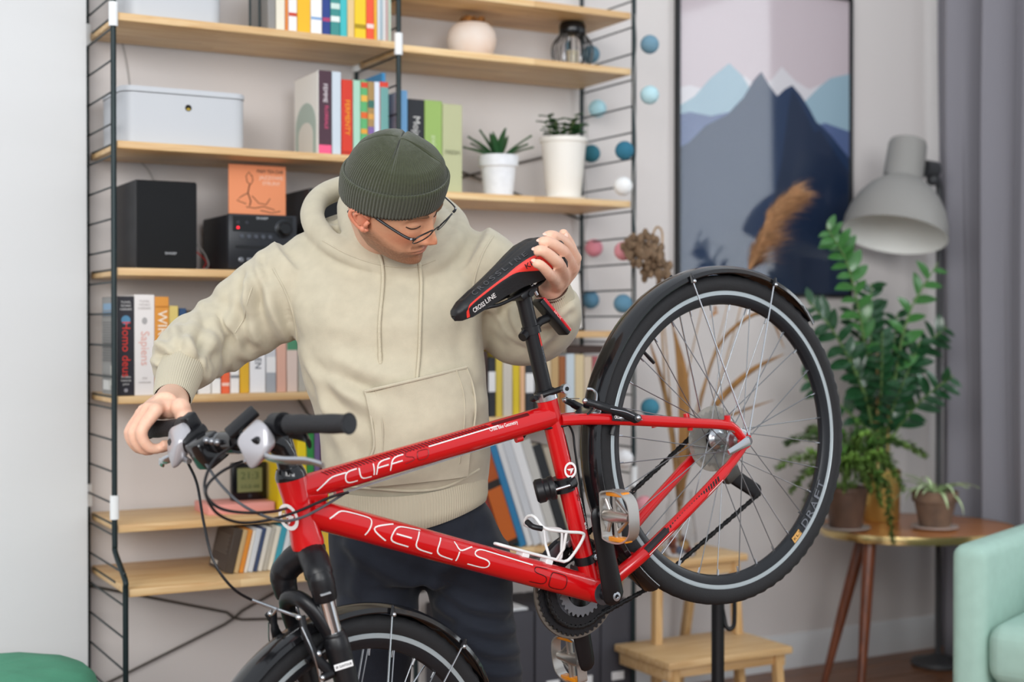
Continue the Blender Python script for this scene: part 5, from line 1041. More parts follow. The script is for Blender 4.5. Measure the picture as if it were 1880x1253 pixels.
def crease(P, poly, w_):
    """distance of every vertex to a fold line seen from the front, and a fade towards the line's ends"""
    q = np.array([(v.x, v.y) for v in spline([Vector((x, z, 0)) for x, z in poly], 6)]); n = len(q)-1; dmin = np.full(len(P), 9.); env = np.zeros(len(P))
    for i in range(n):
        a, c = q[i], q[i+1]; ab = c-a; t = np.clip(((P[:, [0, 2]]-a)@ab)/(ab@ab), 0, 1); dd_ = np.linalg.norm(P[:, [0, 2]]-(a+t[:, None]*ab), axis=1); k = dd_ < dmin
        dmin = np.where(k, dd_, dmin); env = np.where(k, np.sin(PI*np.clip((i+t)/n*.84+.08, 0, 1))**.7, env)
    return dmin, env
front = np.clip(-Nn[:, 1]*1.6+.42, 0, 1); disp = np.zeros(len(P))
for poly, h_, w_ in VALLEYS:
    dm, ev = crease(P, poly, w_); w_ *= 1.25; disp += ev*(1.25 if abs(poly[0][0]+.19) > .2 else .8)*h_*(-np.exp(-(dm/w_)**2)+.3*np.exp(-((dm-2.6*w_)/(1.4*w_))**2))
for poly, h_, w_ in FOLDS:
    dm, ev = crease(P, poly, w_); disp += ev*(1.35 if abs(poly[0][0]+.19) > .2 else 1.)*h_*(np.exp(-(dm/w_)**2)-.5*np.exp(-((dm-1.9*w_)/w_)**2))
disp = disp*front+.0035*noise3(P, 22, 3)+.0018*noise3(P, 55, 5)
P = P+Nn*disp[:, None]; set_co(me, P)
sm = hd_o.modifiers.new('s', 'SMOOTH'); sm.factor = .5; sm.iterations = 3; bpy.context.view_layer.update(); apply_mods(hd_o); me = hd_o.data
me.polygons.foreach_set('use_smooth', [True]*len(me.polygons))
hoodie = wpart(hd_o); hoodie['label'] = 'beige fleece hoodie with a front pocket'
P = co_of(me); tree = BVHTree.FromPolygons([tuple(v) for v in P], [tuple(p.vertices) for p in me.polygons])
def proj(x, z, off):
    h = tree.ray_cast(Vector((x, 1.5, z)), Vector((0, 1, 0)))
    return Vector((x, (h[0].y if h[0] else 2.8)-off, z))
def seam(name, pts, r=.0022, off=.0006, m=fleece):
    q = [proj(v.x, v.y, off) for v in spline([Vector((x, z, 0)) for x, z in pts], 8)]
    for _ in range(2): q = [q[0]]+[(q[i-1]+q[i]*2+q[i+1])/4 for i in range(1, len(q)-1)]+[q[-1]]
    return wpart(MB().tube(q, r, 8).build(name, m), parent=hoodie)
# kangaroo pocket: an upper edge, two slanted openings, laid on the front
def pk(u, v):
    Lx = [(-0.287, 1.076), (-0.273, 1.017), (-0.269, 0.971), (-0.280, 0.938), (-0.280, 0.888)]; Rx = [(-0.090, 1.122), (-0.076, 1.080), (-0.072, 1.037), (-0.079, 0.984), (-0.087, 0.906)]
    vs_ = [0, .28, .5, .68, 1.]; l = (interp(v, vs_, [p[0] for p in Lx]), interp(v, vs_, [p[1] for p in Lx])); r = (interp(v, vs_, [p[0] for p in Rx]), interp(v, vs_, [p[1] for p in Rx]))
    return l[0]+(r[0]-l[0])*u, l[1]+(r[1]-l[1])*u
rows = []
for j in range(25):
    row = []
    for i in range(31):
        u, v = i/30, j/24; x, z = pk(u, v); e = min(u, 1-u); row.append(proj(x, z, .010+.004*math.sin(PI*min(1, v*1.1))*math.sin(PI*u)))
    rows.append(row)
arr = np.array([[list(p) for p in r] for r in rows])
for _ in range(5): arr[1:-1, 1:-1, 1] = (arr[:-2, 1:-1, 1]+arr[2:, 1:-1, 1]+arr[1:-1, :-2, 1]+arr[1:-1, 2:, 1])/4
rows = [[Vector(p) for p in r] for r in arr]; b = MB(); b.sheet(rows)
bk_ = [[p+Vector((0, .007, 0)) for p in r] for r in rows]
for e in (0, -1): b.sheet([rows[e], bk_[e]]); b.sheet([[r[e] for r in rows], [r[e] for r in bk_]])
wpart(b.build('pocket', fleece), parent=hoodie)
def pseam(name, pts, r):
    q = [Vector(arr[int(v*24)][int(u*30)])-Vector((0, .001, 0)) for u, v in pts]; wpart(MB().tube(spline(q, 5), r, 8).build(name, fleece), parent=hoodie)
pseam('pocket_seam', [(0, 0), (.25, 0), (.5, 0), (.75, 0), (1, 0)], .0032); pseam('pocket_seam', [(0, 0), (0, .25), (0, .5), (0, .7)], .0022); pseam('pocket_seam', [(1, 0), (1, .25), (1, .5), (1, .75)], .0022)
pseam('pocket_seam', [(.1, .04), (.1, .3), (.1, .55), (.1, .95)], .0012); pseam('pocket_seam', [(.92, .04), (.92, .3), (.92, .55), (.92, .9)], .0012)
seam('sleeve_seam', [(-0.482, 1.321), (-0.458, 1.279), (-0.440, 1.225), (-0.436, 1.175)]); seam('sleeve_seam', [(-0.038, 1.388), (-0.061, 1.345), (-0.079, 1.279), (-0.072, 1.225)])
seam('arm_seam', [(-0.522, 1.281), (-0.537, 1.230), (-0.559, 1.190)], .0014, .0002); seam('hem_seam', [(-0.347, 0.888), (-0.273, 0.884), (-0.197, 0.879), (-0.131, 0.886), (-0.066, 0.917)], .003); seam('hood_seam', [(-0.382, 1.377), (-0.327, 1.347), (-0.262, 1.326), (-0.196, 1.321), (-0.153, 1.336)], .0018)
# drawstrings, each ending in a knot sleeve
def string(pts, tip):
    q = [proj(v.x, v.y, .004) for v in spline([Vector((x, z, 0)) for x, z in pts], 8)]
    for _ in range(3): q = [q[0]]+[(q[i-1]+q[i]*2+q[i+1])/4 for i in range(1, len(q)-1)]+[q[-1]]
    o = wpart(MB().tube(q, .0034, 10).build('drawstring', mat('cord_cotton', '#cfc5ab', .85, bump=.6, bscale=700)), parent=hoodie)
    MB().tube([q[-1]+Vector((0, 0, .002)), q[-1]+Vector((tip[0], -.001, tip[1]))], [.0042, .0046], 10).build('cord_end', mat('cord_cotton'), None); c = bpy.data.objects['cord_end' if 'cord_end.001' not in bpy.data.objects else 'cord_end.001']; wpart(c, parent=hoodie)
string([(-0.264, 1.345), (-0.257, 1.321), (-0.256, 1.268), (-0.260, 1.203), (-0.259, 1.150)], (.001, -.02)); string([(-0.184, 1.329), (-0.180, 1.290), (-0.180, 1.214), (-0.182, 1.148), (-0.188, 1.070)], (-.001, -.02))
# ribbed hem and cuffs
def rib_loft(name, rows, n_r, amp, seg=None):
    seg = n_r*4; R = []
    for x, y, z, a, d in rows:
        r = []
        for k in range(seg):
            t = 2*PI*k/seg; c, s_ = math.cos(t), math.sin(t); e = amp*(1 if k % 4 < 2 else -1); r.append((x+(a+e)*math.copysign(abs(c)**(2/2.4), c), y+(d+e)*math.copysign(abs(s_)**(2/2.4), s_), z))
        R.append(r)
    b = MB(); b.sheet(R, closed=True); return wpart(b.build(name, rib_m, wn=False), parent=hoodie)
HS = []
for A_, B_, hd_ in (((-0.374, 2.920, 0.875), (-0.053, 2.920, 0.903), .128), ((-0.374, 2.920, 0.861), (-0.050, 2.920, 0.884), .127), ((-0.374, 2.920, 0.828), (-0.050, 2.920, 0.861), .125), ((-0.373, 2.920, 0.797), (-0.053, 2.920, 0.847), .122), ((-0.367, 2.920, 0.795), (-0.058, 2.920, 0.845), .112)):
    HS.append((A_, B_, hd_))
R = []
for A_, B_, hd_ in HS:
    r = []; seg = 720; xc, a = (A_[0]+B_[0])/2, (B_[0]-A_[0])/2
    for k in range(seg):
        t = 2*PI*k/seg; c, s_ = math.cos(t), math.sin(t); e = .0007*(1 if k % 4 < 2 else -1); x = xc+(a+e)*math.copysign(abs(c)**(1/1.2), c); u = (x-A_[0])/(B_[0]-A_[0])
        r.append((x, A_[1]+(hd_+e)*math.copysign(abs(s_)**(1/1.2), s_), A_[2]+(B_[2]-A_[2])*max(0, u)**2.2-.012*math.sin(PI*min(1, max(0, u)))*(1 if s_ < 0 else 0)))
    R.append(r)
b = MB(); b.sheet(R, closed=True); wpart(b.build('hem_rib', rib_m, wn=False), parent=hoodie)
def cuff(name, pts, rad, n_r=56):
    pts = spline(pts, 3); n = len(pts); b = MB(); rr = np.interp(np.linspace(0, 1, n), np.linspace(0, 1, len(rad)), rad); b.tube(pts, rr, n_r*4, cap=False)
    seg = n_r*4; 
    for i in range(n):
        for k in range(seg):
            v = Vector(b.v[i*seg+k]); b.v[i*seg+k] = tuple(v+(v-pts[i]).normalized()*(.0006*(1 if k % 4 < 2 else -1)))
    return wpart(b.build(name, rib_m, wn=False), parent=hoodie)
cuff('cuff_rib', [(-0.645, 2.780, 1.122), (-0.644, 2.745, 1.104), (-0.640, 2.695, 1.081), (-0.637, 2.665, 1.065)], [.044, .0425, .038, .0345]); cuff('cuff_rib', [(0.085, 2.850, 1.240), (0.085, 2.830, 1.255), (0.082, 2.815, 1.270), (0.078, 2.800, 1.281)], [.042, .041, .037, .0335])

# ---- trousers and shoes
navy = mat('navy_twill', '#151b27', .82, noise=.1, nscale=60, bump=.25, bscale=900, sheen=.1)
b = MB()
ell_loft(b, sections([(A_[0], B_[0], (A_[2]+B_[2])/2, A_[1], d_) for A_, B_, d_ in (((-0.365, 2.930, 0.849), (-0.063, 2.930, 0.860), .112), ((-0.375, 2.930, 0.810), (-0.039, 2.930, 0.815), .12), ((-0.378, 2.930, 0.765), (-0.017, 2.930, 0.770), .125), ((-0.375, 2.930, 0.720), (-0.004, 2.930, 0.720), .12), ((-0.369, 2.930, 0.684), (0.000, 2.930, 0.684), .11))]), 40, 2.5)
LR = [(-0.281, 2.930, 0.731), (-0.278, 2.920, 0.665), (-0.276, 2.910, 0.622), (-0.278, 2.900, 0.557), (-0.285, 2.920, 0.463), (-0.293, 2.960, 0.293), (-0.300, 3.000, 0.085), (-0.300, 3.000, 0.004)]; LL = [(-0.101, 2.930, 0.742), (-0.087, 2.920, 0.665), (-0.081, 2.920, 0.620), (-0.067, 2.920, 0.553), (-0.053, 2.930, 0.468), (-0.040, 2.970, 0.290), (-0.026, 3.020, 0.077), (-0.023, 3.020, 0.010)]
b.tube(spline(LR, 4), np.interp(np.linspace(0, 7, 29), range(8), [.094, .088, .082, .078, .075, .072, .07, .068]), 28); b.tube(spline(LL, 4), np.interp(np.linspace(0, 7, 29), range(8), [.098, .09, .086, .081, .076, .072, .07, .068]), 28)
tr = fuse(b, 'trousers', navy, .007, 5); me = tr.data; P = co_of(me); Nn = no_of(me); disp = np.zeros(len(P))
for poly, h_, w_ in [([(-0.153, 0.683), (-0.087, 0.645), (-0.011, 0.625)], .008, .012), ([(-0.148, 0.645), (-0.077, 0.601), (0.000, 0.585)], .008, .012), ([(-0.109, 0.590), (-0.055, 0.552), (0.011, 0.541)], .008, .012), ([(-0.098, 0.541), (-0.044, 0.508), (0.016, 0.497)], .007, .011), ([(-0.197, 0.689), (-0.262, 0.722), (-0.328, 0.766)], .007, .014), ([(-0.164, 0.689), (-0.120, 0.733), (-0.055, 0.766)], .007, .016), ([(-0.328, 0.809), (-0.306, 0.744), (-0.312, 0.678)], .005, .014), ([(-0.044, 0.820), (-0.027, 0.766), (-0.016, 0.700)], .006, .014), ([(-0.344, 0.634), (-0.273, 0.601), (-0.197, 0.623)], .007, .012)]:
    q = np.array([(v.x, v.y) for v in spline([Vector((x, z, 0)) for x, z in poly], 6)]); dmin = np.full(len(P), 9.)
    for i in range(len(q)-1):
        a, c = q[i], q[i+1]; ab = c-a; t = np.clip(((P[:, [0, 2]]-a)@ab)/(ab@ab), 0, 1); dmin = np.minimum(dmin, np.linalg.norm(P[:, [0, 2]]-(a+t[:, None]*ab), axis=1))
    disp += (h_*np.exp(-(dmin/w_)**2)-.5*h_*np.exp(-((dmin-2*w_)/w_)**2))*np.clip(-Nn[:, 1]*1.6+.35, 0, 1)
P = P+Nn*(disp+.003*noise3(P, 30, 9))[:, None]; set_co(me, P); wpart(tr)
shoe_m = mat('shoe_canvas', '#2b2d31', .8, bump=.2, bscale=500); sole_m = mat('shoe_sole', '#dcdad4', .6)
for x, y, rz in ((LR[-1][0], LR[-1][1]-.06, -.15), (LL[-1][0], LL[-1][1]-.06, .2)):
    s_ = empty('shoe', (x-PB.x, y-PB.y, 0), rz, man); R0 = []; 
    out = [(0, -.2), (.035, -.19), (.05, -.14), (.047, -.07), (.04, 0), (.04, .06), (.03, .085), (0, .092)]; full = out+[(-a, c) for a, c in out[-2:0:-1]]
    b = MB(); b.sheet([[(a*k, c*k, z) for a, c in full] for z, k in ((0, .98), (.02, 1.), (.028, .99))], closed=True); n = len(full); b.f += [list(range(n))[::-1], [len(b.v)-n+k for k in range(n)]]; b.mi += [0, 0]; b.sm += [False, False]; b.build('sole', sole_m, s_)
    b = MB(); b.sheet([[(a*k, c*k2+dy, z) for a, c in full] for z, k, k2, dy in ((.024, .96, .97, 0), (.045, .95, .94, .003), (.07, .8, .72, .02), (.095, .62, .5, .035), (.115, .58, .45, .04))], closed=True); b.f += [list(range(n))[::-1], [len(b.v)-n+k for k in range(n)]]; b.mi += [0, 0]; b.sm += [False, False]; b.build('shoe_upper', shoe_m, s_)

# ---- body: one skin of neck, trunk, arms and both hands, with the head sculpted on
def skin_mat():
    m = bpy.data.materials.new('skin'); m.use_nodes = True; nt = m.node_tree; bs = nt.nodes['Principled BSDF']; L = nt.links.new
    at_ = nt.nodes.new('ShaderNodeAttribute'); at_.attribute_name = 'tone'
    n = nt.nodes.new('ShaderNodeTexNoise'); n.inputs['Scale'].default_value = 130; n.inputs['Detail'].default_value = 3; tc = nt.nodes.new('ShaderNodeTexCoord'); L(tc.outputs['Object'], n.inputs['Vector'])
    mx = nt.nodes.new('ShaderNodeMix'); mx.data_type = 'RGBA'; mx.blend_type = 'OVERLAY'; mx.inputs[0].default_value = .12; L(at_.outputs['Color'], mx.inputs[6]); L(n.outputs['Fac'], mx.inputs[7]); L(mx.outputs[2], bs.inputs['Base Color'])
    bs.inputs['Roughness'].default_value = .48; bs.inputs['Subsurface Weight'].default_value = .12; bs.inputs['Subsurface Radius'].default_value = (.01, .004, .002); bs.inputs['Subsurface Scale'].default_value = .6
    bp = nt.nodes.new('ShaderNodeBump'); bp.inputs['Strength'].default_value = .12; bp.inputs['Distance'].default_value = .001; n2 = nt.nodes.new('ShaderNodeTexNoise'); n2.inputs['Scale'].default_value = 700; L(tc.outputs['Object'], n2.inputs['Vector']); L(n2.outputs['Fac'], bp.inputs['Height']); L(bp.outputs[0], bs.inputs['Normal'])
    return m
skin = skin_mat()
HF, HL, HU = Vector((.775, -.305, -.555)), Vector((.62, .63, .465)), Vector((.21, -.70, .68))
HF.normalize(); HL = (HL-HF*HL.dot(HF)).normalized(); HU = HF.cross(HL).normalized()
HC = Vector((-0.234, 2.740, 1.448))
def hw(f, l, u): return HC+HF*f+HL*l+HU*u
# head: horizontal slices with face relief
us = np.concatenate([np.linspace(-.121, -.1, 10), np.linspace(-.097, .045, 100), np.linspace(.05, .136, 26)])
UK = [-.122, -.115, -.10, -.08, -.06, -.03, 0, .03, .05, .08, .105, .122, .132, .137]
FK = [.035, .072, .091, .0905, .0965, .0965, .094, .0985, .097, .088, .070, .048, .026, .004]
WK = [.012, .026, .041, .053, .061, .068, .0735, .0755, .0765, .072, .06, .044, .026, .004]
BK_ = [-.02, .01, .03, .05, .06, .076, .083, .088, .09, .086, .076, .058, .036, .006]
def gs(x, c, s_): return math.exp(-((x-c)/s_)**2)
HV = []; tone = []; SEGH = 200
def blend(a, c, t): return tuple(x+(y-x)*t for x, y in zip(a, c))
SKIN, RED_, BEARD, LIP, DARK = lin('#dda684'), lin('#d5815f'), lin('#82543a'), lin('#bf7a66'), lin('#7d5038')
rngh = np.random.default_rng(4)
for u in us:
    f0, w0, b0 = interp(u, UK, FK), interp(u, UK, WK), interp(u, UK, BK_)
    for k in range(SEGH):
        q = 2*PI*k/SEGH; t = q-.75*math.sin(q)*.55       # denser around the face
        c, s_ = math.cos(t), math.sin(t)
        p = 2.25 if u < .06 else 2.0
        if c >= 0: f = f0*abs(c)**(2/p); l = w0*math.copysign(abs(s_)**(2/p), s_)
        else: f = -b0*abs(c); l = w0*s_
        if c > 0:
            fc = min(1, c*1.6)
            nz = interp(u, [-.046, -.041, -.036, -.028, -.02, 0, .02, .035], [0, .006, .019, .0275, .0265, .016, .004, 0]); nw = interp(u, [-.042, -.03, -.01, .02], [.0115, .0115, .0085, .0075])
            df = nz*math.exp(-(abs(l)/nw)**2.4)
            for sg in (1, -1):
                df += .0085*gs(l, .0145*sg, .0065)*gs(u, -.033, .0075)                      # nostril wings
                df -= .0125*gs(l, .033*sg, .015)*gs(u, .016, .0105); df += .0078*gs(l, .032*sg, .0115)*gs(u, .013, .0075)    # socket and closed lid
                df += .0035*gs(l, .026*sg, .018)*gs(u, .037, .008); df += .0035*gs(l, .047*sg, .017)*gs(u, -.014, .014)  # brow, cheekbone
                df -= .003*gs(l, .03*sg, .008)*gs(u, -.045, .014)                           # fold beside the mouth
            df += .0038*gs(l, 0, .019)*gs(u, -.0575, .0042)+.0046*gs(l, 0, .017)*gs(u, -.0675, .0045)-.0042*gs(l, 0, .024)*gs(u, -.0622, .0018)-.002*gs(l, 0, .0035)*gs(u, -.05, .006)
            df += .004*gs(l, 0, .017)*gs(u, -.095, .012)-.0025*gs(l, 0, .018)*gs(u, -.078, .006)
            f += df*fc
        HV.append((f, l, u))
        col = SKIN; al = abs(l)
        rd = .75*gs(al, .042, .022)*gs(u, -.022, .02)+.75*gs(l, 0, .014)*gs(u, -.03, .014)+.3*gs(u, .06, .02)
        if c > 0: col = blend(col, RED_, min(.8, rd))
        bd = 0.
        if f > -.03: 
            jaw = max(0, min(1, (-.052-u)/.014)) if f > .05 and al < .04 else max(0, min(1, (-.02-u-max(0, f-.02)*.55)/.025))
            mous = gs(u, -.049, .006)*(1 if al < .028 else 0)*(1 if f > .06 else 0); bd = max(jaw, mous*.8)
            if f > .07: bd *= 1-.9*gs(l, 0, .019)*max(gs(u, -.0675, .0055), gs(u, -.0575, .004))
            if -.02 < f < .015 and al > .05 and -.03 < u < .05: bd = max(bd, .75)
        bd *= .62+.35*rngh.random(); col = blend(col, BEARD, min(.86, bd))
        if c > 0 and f > .07: col = blend(col, LIP, min(1, gs(l, 0, .019)*max(gs(u, -.0675, .0048), gs(u, -.0575, .0036)))); col = blend(col, DARK, .85*gs(l, 0, .022)*gs(u, -.0623, .0016))
        if c > 0: col = blend(col, DARK, .8*gs(abs(l), .0085, .0038)*gs(u, -.0415, .0025))
        if u > .03 and f < .03: col = blend(col, lin('#5a4634'), .6)
        tone.append(col)
hb = MB(); m_ = SEGH
hb.v = [tuple(hw(*p)) for p in HV]
for i in range(len(us)-1):
    for k in range(m_): hb.f.append([i*m_+k, i*m_+(k+1) % m_, (i+1)*m_+(k+1) % m_, (i+1)*m_+k])
hb.f.append(list(range(m_))[::-1]); hb.f.append([(len(us)-1)*m_+k for k in range(m_)]); hb.mi = [0]*len(hb.f); hb.sm = [True]*len(hb.f)
# ears: an outer rim, an inner fold, a bowl and a lobe
def ear(sg):
    e = MB(); A_ = lambda f, l, u: hw(f-.001, sg*l, u*.85-.012)
    rim_ = [A_(.012, .073, .014), A_(.006, .078, .022), A_(-.01, .081, .024), A_(-.024, .083, .016), A_(-.025, .085, .002), A_(-.016, .082, -.012), A_(-.004, .078, -.022), A_(.006, .075, -.026), A_(.011, .073, -.018)]
    e.tube(spline(rim_, 5), [.0035]+[.0045]*38+[.0052, .0035], 10); e.tube(spline([A_(-.004, .079, .022), A_(-.015, .083, .012), A_(-.013, .081, -.004), A_(-.002, .077, -.013)], 5), .0036, 8); e.tube(spline([A_(.012, .074, .006), A_(.01, .079, -.002), A_(.009, .076, -.01)], 4), .0045, 8)
    e.sheet([[A_(.01+(-.032-.0)*t, .072+.0105*math.sin(PI*t*.8), z0+(z1-z0)*t) for t in (0, .25, .5, .75, 1)] for z0, z1 in ((.016, .028), (.006, .012), (-.005, -.002), (-.018, -.012))]); e.sphere(A_(.003, .0755, -.022), .0075, 12, 8, (1, 1, 1)); return e
ears = MB()
for sg in (-1, 1):
    e = ear(sg); ears.add(e.v, e.f)
# trunk, neck, arms and hands fused into one skin
b = MB()
b.tube([hw(-.045, 0, .02), hw(-.03, 0, -.05), (-0.259, 2.880, 1.390), (-0.265, 2.950, 1.338)], [.05, .054, .056, .07], 24)
ell_loft(b, [(x, y, z, a*.8, d*.72) for x, y, z, a, d in sections(TS)[2:-1]], 32, 2.2)
b.tube(spline(armR[1:], 3), np.interp(np.linspace(0, 8, 25), range(9), [.055, .055, .05, .048, .045, .04, .036, .033, .03]), 20); b.tube(spline(armL[1:], 3), np.interp(np.linspace(0, 7, 22), range(8), [.055, .055, .05, .046, .042, .038, .033, .03]), 20)
BW = BK.matrix_basis if False else Matrix.Translation((.447, 2.998, .965)) @ RB.to_4x4()
def barw(y): return BW @ (SM @ bar(y))
# right hand over the bar end
hf = ((BW.to_3x3() @ FW)); hf = Vector((hf.x, hf.y, 0)).normalized(); hu = Vector((0, 0, 1))
wrist = Vector((-0.637, 2.668, 1.067)); hand_cols = []
def chain_(pts, rad): b.tube(spline(pts, 4), np.interp(np.linspace(0, len(rad)-1, (len(pts)-1)*4+1), range(len(rad)), rad), 14)
def ball(p, r): b.sphere(p, r, 14, 10)
nails = []
for i, y in enumerate((-.198, -.2215, -.245, -.2675)):
    c = barw(y); k = (1.06, 1.12, 1.06, .92)[i]; sp_ = (i-1.5)*.004
    mcp = c+hf*.026*k+hu*.030*k; pip = c+hf*.050*k-hu*.004*k; dip = c+hf*.036*k-hu*.031*k; tip = c+hf*.010-hu*.034
    chain_([wrist+(c-barw(-.235))*.35, (wrist*.5+mcp*.5)+hu*.006, mcp], [.0165, .0155, .0125]); chain_([mcp, pip, dip, tip], [.0118*k, .0102*k, .0092*k, .0082*k]); ball(mcp+hu*.001, .0128*k); ball(pip, .0108*k)
c = barw(-.19); chain_([wrist+(c-barw(-.235))*.5, c-hf*.02+hu*.022, c-hf*.026-hu*.006, c-hf*.006-hu*.028, c+hf*.022-hu*.03], [.018, .0165, .0125, .0112, .0095])
b.tube([armR[-1], wrist, barw(-.23)+hu*.042-hf*.004], [.033, .031, .024], 18, flat=(1, 1)); ball(barw(-.19)+hu*.036-hf*.014, .018)
ball(barw(-.225)+hu*.034-hf*.01, .018); ball(barw(-.25)+hu*.033-hf*.008, .017)
# left hand round the tail of the saddle
wl = Vector((0.077, 2.800, 1.280))
for tip, dip, pip, mcp, k in (((0.061, 2.695, 1.370), (0.076, 2.700, 1.374), (0.102, 2.735, 1.363), (0.124, 2.785, 1.337), 1), ((0.050, 2.668, 1.357), (0.067, 2.668, 1.360), (0.097, 2.700, 1.344), (0.116, 2.765, 1.317), 1.05), ((0.042, 2.648, 1.340), (0.057, 2.644, 1.342), (0.086, 2.675, 1.322), (0.101, 2.750, 1.302), 1), ((0.040, 2.636, 1.318), (0.052, 2.632, 1.316), (0.072, 2.662, 1.298), (0.084, 2.740, 1.288), .88)):
    tip, dip, pip, mcp = Vector(tip)+Vector((0, -.006, .001)), Vector(dip)+Vector((0, -.005, .001)), Vector(pip), Vector(mcp)
    chain_([wl.lerp(mcp, .05), wl.lerp(mcp, .55)+Vector((.006, .008, 0)), mcp], [.0175, .0155, .0125]); chain_([mcp, pip, dip, tip], [.0128*k, .0122*k, .0108*k, .0098*k]); ball(pip, .0126*k); ball(mcp, .0132*k); nails.append((tip, tip-dip))
chain_([wl+Vector((.012, .01, .005)), Vector((0.120, 2.800, 1.321)), Vector((0.115, 2.800, 1.358)), Vector((0.103, 2.775, 1.380))], [.018, .0155, .0125, .0105]); ball(Vector((0.100, 2.770, 1.384)), .0098)
b.tube([armL[-1], wl, Vector((0.103, 2.790, 1.307))], [.031, .027, .022], 18); ball(Vector((0.111, 2.785, 1.318)), .017); ball(Vector((0.102, 2.780, 1.305)), .016)
body = fuse(b, 'body', skin, .0034, 5, .5); bm_me = body.data
# join head and ears to the same mesh
nb = len(bm_me.vertices); V1 = [tuple(v) for v in co_of(bm_me)]; F1 = [list(p.vertices) for p in bm_me.polygons]
J = MB(); J.add(V1, F1); J.add(hb.v, hb.f); J.add(ears.v, ears.f); old = bm_me; bpy.data.objects.remove(body); bpy.data.meshes.remove(old)
body = J.build('body', skin, fix=False, wn=False); me = body.data
att = me.color_attributes.new('tone', 'FLOAT_COLOR', 'POINT'); cols = np.ones((len(me.vertices), 4)); HANDC = lin('#e6b89e'); cols[:nb, :3] = HANDC
knuck = np.array([list((-0.662, 2.520, 1.029)), list((-0.642, 2.500, 1.038)), list((0.103, 2.700, 1.345)), list((0.096, 2.680, 1.326)), list((0.118, 2.750, 1.324))])
Pb = co_of(me)[:nb]; dk = np.min(np.linalg.norm(Pb[:, None]-knuck[None], axis=2), axis=1) if nb < 400000 else np.ones(nb)
kk = np.clip(np.exp(-(dk/.02)**2)*.45+.10*noise3(Pb, 120, 2), 0, .6)[:, None]; cols[:nb, :3] = np.array(HANDC)*(1-kk)+np.array(lin('#d58f74'))*kk
nh = len(hb.v); cols[nb:nb+nh, :3] = np.array(tone); cols[nb+nh:, :3] = lin('#d98d70'); att.data.foreach_set('color', cols.ravel())
wpart(body)
# nails on the fingertips that lie on the saddle, and on the thumb
nail_m = mat('nail', '#eac3b2', .3)
for tp, dr in nails+[(Vector((0.102, 2.772, 1.381)), Vector((-.3, -.2, 1)))]:
    x = dr.normalized(); zn = Vector((0, -.75, .66)); zn = (zn-x*zn.dot(x)).normalized(); y = zn.cross(x); o = MB().sphere((0, 0, 0), .0052, 12, 8, (1.05, .85, .22)).build('fingernail', nail_m); wpart(o); c = tp+zn*.0088-x*.001
    o.matrix_basis = Matrix.Translation(-PB) @ Matrix(((x.x, y.x, zn.x, c.x), (x.y, y.y, zn.y, c.y), (x.z, y.z, zn.z, c.z), (0, 0, 0, 1)))
# brows, lash lines
brow_m = mat('brow_hair', '#6b4a33', .8)
def face_pt(l, u, off):
    """front skin of the head at (l, u)"""
    i = int(np.argmin(np.abs(us-u))); best = max((p for p in HV[i*SEGH:(i+1)*SEGH] if p[0] > 0), key=lambda p: -abs(p[1]-l)); return hw(best[0]+off, l, u)
for sg in (1, -1):
    wpart(MB().tube([face_pt(l*sg, u, .0012) for l, u in ((.012, .033), (.02, .038), (.03, .0405), (.04, .039), (.049, .033))], [.002, .0036, .0036, .003, .0012], 8, flat=(1, .7)).build('eyebrow', brow_m), parent=None)
    wpart(MB().tube(spline([face_pt(l*sg, u, .0006) for l, u in ((.02, .0085), (.026, .0055), (.033, .005), (.04, .0065), (.046, .0105))], 4), .0011, 6).build('eyelashes', mat('lash', '#2c1c14', .8)), parent=None)
# ---- beanie: ribbed dome with a turned-up cuff
wool = mat('olive_wool', '#40452f', .95, noise=.18, nscale=220, bump=.5, bscale=1400, sheen=.35)
def cap_row(u_c, tilt, W_, Ff, Fb, n, amp, ph=0):
    r = []
    for k in range(n):
        t = 2*PI*k/n; c, s_ = math.cos(t), math.sin(t); e = amp*(1 if k % 6 in (0, 1, 2) else -1); f = (Ff+e)*c if c > 0 else (Fb+e)*c; l = (W_+e)*s_
        r.append(hw(f-.004, l, u_c+tilt*f))
    return r
n_ = 600; rows = []
for u_, s_ in ((.026, 1.), (.05, 1.015), (.075, .99), (.095, .925), (.112, .82), (.123, .68), (.134, .52), (.1415, .36), (.146, .2), (.148, .06)):
    R_ = cap_row(u_+.003, .24 if u_ < .1 else .24*(1-(u_-.1)/.06), .083*s_, .104*s_, .096*s_, n_, .0009 if s_ > .3 else .0004)
    if s_ < .9:                                     # four sewn darts run down from the crown
        R_ = [v-HU*(.0045*min(1, max(0, .9-s_)*2.2)*max(gs((k/n_*8+.5) % 2, 1, .09), 0))-(v-HC-HU*.05)*(.03*min(1, max(0, .9-s_)*2.2)*max(gs((k/n_*8+.5) % 2, 1, .07), 0)) for k, v in enumerate(R_)]
    rows.append(R_)
arr = []
for i in range(len(rows)-1):
    for j in range(4): arr.append([rows[i][k].lerp(rows[i+1][k], j/4) for k in range(n_)])
arr.append(rows[-1])
b = MB(); b.sheet(arr, closed=True); b.f.append([len(b.v)-n_+k for k in range(n_)]); b.mi.append(0); b.sm.append(True)
dome = b.build('beanie', wool, wn=False); wpart(dome); dome['label'] = 'dark olive ribbed beanie'
prof = [(.014, .082, .101, .093), (.012, .085, .105, .097), (.02, .088, .1085, .101), (.04, .0895, .1105, .1035), (.06, .0898, .111, .104), (.071, .0888, .110, .103), (.075, .0865, .1078, .1005), (.072, .083, .104, .097), (.05, .082, .103, .096)]
b = MB(); b.sheet([cap_row(u_-.003, .29, w_, f_, b_, n_, .0011) for u_, w_, f_, b_ in prof], closed=True); wpart(b.build('beanie_cuff', wool, wn=False))
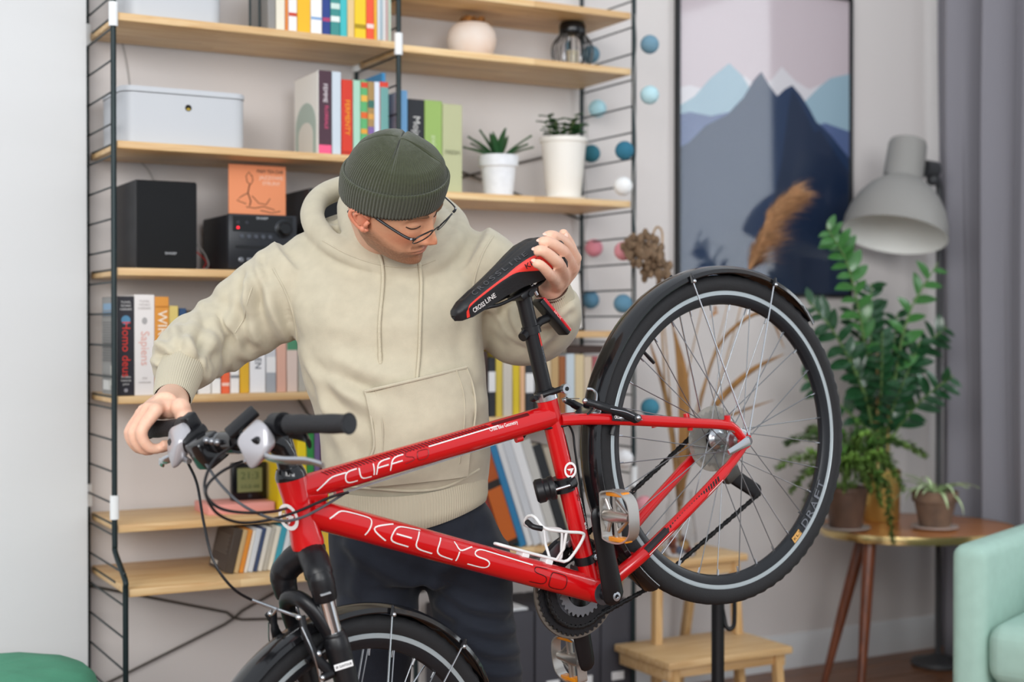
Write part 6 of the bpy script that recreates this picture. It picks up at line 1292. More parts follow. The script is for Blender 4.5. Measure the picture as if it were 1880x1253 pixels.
# ---- glasses
gm = mat('glasses_black', '#15161a', .3); lens_m = mat('glasses_lens', '#ffffff', .02, trans=1., ior=1.02)
gl = empty('glasses', (0, 0, 0), 0, man); gl.matrix_basis = Matrix.Translation(-PB)
GU = .002; GF = .114
def gp(l, u): return hw(GF-.0085*(abs(l)/.06)**2+.30*(u-GU), l, u)
for sg in (1, -1):
    P_ = []
    for k in range(40):
        t = 2*PI*k/40; c, s_ = math.cos(t), math.sin(t); P_.append(gp(sg*(.0325+.0238*math.copysign(abs(c)**.7, c)), GU-.001+.0135*math.copysign(abs(s_)**.8, s_)))
    MB().tube(P_, .0010, 8, closed=True).build('rim', gm, gl)
    MB().tube(P_[1:20], .0016, 8).build('brow_bar', gm, gl)
    b = MB(); cc = sum(P_, Vector())/40; b.v = [tuple(cc+HF*.0006)]+[tuple(p) for p in P_]; b.f = [(0, 1+k, 1+(k+1) % 40) for k in range(40)]; b.mi = [0]*40; b.sm = [True]*40; b.build('lens', lens_m, gl)
    MB().tube(spline([gp(sg*.058, GU+.008), gp(sg*.066, GU+.011), hw(GF-.022, sg*.0715, GU+.012), hw(.05, sg*.0765, GU+.014), hw(0, sg*.0805, GU+.018), hw(-.02, sg*.082, GU+.012), hw(-.035, sg*.082, GU-.012)], 5), .0018, 8, flat=(1.5, .7)).build('temple', gm, gl)
    MB().sphere(gp(sg*.0665, GU+.011), .0028, 8, 6).build('hinge', alu, gl); MB().sphere(hw(GF-.006, sg*.0105, GU-.008), .0028, 8, 6, (1, 1, 1.4)).build('nose_pad', lens_m, gl)
MB().tube(spline([gp(-.0105, GU+.004), hw(GF+.003, -.005, GU+.009), hw(GF+.003, .005, GU+.009), gp(.0105, GU+.004)], 4), .0012, 8).build('bridge', gm, gl)
# ---- wrist things
wpart(MB().tube([v for v in [wrist+(Vector(armR[-1])-wrist)*.05+Vector((.0295*math.cos(a), .012*math.sin(a)-.016*math.sin(a)*0, .0265*math.sin(a)*.35)) for a in [2*PI*k/24 for k in range(24)]]], .0011, 6, closed=True).build('cord_bracelet', mat('bracelet_cord', '#5a3a30', .7)))
ax_ = (Vector(armL[-1])-wl).normalized(); x_ = ax_.orthogonal().normalized(); y_ = ax_.cross(x_)
wpart(MB().tube([wl+ax_*.006+(x_*math.cos(a)+y_*math.sin(a))*.0305 for a in [2*PI*k/28 for k in range(28)]], .0042, 8, closed=True, flat=(1, 1)).build('watch_strap', mat('strap_leather', '#4b2f24', .6)))

# ------------------------------------------------------------------ framed print on the wall
pic = thing('framed_print', 'large black framed print of blue mountains under a pale pink sky', 'picture', WP(1.935, .002, 1.31), TH)
PW, PH = .77, 1.078
fb = MB()
for x0, x1, z0, z1 in ((0, PW, 0, .011), (0, PW, PH-.011, PH), (0, .011, .011, PH-.011), (PW-.011, PW, .011, PH-.011)): fb.rbox(x0, x1, -.024, 0, z0, z1, .0015, 1)
fb.build('frame', mat('frame_black', '#15181b', .35), pic)
def glossy(n, c): return mat(n, c, .55, coat=1.)
MB().box(.010, PW-.010, -.012, -.002, .010, PH-.010).build('print_sky', glossy('print_sky', '#bfb2b7'), pic)
LAYERS = [('print_far_peaks', '#cbc8cc', [(1.935, 2.005), (1.991, 2.017), (2.077, 2.005), (2.169, 2.005), (2.221, 2.069), (2.259, 2.046), (2.294, 2.053), (2.335, 2.060), (2.384, 2.114), (2.445, 2.069), (2.507, 2.045), (2.607, 2.083), (2.710, 2.111), (2.711, 1.599), (1.935, 1.570)]),
 ('print_pale_mountain', '#8faab8', [(1.935, 1.944), (2.009, 1.981), (2.077, 2.048), (2.155, 2.105), (2.211, 2.068), (2.245, 2.024), (2.360, 1.948), (2.482, 1.995), (2.557, 2.059), (2.607, 2.093), (2.710, 2.115), (2.712, 1.560), (1.935, 1.534)]),
 ('print_violet_ridge', '#4d5f88', [(1.935, 1.917), (1.991, 1.927), (2.077, 1.920), (2.169, 1.942), (2.312, 1.888), (2.507, 1.910), (2.582, 1.931), (2.711, 1.908), (2.712, 1.520), (1.935, 1.497)]),
 ('print_navy_mountain', '#0d2a4c', [(1.935, 1.804), (1.986, 1.825), (2.054, 1.885), (2.146, 1.929), (2.216, 1.994), (2.259, 2.054), (2.294, 2.087), (2.331, 2.041), (2.364, 2.009), (2.398, 2.037), (2.430, 2.053), (2.467, 2.023), (2.507, 1.978), (2.540, 1.932), (2.570, 1.915), (2.608, 1.888), (2.659, 1.842), (2.711, 1.812), (2.712, 1.308), (1.936, 1.300)]),
 ('print_dark_slope', '#071f3c', [(2.325, 1.304), (2.312, 1.471), (2.341, 1.623), (2.384, 1.778), (2.413, 1.971), (2.430, 2.039), (2.467, 1.994), (2.532, 1.893), (2.557, 1.904), (2.659, 1.793), (2.711, 1.757), (2.712, 1.308)])]
for i, (n_, c, P) in enumerate(LAYERS):
    Q = [(min(PW-.011, max(.011, s-1.935)), min(PH-.011, max(.011, z-1.31))) for s, z in P]
    MB().prism(Q, -.0125-.0004*(i+1), -.012, axis=1).build(n_, glossy(n_, c), pic)

# ------------------------------------------------------------------ curtain by the window
def curtain(name, n0, n1, s, label, pl, amp, seed):
    r = random.Random(seed); rows = []; N_ = int((n1-n0)/.004)
    ph = [r.uniform(.8, 1.25) for _ in range(200)]
    for j in range(25):
        z = .012+2.90*j/24; row = []; acc = 0
        for i in range(N_+1):
            n = n0+(n1-n0)*i/N_; acc = (n-n0)/pl*2*PI; k = int(acc/(2*PI)); w_ = .5+.5*(1-z/2.7)
            a = acc+.35*math.sin(acc*.37+seed)+.12*math.sin(z*1.7+k); row.append((s+amp*ph[k]*(math.sin(a)+.3*math.sin(2*a+.8))*(.75+.35*w_)+.012*math.sin(z*2+k), -n-.012*math.sin(a*2+1), z))
        rows.append(row)
    b = MB(); b.sheet(rows); o = b.build(name, mat('curtain_grey', '#85838a', .85, bump=.12, bscale=500, stretch=(1, 1, .4), sheen=.2), fix=False, wn=False)
    md = o.modifiers.new('s', 'SOLIDIFY'); md.thickness = .003; o.location = O; o.rotation_euler = (0, 0, TH); return tag(o, label, 'curtain')
curtain('curtain', .045, .95, 3.075, 'long grey pleated curtain hanging in the corner right of the lamp', .17, .038, 2)
rl = thing('curtain_rod', 'black curtain rod above the window', 'curtain rod', WP(3.075, .02, 2.925), TH)
MB().tube([(0, 0, 0), (0, -2.4, 0)], .012, 14).build('rod', steel, rl); MB().sphere((0, -2.42, 0), .022).build('finial', steel, rl)
for y in (-.08, -2.3): MB().tube([(0, y, 0), (.343, y, 0)], .008, 10).build('bracket', steel, rl)

# ------------------------------------------------------------------ floor lamp
LP0 = Vector((1.516, 5.050, 0.001)); LP0.z = 0
lamp = thing('floor_lamp', 'grey floor lamp with a big bell shade beside the curtain', 'lamp', LP0)
lg = mat('lamp_grey', '#8d8b87', .5); lw = mat('lamp_inside', '#e9eae6', .5)
MB().lathe([(0, 0), (.09, 0), (.095, .006), (.09, .018), (.05, .026), (.02, .04), (0, .04)], 40).build('base', mat('lamp_dark', '#3c3d3f', .5), lamp)
rim_c = Vector((1.306, 4.860, 1.517))-LP0; top_c = Vector((1.377, 4.950, 1.845))-LP0; ax = (top_c-rim_c).normalized()
joint = Vector((1.477, 5.000, 1.756))-LP0
MB().tube([(0, 0, .03), (0, 0, joint.z-.12)], .011, 14).build('pole', mat('lamp_dark'), lamp)
MB().tube([(0, 0, joint.z-.125), (0, .0, joint.z-.06), joint+Vector((.012, .01, -.01)), joint], [.014, .012, .011, .011], 12).build('arm', mat('lamp_dark'), lamp)
H_ = (top_c-rim_c).length
pr = [(.178, 0), (.178, .006), (.174, .045), (.161, .09), (.138, .135), (.108, .172), (.078, .196), (.070, .202), (.068, .21), (.066, H_-.012), (.062, H_), (0, H_+.001)]
MB().lathe(pr, 56, rim_c, axis=ax, cap=False).build('shade', lg, lamp)
MB().lathe([(.178, 0), (.1755, .002), (.171, .044), (.158, .088), (.135, .132), (.105, .169), (.07, .19), (0, .195)], 56, rim_c, axis=ax, cap=False).build('shade_lining', lw, lamp)
MB().sphere(rim_c+ax*.12, .038, 20, 14).build('bulb', mat('bulb_glass', '#f4f2ea', .3), lamp)
b = MB(); side = (joint-(rim_c+ax*.26)).normalized(); b.cyl(joint-side*.045, joint+side*.012, .03, seg=20); b.sphere(joint+Vector((0, 0, -.035)), .022, 14, 10); b.build('joint', mat('lamp_dark'), lamp)
MB().tube([rim_c+ax*.215-side*.066, rim_c+ax*.215-side*.082], .008, 10).build('switch_screw', mat('lamp_dark'), lamp)

# ------------------------------------------------------------------ round side table with its plants
tc_ = Vector((1.346, 4.75, 0)); tab = thing('side_table', 'small walnut side table with a brass edge and splayed legs', 'table', tc_)
ring = []
for k in range(72):
    a = 2*PI*k/72; r = .312*(1+.05*math.cos(2*a-.6)+.03*math.cos(3*a+.8)); ring.append((r*math.cos(a), r*math.sin(a)))
walnut = wood('walnut_top', '#c07b41', '#94531f', 0, 16, .28); walnut2 = wood('walnut_leg', '#7a4023', '#4b2412', 2, 22, .35); brass = mat('brass', '#d8bf86', .22, .95)
TZ = .54
MB().prism([(x*.985, y*.985) for x, y in ring], TZ-.02, TZ, axis=2).build('table_top', walnut, tab)
b = MB(); b.sheet([[(x*k, y*k, z) for x, y in ring] for z, k in ((TZ-.024, .984), (TZ-.024, 1.), (TZ-.012, 1.006), (TZ+.001, 1.), (TZ+.001, .984))], closed=True); b.build('brass_edge', brass, tab)
for t_, f_ in ((Vector((1.149, 4.560, 0.505)), Vector((1.095, 4.470, 0.058))), (Vector((1.168, 4.720, 0.480)), Vector((1.033, 4.720, 0.005))), (Vector((1.579, 4.950, 0.455)), Vector((1.634, 4.950, -0.002)))):
    a_, c_ = t_-tc_, f_-tc_; a_.z = TZ-.02; c_.z = 0
    MB().tube([a_, a_.lerp(c_, .5), c_], [.021, .0175, .0105], 16).build('leg', walnut2, tab)
# glazed fern pot
def potpos(px, z): return px
terra = mat('brown_glaze', '#5b4336', .45, noise=.35, nscale=14, bump=.15, bscale=60); old_t = mat('old_terracotta', '#7d6350', .8, noise=.5, nscale=18, col2='#5c4a3f', bump=.25, bscale=90)
sauc = mat('grey_saucer', '#9b928c', .6)
fp = Vector((1.088, 4.630, 0.562)); fp.z = TZ+.0012
t = thing('fern_pot', 'brown glazed pot with a feathery fern on the side table', 'potted plant', fp)
MB().lathe([(0, 0), (.062, 0), (.078, .008), (.08, .013), (.07, .011), (0, .008)], 36).build('saucer', sauc, t)
MB().lathe([(0, .009), (.05, .009), (.054, .02), (.066, .10), (.07, .125), (.074, .127), (.075, .142), (.068, .143), (.066, .13), (0, .125)], 36).build('pot', terra, t)
MB().lathe([(.067, .128), (.03, .134), (0, .135)], 20).build('soil', soil, t)
fern_m = mat('fern_green', '#84ad4b', .55, noise=.35, nscale=30); fern_d = mat('fern_deep', '#5f8f3c', .55, noise=.3, nscale=30)
def frond(par, base, pts, m, nl, ll, name='frond'):
    P = spline([base]+pts, 10); b = MB(); b.tube(P, [.0016]*(len(P)-1)+[.0006], 5)
    L_ = len(P)
    for k in range(nl):
        i = int((.16+.84*k/nl)*(L_-1)); i = min(i, L_-2); t_ = (P[i+1]-P[i]).normalized(); q = P[i].lerp(P[i+1], random.random()); s0 = t_.orthogonal().normalized(); ang = random.uniform(0, 2*PI)
        d = (Quaternion(t_, ang) @ s0)*.8+t_*.55+Vector((0, 0, -.12)); l_ = ll*random.uniform(.6, 1.1)*(1-.55*(k/nl)**2)
        side = d.cross(Vector((0, 0, 1))).normalized()*l_*.15; tip = q+d.normalized()*l_; mid = q.lerp(tip, .55)+Vector((0, 0, -.002))
        b.add([q, mid+side, tip, mid-side, mid+Vector((0, 0, .0018))], [(0, 1, 4), (1, 2, 4), (2, 3, 4), (3, 0, 4), (0, 3, 2, 1)])
    return b.build(name, m, par, fix=False, wn=False)
FR = [((0.882, 4.600, 0.825), (0.987, 4.600, 0.852)), ((0.846, 4.550, 0.751), (0.961, 4.600, 0.790)), ((0.884, 4.520, 0.676), (0.959, 4.550, 0.754)), ((0.923, 4.500, 0.626), (0.985, 4.550, 0.737)), ((0.973, 4.700, 0.862), (1.034, 4.650, 0.848)), ((1.164, 4.600, 0.852), (1.119, 4.600, 0.834)), ((1.261, 4.600, 0.825), (1.164, 4.600, 0.825)), ((1.346, 4.620, 0.783), (1.239, 4.620, 0.836)),
      ((1.173, 4.500, 0.635), (1.151, 4.550, 0.768)), ((1.192, 4.440, 0.523), (1.176, 4.480, 0.723)), ((1.139, 4.500, 0.678), (1.109, 4.520, 0.771)), ((1.001, 4.500, 0.678), (1.029, 4.550, 0.768)), ((1.078, 4.650, 0.866), (1.083, 4.630, 0.796)), ((1.095, 4.500, 0.756), (1.095, 4.550, 0.786)), ((1.221, 4.550, 0.751), (1.167, 4.580, 0.792)), ((1.134, 4.660, 0.901), (1.111, 4.640, 0.813)), ((1.256, 4.550, 0.681), (1.200, 4.570, 0.793)), ((1.038, 4.750, 0.786), (1.072, 4.700, 0.799)), ((1.256, 4.750, 0.859), (1.180, 4.700, 0.817)), ((1.048, 4.480, 0.689), (1.068, 4.530, 0.770))]
for i, (tip, mid) in enumerate(FR):
    base = Vector((random.uniform(-.03, .03), random.uniform(-.03, .03), .133)); mid_ = Vector(mid)-fp; tip_ = Vector(tip)-fp
    frond(t, base, [base.lerp(mid_, .55)+Vector((0, 0, .025)), mid_, mid_.lerp(tip_, .6)+Vector((0, 0, .008)), tip_], fern_m if i % 3 else fern_d, 230, .036)
# brass planter with the glossy stemmed plant
zp = Vector((1.264, 4.860, 0.538)); zp.z = TZ+.0012
t = thing('brass_planter', 'tall brass planter holding a big glossy dark leaved plant', 'potted plant', zp)
MB().lathe([(0, 0), (.058, 0), (.06, .003), (.064, .17), (.066, .172), (.064, .174), (.061, .165), (0, .155)], 40).build('planter', mat('brass_satin', '#d2b266', .32, .75), t)
MB().lathe([(.061, .16), (0, .165)], 20).build('soil', soil, t)
zz = mat('zz_leaf', '#28522f', .28, noise=.4, nscale=12, col2='#183c23', coat=.3); zzl = mat('zz_leaf_young', '#41753a', .3, noise=.25, nscale=12, coat=.3); zst = mat('zz_stem', '#5f7a45', .45)
proto_leaf = {}
def zleaf(m, k):
    if (m.name, k) not in proto_leaf:
        b = MB(); leafblade(b, (0, 0, 0), (0, 1, 0), (0, 0, 1), 1., .24, .22, .35, 7, .012); o = b.build('leaf', m, fix=False); proto_leaf[(m.name, k)] = o.data; bpy.data.objects.remove(o)
    return proto_leaf[(m.name, k)]
STEMS = [(((1.022, 4.620, 1.530), (1.114, 4.680, 1.375), (1.206, 4.800, 1.039)), zzl, 26, .062), (((1.431, 4.780, 1.420), (1.338, 4.800, 1.241), (1.298, 4.840, 0.982)), zzl, 12, .068), (((0.958, 4.600, 1.289), (1.072, 4.680, 1.165), (1.199, 4.800, 0.947)), zz, 16, .066), (((1.465, 4.720, 1.042), (1.377, 4.780, 0.957), (1.298, 4.840, 0.834)), zz, 14, .066), (((1.218, 4.820, 1.352), (1.215, 4.820, 1.168), (1.238, 4.850, 0.944)), zz, 22, .064),
         (((1.318, 4.860, 1.251), (1.299, 4.860, 1.093), (1.274, 4.860, 0.907)), zz, 20, .062), (((1.385, 4.820, 1.158), (1.342, 4.840, 1.038), (1.289, 4.860, 0.869)), zz, 18, .062), (((1.114, 4.720, 1.132), (1.172, 4.780, 1.021), (1.238, 4.850, 0.870)), zz, 18, .062), (((1.498, 4.900, 1.205), (1.408, 4.900, 1.111), (1.295, 4.870, 0.887)), zz, 14, .064), (((0.961, 4.700, 1.042), (1.076, 4.760, 0.958), (1.227, 4.850, 0.833)), zz, 12, .06),
         (((1.224, 4.700, 1.187), (1.242, 4.780, 1.021), (1.253, 4.850, 0.833)), zz, 20, .06), (((1.296, 4.700, 1.024), (1.282, 4.780, 0.930), (1.268, 4.850, 0.814)), zz, 16, .058), (((1.173, 4.900, 1.280), (1.211, 4.900, 1.092), (1.247, 4.870, 0.869)), zz, 18, .06)]
for tips, m, nl, ll in STEMS:
    tip, mid, low_ = [Vector(v)-zp for v in tips]; base = Vector((random.uniform(-.02, .02), random.uniform(-.02, .02), .16)); P = spline([base, low_, mid, tip], 10); st = MB().tube(P, np.linspace(.0065, .0022, len(P)), 8).build('stem', zst, t)
    for k in range(nl):
        u_ = .38+.62*(k//2+.5*(k % 2))/(nl/2); u_ = min(u_, .99); i = min(int(u_*(len(P)-1)), len(P)-2); q = P[i].lerp(P[i+1], u_*(len(P)-1)-i); t_ = (P[i+1]-P[i]).normalized(); s0 = t_.cross(Vector((.3, -1, .2))).normalized()*(1 if k % 2 else -1)
        d = (s0*.85+t_*.6+Vector((random.uniform(-.3, .3), random.uniform(-.35, .1), random.uniform(-.25, .2)))).normalized(); nrm = Vector((random.uniform(-.4, .4), -.7, .6)); x_ = d.cross(nrm).normalized(); z_ = x_.cross(d); s_ = ll*1.2*random.uniform(.8, 1.2)*(1-.3*max(0, u_-.75)/.25)
        o = link('leaf', zleaf(m, 0), st); o.matrix_basis = Matrix(((x_.x*s_, d.x*s_, z_.x*s_, q.x), (x_.y*s_, d.y*s_, z_.y*s_, q.y), (x_.z*s_, d.z*s_, z_.z*s_, q.z), (0, 0, 0, 1)))
for x in (.012, -.02): MB().tube([(x, -.03, .16), (x*1.3, -.035, .62)], .0035, 8).build('support_stick', mat('bamboo', '#c9a56b', .6), t)
MB().tube([(.05*math.cos(a), .03*math.sin(a)-.02, .34) for a in [2*PI*k/16 for k in range(16)]], .0018, 6, closed=True).build('tie', mat('bamboo'), t)
# spider plant
sp_ = Vector((1.387, 4.660, 0.558)); sp_.z = TZ+.0012
t = thing('spider_plant', 'small weathered clay pot with a striped spider plant', 'potted plant', sp_)
MB().lathe([(0, 0), (.06, 0), (.074, .006), (.075, .011), (.066, .009), (0, .007)], 36).build('saucer', mat('pale_saucer', '#b3a49c', .6), t)
MB().lathe([(0, .008), (.048, .008), (.052, .02), (.066, .088), (.073, .09), (.075, .125), (.068, .126), (.066, .115), (0, .108)], 36).build('pot', old_t, t)
MB().lathe([(.066, .111), (.03, .116), (0, .117)], 20).build('soil', soil, t)
sl = mat('spider_leaf', '#8fb070', .5, noise=1, nscale=9, col2='#c9d6ac', stretch=(6, 6, .3))
for i in range(24):
    a = i*2.4+random.uniform(-.2, .2); el = random.uniform(.5, 1.25); b = MB(); leafblade(b, (.012*math.cos(a), .012*math.sin(a), .115), (math.cos(a)*math.cos(el), math.sin(a)*math.cos(el), math.sin(el)), (0, 0, 1), random.uniform(.09, .15), .0062, .35, random.uniform(1.0, 2.3), 9, .0012); b.build('leaf', sl, t)

# ------------------------------------------------------------------ step stool with the vase of dried plants
birch = wood('birch', '#e0bd8c', '#cba06a', 0, 24, .5); birch_z = wood('birch_leg', '#dcb682', '#c4965d', 2, 24, .5)
so = WP(1.49, .62, 0); stool = thing('step_stool', 'birch step stool standing under the dried plants', 'stool', so, TH)
W_ = .43
MB().rbox(.085, W_+.0, .20, .46, .478, .5, .004).build('seat', birch, stool)
MB().rbox(-.01, W_+.01, .0, .285, .228, .25, .004).build('step', birch, stool)
for x in (.012, W_-.012):
    sx = 1 if x < .2 else -1
    xs_ = .112 if x < .2 else W_-.03
    MB().tube([(xs_, .235, .478), (xs_-.016*sx, .215, 0)], [.0175, .0175], 4, up=(1, 1, 0)).build('leg', birch_z, stool)
    MB().tube([(xs_, .43, .478), (xs_-.016*sx, .555, 0)], [.0175, .0175], 4, up=(1, 1, 0)).build('leg', birch_z, stool)
    MB().tube([(x+.016*sx, .03, .228), (x+.012*sx, .012, 0)], [.0175, .0175], 4, up=(1, 1, 0)).build('leg', birch_z, stool)
    MB().rbox(x-.01, x+.01, .02, .275, .19, .228, .003).build('side_rail', birch, stool); MB().rbox(xs_-.01, xs_+.01, .215, .45, .44, .478, .003).build('side_rail', birch, stool)
MB().rbox(.02, W_-.02, .03, .05, .195, .228, .003).build('front_rail', birch, stool); MB().rbox(.11, W_-.03, .225, .245, .44, .478, .003).build('front_rail', birch, stool); MB().rbox(.11, W_-.03, .43, .448, .44, .478, .003).build('back_rail', birch, stool)
vb = Vector((0.515, 4.360, 0.515)); vb.z = .5012
t = thing('glass_vase', 'clear glass vase of dried pampas and brown leaves on the step stool', 'vase', vb)
MB().lathe([(0, 0), (.045, 0), (.05, .006), (.052, .06), (.045, .12), (.036, .17), (.038, .2), (.0355, .2), (.0335, .17), (.042, .12), (.049, .06), (.046, .01), (0, .008)], 36).build('glass', mat('clear_glass'), t)
for i, c in enumerate(('#8a3b26', '#b5602f', '#5b6a86', '#a77a45', '#7a2f22', '#c99a55', '#6a3a2a', '#9c4a2a')):
    a = i*2.3; MB().sphere((.024*math.cos(a), .024*math.sin(a), .022+.013*(i//3)), .0125, 10, 8).build('potpourri', mat('potpourri_'+str(i), c, .85), t)
dry = mat('dry_stem', '#a98455', .8, noise=.3, nscale=30); dryd = mat('dry_leaf', '#8f6636', .8, noise=.4, nscale=14, bump=.3, bscale=40, stretch=(3, 3, .4)); plume_m = mat('pampas', '#b98c64', .95, noise=.3, nscale=40); seed_m = mat('seed_head', '#7d6650', .95, noise=.35, nscale=50); fluff = mat('pampas_pale', '#cbb79c', .95)
nk = Vector((0, 0, .19))
def dstem(pts, r0=.004, r1=.0016, m=dry): P = spline([Vector((0, 0, .03)), nk]+[Vector(p)-vb for p in pts], 8); return MB().tube(P, np.linspace(r0, r1, len(P)), 7).build('dried_stem', m, t)
# fluffy plume: hundreds of fine fibres swept along its spine, one part
def plume(spine, L_, n, m, spread, curl, name):
    P = spline([Vector(p)-vb for p in spine], 10); b = MB()
    for c_ in range(n//14):
        u_ = random.random()**.8; i = min(int(u_*(len(P)-1)), len(P)-2); tn = (P[i+1]-P[i]).normalized(); s1 = Quaternion(tn, random.uniform(0, 2*PI)) @ tn.orthogonal().normalized(); L1 = L_*random.uniform(.55, 1.15)*(1-.3*u_); sp = spread*random.uniform(.3, 1.2)
        for k in range(14):
            q = P[i].lerp(P[i+1], random.random()); s0 = (s1+Vector((random.gauss(0, .35), random.gauss(0, .35), random.gauss(0, .35)))).normalized(); l_ = L1*random.uniform(.5, 1.1); d = (tn+s0*sp+Vector(curl)).normalized(); a = q+d*l_*.5+s0*.003; c = q+d*l_+(Vector(curl)*.5+s0*.12+Vector((0, 0, -.18)))*l_; w_ = s0.cross(tn).normalized()*.0009
            b.add([q-w_, q+w_, a+w_*1.2, a-w_*1.2, c], [(0, 1, 2, 3), (3, 2, 4)])
    o = b.build(name, m, t, fix=False, wn=False); o['kind'] = 'stuff'; return o
dstem([(0.590, 4.400, 0.867), (0.707, 4.500, 1.204), (0.753, 4.520, 1.386)]); plume([(0.748, 4.520, 1.377), (0.779, 4.520, 1.464), (0.823, 4.530, 1.560), (0.883, 4.540, 1.621)], .115, 3600, plume_m, 1.0, (.55, .0, .0), 'pampas_plume'); plume([(0.867, 4.530, 1.586), (0.889, 4.540, 1.618), (0.914, 4.540, 1.633)], .03, 160, fluff, .5, (.3, 0, 0), 'pampas_tip')
dstem([(0.490, 4.330, 0.872), (0.462, 4.280, 1.171), (0.431, 4.230, 1.366)]); 
b = MB()
for k in range(190):
    u_ = random.random(); q = Vector((0.373, 4.200, 1.453)).lerp(Vector((0.430, 4.220, 1.374)), u_)-vb+Vector((random.gauss(0, .022), random.gauss(0, .018), random.gauss(0, .018))); b.sphere(q, random.uniform(.006, .012), 7, 5, (1, 1, 1.4))
b.build('seed_head', seed_m, t)['kind'] = 'stuff'
def dleaf(pts, w0, m=dryd, tw=0):
    P = spline([Vector(p)-vb for p in pts], 8); b = MB(); rows = []; n = len(P)
    for i, p in enumerate(P):
        tn = (P[min(i+1, n-1)]-P[max(i-1, 0)]).normalized(); s0 = tn.cross(Vector((0, -1, .1))).normalized(); s0 = Quaternion(tn, .5+tw*i/n) @ s0; nn_ = tn.cross(s0); w_ = w0*(math.sin(PI*min(1, i/(n-1)*.92+.08))**.8)+.0008
        rows.append([p-s0*w_+nn_*w_*.5, p-nn_*.001, p+s0*w_+nn_*w_*.5, p+nn_*.001])
    b.sheet(rows, closed=True); return b.build('dried_leaf', m, t, fix=False)
dleaf([(0.509, 4.340, 0.655), (0.501, 4.360, 0.820), (0.473, 4.380, 1.003), (0.418, 4.400, 1.184)], .010); dleaf([(0.519, 4.340, 0.655), (0.538, 4.360, 0.870), (0.540, 4.380, 1.053), (0.506, 4.400, 1.187)], .022, tw=.6); dleaf([(0.512, 4.340, 0.705), (0.525, 4.360, 0.937), (0.511, 4.360, 1.121), (0.481, 4.360, 1.271)], .014, tw=1.)
dleaf([(0.518, 4.360, 0.703), (0.607, 4.400, 0.918), (0.728, 4.420, 1.052), (0.852, 4.450, 1.119)], .011); dleaf([(0.522, 4.360, 0.703), (0.585, 4.360, 0.870), (0.677, 4.360, 0.929), (0.806, 4.380, 0.978)], .010, tw=.8); dleaf([(0.535, 4.360, 0.770), (0.626, 4.420, 1.103), (0.724, 4.450, 1.221), (0.803, 4.460, 1.238), (0.854, 4.460, 1.136)], .006)
dstem([(0.476, 4.360, 0.937), (0.455, 4.370, 1.271), (0.433, 4.380, 1.456), (0.444, 4.380, 1.509), (0.461, 4.380, 1.498), (0.463, 4.380, 1.456)], .0035, .003); dstem([(0.543, 4.400, 1.036), (0.592, 4.420, 1.272), (0.612, 4.440, 1.374)], .003, .0012); dstem([(0.554, 4.380, 0.902), (0.640, 4.400, 1.171), (0.677, 4.420, 1.306)], .003, .0012)
plume([(0.609, 4.420, 1.221), (0.630, 4.420, 1.255), (0.640, 4.420, 1.297)], .04, 200, plume_m, .6, (.1, 0, -.1), 'dried_tuft')

# ------------------------------------------------------------------ display stand behind the rear wheel
sb_ = Vector((0.525, 3.620, 0.300)); sb_.z = 0
t = thing('bike_stand', 'black upright bicycle stand with a J hook under the rear wheel', 'stand', sb_)
MB().tube([(0, 0, .012), (0, 0, .52)], .0165, 18).build('post', bk_m, t); MB().lathe([(0, .52), (.0165, .52), (.016, .526), (0, .528)], 18).build('post_cap', bk_gloss, t)
MB().tube(spline([(.008, 0, .50), (.016, -.002, .46), (.02, -.004, .44), (.03, -.004, .432), (.04, -.004, .442), (.042, -.004, .47), (.042, -.004, .505)], 6), .0055, 10).build('hook', bk_m, t)
MB().tube([(.015, 0, .25), (.04, -.002, .25), (.042, -.002, .29)], .0055, 10).build('lower_hook', bk_m, t)
for a in (.5, 2.6, 4.7): MB().tube([(0, 0, .03), (.2*math.cos(a), .2*math.sin(a), .011)], [.012, .010], 12).build('leg', bk_m, t)

# ------------------------------------------------------------------ mint armchair, its cushion, and the green pouf
mint = mat('mint_fabric', '#a6c5b8', .9, noise=.04, nscale=30, bump=.18, bscale=700)
A0 = Vector((1.164, 3.780, 0.256)); A0.z = 0; aa = math.radians(-38)
chair = thing('armchair', 'pale mint upholstered armchair at the right edge', 'armchair', A0, aa)
def soft(x0, x1, y0, y1, z0, z1, r, name, m=mint, puff=0., par=chair):
    o = MB().rbox(x0, x1, y0, y1, z0, z1, r, 5).build(name, m, par)
    if puff:
        me = o.data; md = o.modifiers.new('b', 'SUBSURF'); md.levels = 2; md.render_levels = 2; md.subdivision_type = 'SIMPLE'; bpy.context.view_layer.update(); me = apply_mods(o); P = co_of(me); c_ = np.array([(x0+x1)/2, (y0+y1)/2, (z0+z1)/2]); h_ = np.array([(x1-x0)/2, (y1-y0)/2, (z1-z0)/2]); q = np.clip((P-c_)/h_, -1, 1)
        P[:, 2] += puff*np.where(q[:, 2] > .5, (1-q[:, 0]**2)*(1-q[:, 1]**2), 0); P[:, 1] -= puff*.6*np.where(q[:, 1] < -.7, (1-q[:, 0]**2)*(1-q[:, 2]**2), 0); set_co(me, P); me.polygons.foreach_set('use_smooth', [True]*len(me.polygons))
    return o
soft(0, .095, 0, .72, .11, .625, .035, 'arm'); soft(.715, .81, 0, .72, .11, .625, .035, 'arm'); soft(.09, .72, .56, .74, .11, .645, .05, 'backrest', puff=.01)
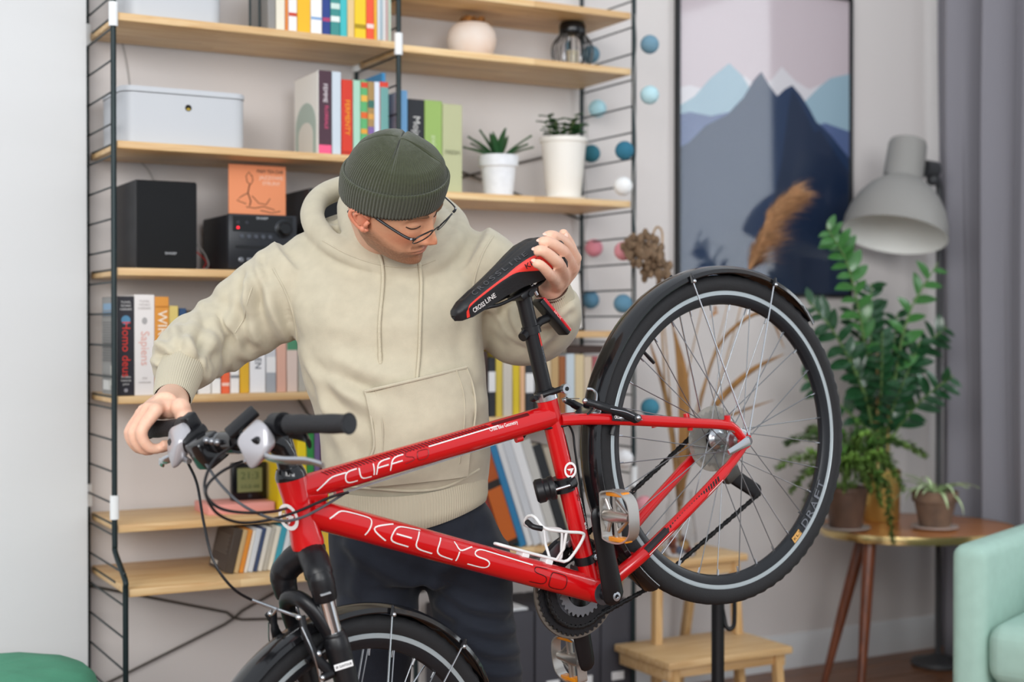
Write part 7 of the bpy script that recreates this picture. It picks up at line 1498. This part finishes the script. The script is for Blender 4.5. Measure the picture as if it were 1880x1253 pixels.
soft(.096, .714, .02, .6, .11, .27, .03, 'seat_base'); soft(.097, .713, -.012, .57, .262, .425, .05, 'seat_cushion', puff=.018)
for x in (.05, .76):
    for y in (.05, .68): MB().tube([(x, y, .11), (x, y, 0)], [.02, .014], 12).build('leg', walnut2, chair)
cp = chair.matrix_basis
cu = tag(MB().rbox(-.2, .2, -.2, .2, -.06, .06, .05, 6).build('cushion', mat('blush_cushion', '#cbbfc0', .9, bump=.3, bscale=500, noise=.08, nscale=80, sheen=.3), fix=False), 'blush grey cushion lying on the mint armchair', 'cushion')
me = cu.data; P = co_of(me); q = np.abs(P[:, :2])/.2; P[:, 2] *= (1-.55*np.maximum(q[:, 0], q[:, 1])**4)*1.1; P[:, :2] *= (1+.12*(q[:, 0]*q[:, 1]))[:, None]; set_co(me, P); me.polygons.foreach_set('use_smooth', [True]*len(me.polygons))
cw = Matrix.Translation(A0) @ Matrix.Rotation(aa, 4, 'Z'); cu.matrix_basis = cw @ Matrix.Translation((.50, .27, .512)) @ Matrix.Rotation(.12, 4, 'Z')
pf = Vector((-1.16, 3.13, 0)); t = thing('pouf', 'green velvet pouf at the lower left corner', 'pouf', pf)
vel = mat('green_velvet', '#4f9576', .8, noise=.12, nscale=8, bump=.2, bscale=60)
pr = [(0, 0), (.2, 0), (.22, .01), (.235, .05), (.24, .2), (.24, .38), (.233, .415), (.21, .437), (.15, .447), (.05, .45), (0, .446)]
o = MB().lathe(pr, 60).build('seat', vel, t); me = o.data; P = co_of(me); a_ = np.arctan2(P[:, 1], P[:, 0]); r_ = np.hypot(P[:, 0], P[:, 1]); P[:, 2] -= np.where(P[:, 2] > .3, .002*np.abs(np.sin(a_*6))*np.clip(r_/.2, 0, 1), 0); set_co(me, P)
MB().tube([(.2385*math.cos(a), .2385*math.sin(a), .39) for a in [2*PI*k/60 for k in range(60)]], .005, 8, closed=True).build('piping', vel, t)
MB().lathe([(.014, .446), (.016, .449), (.01, .453), (0, .454)], 16).build('button', vel, t)
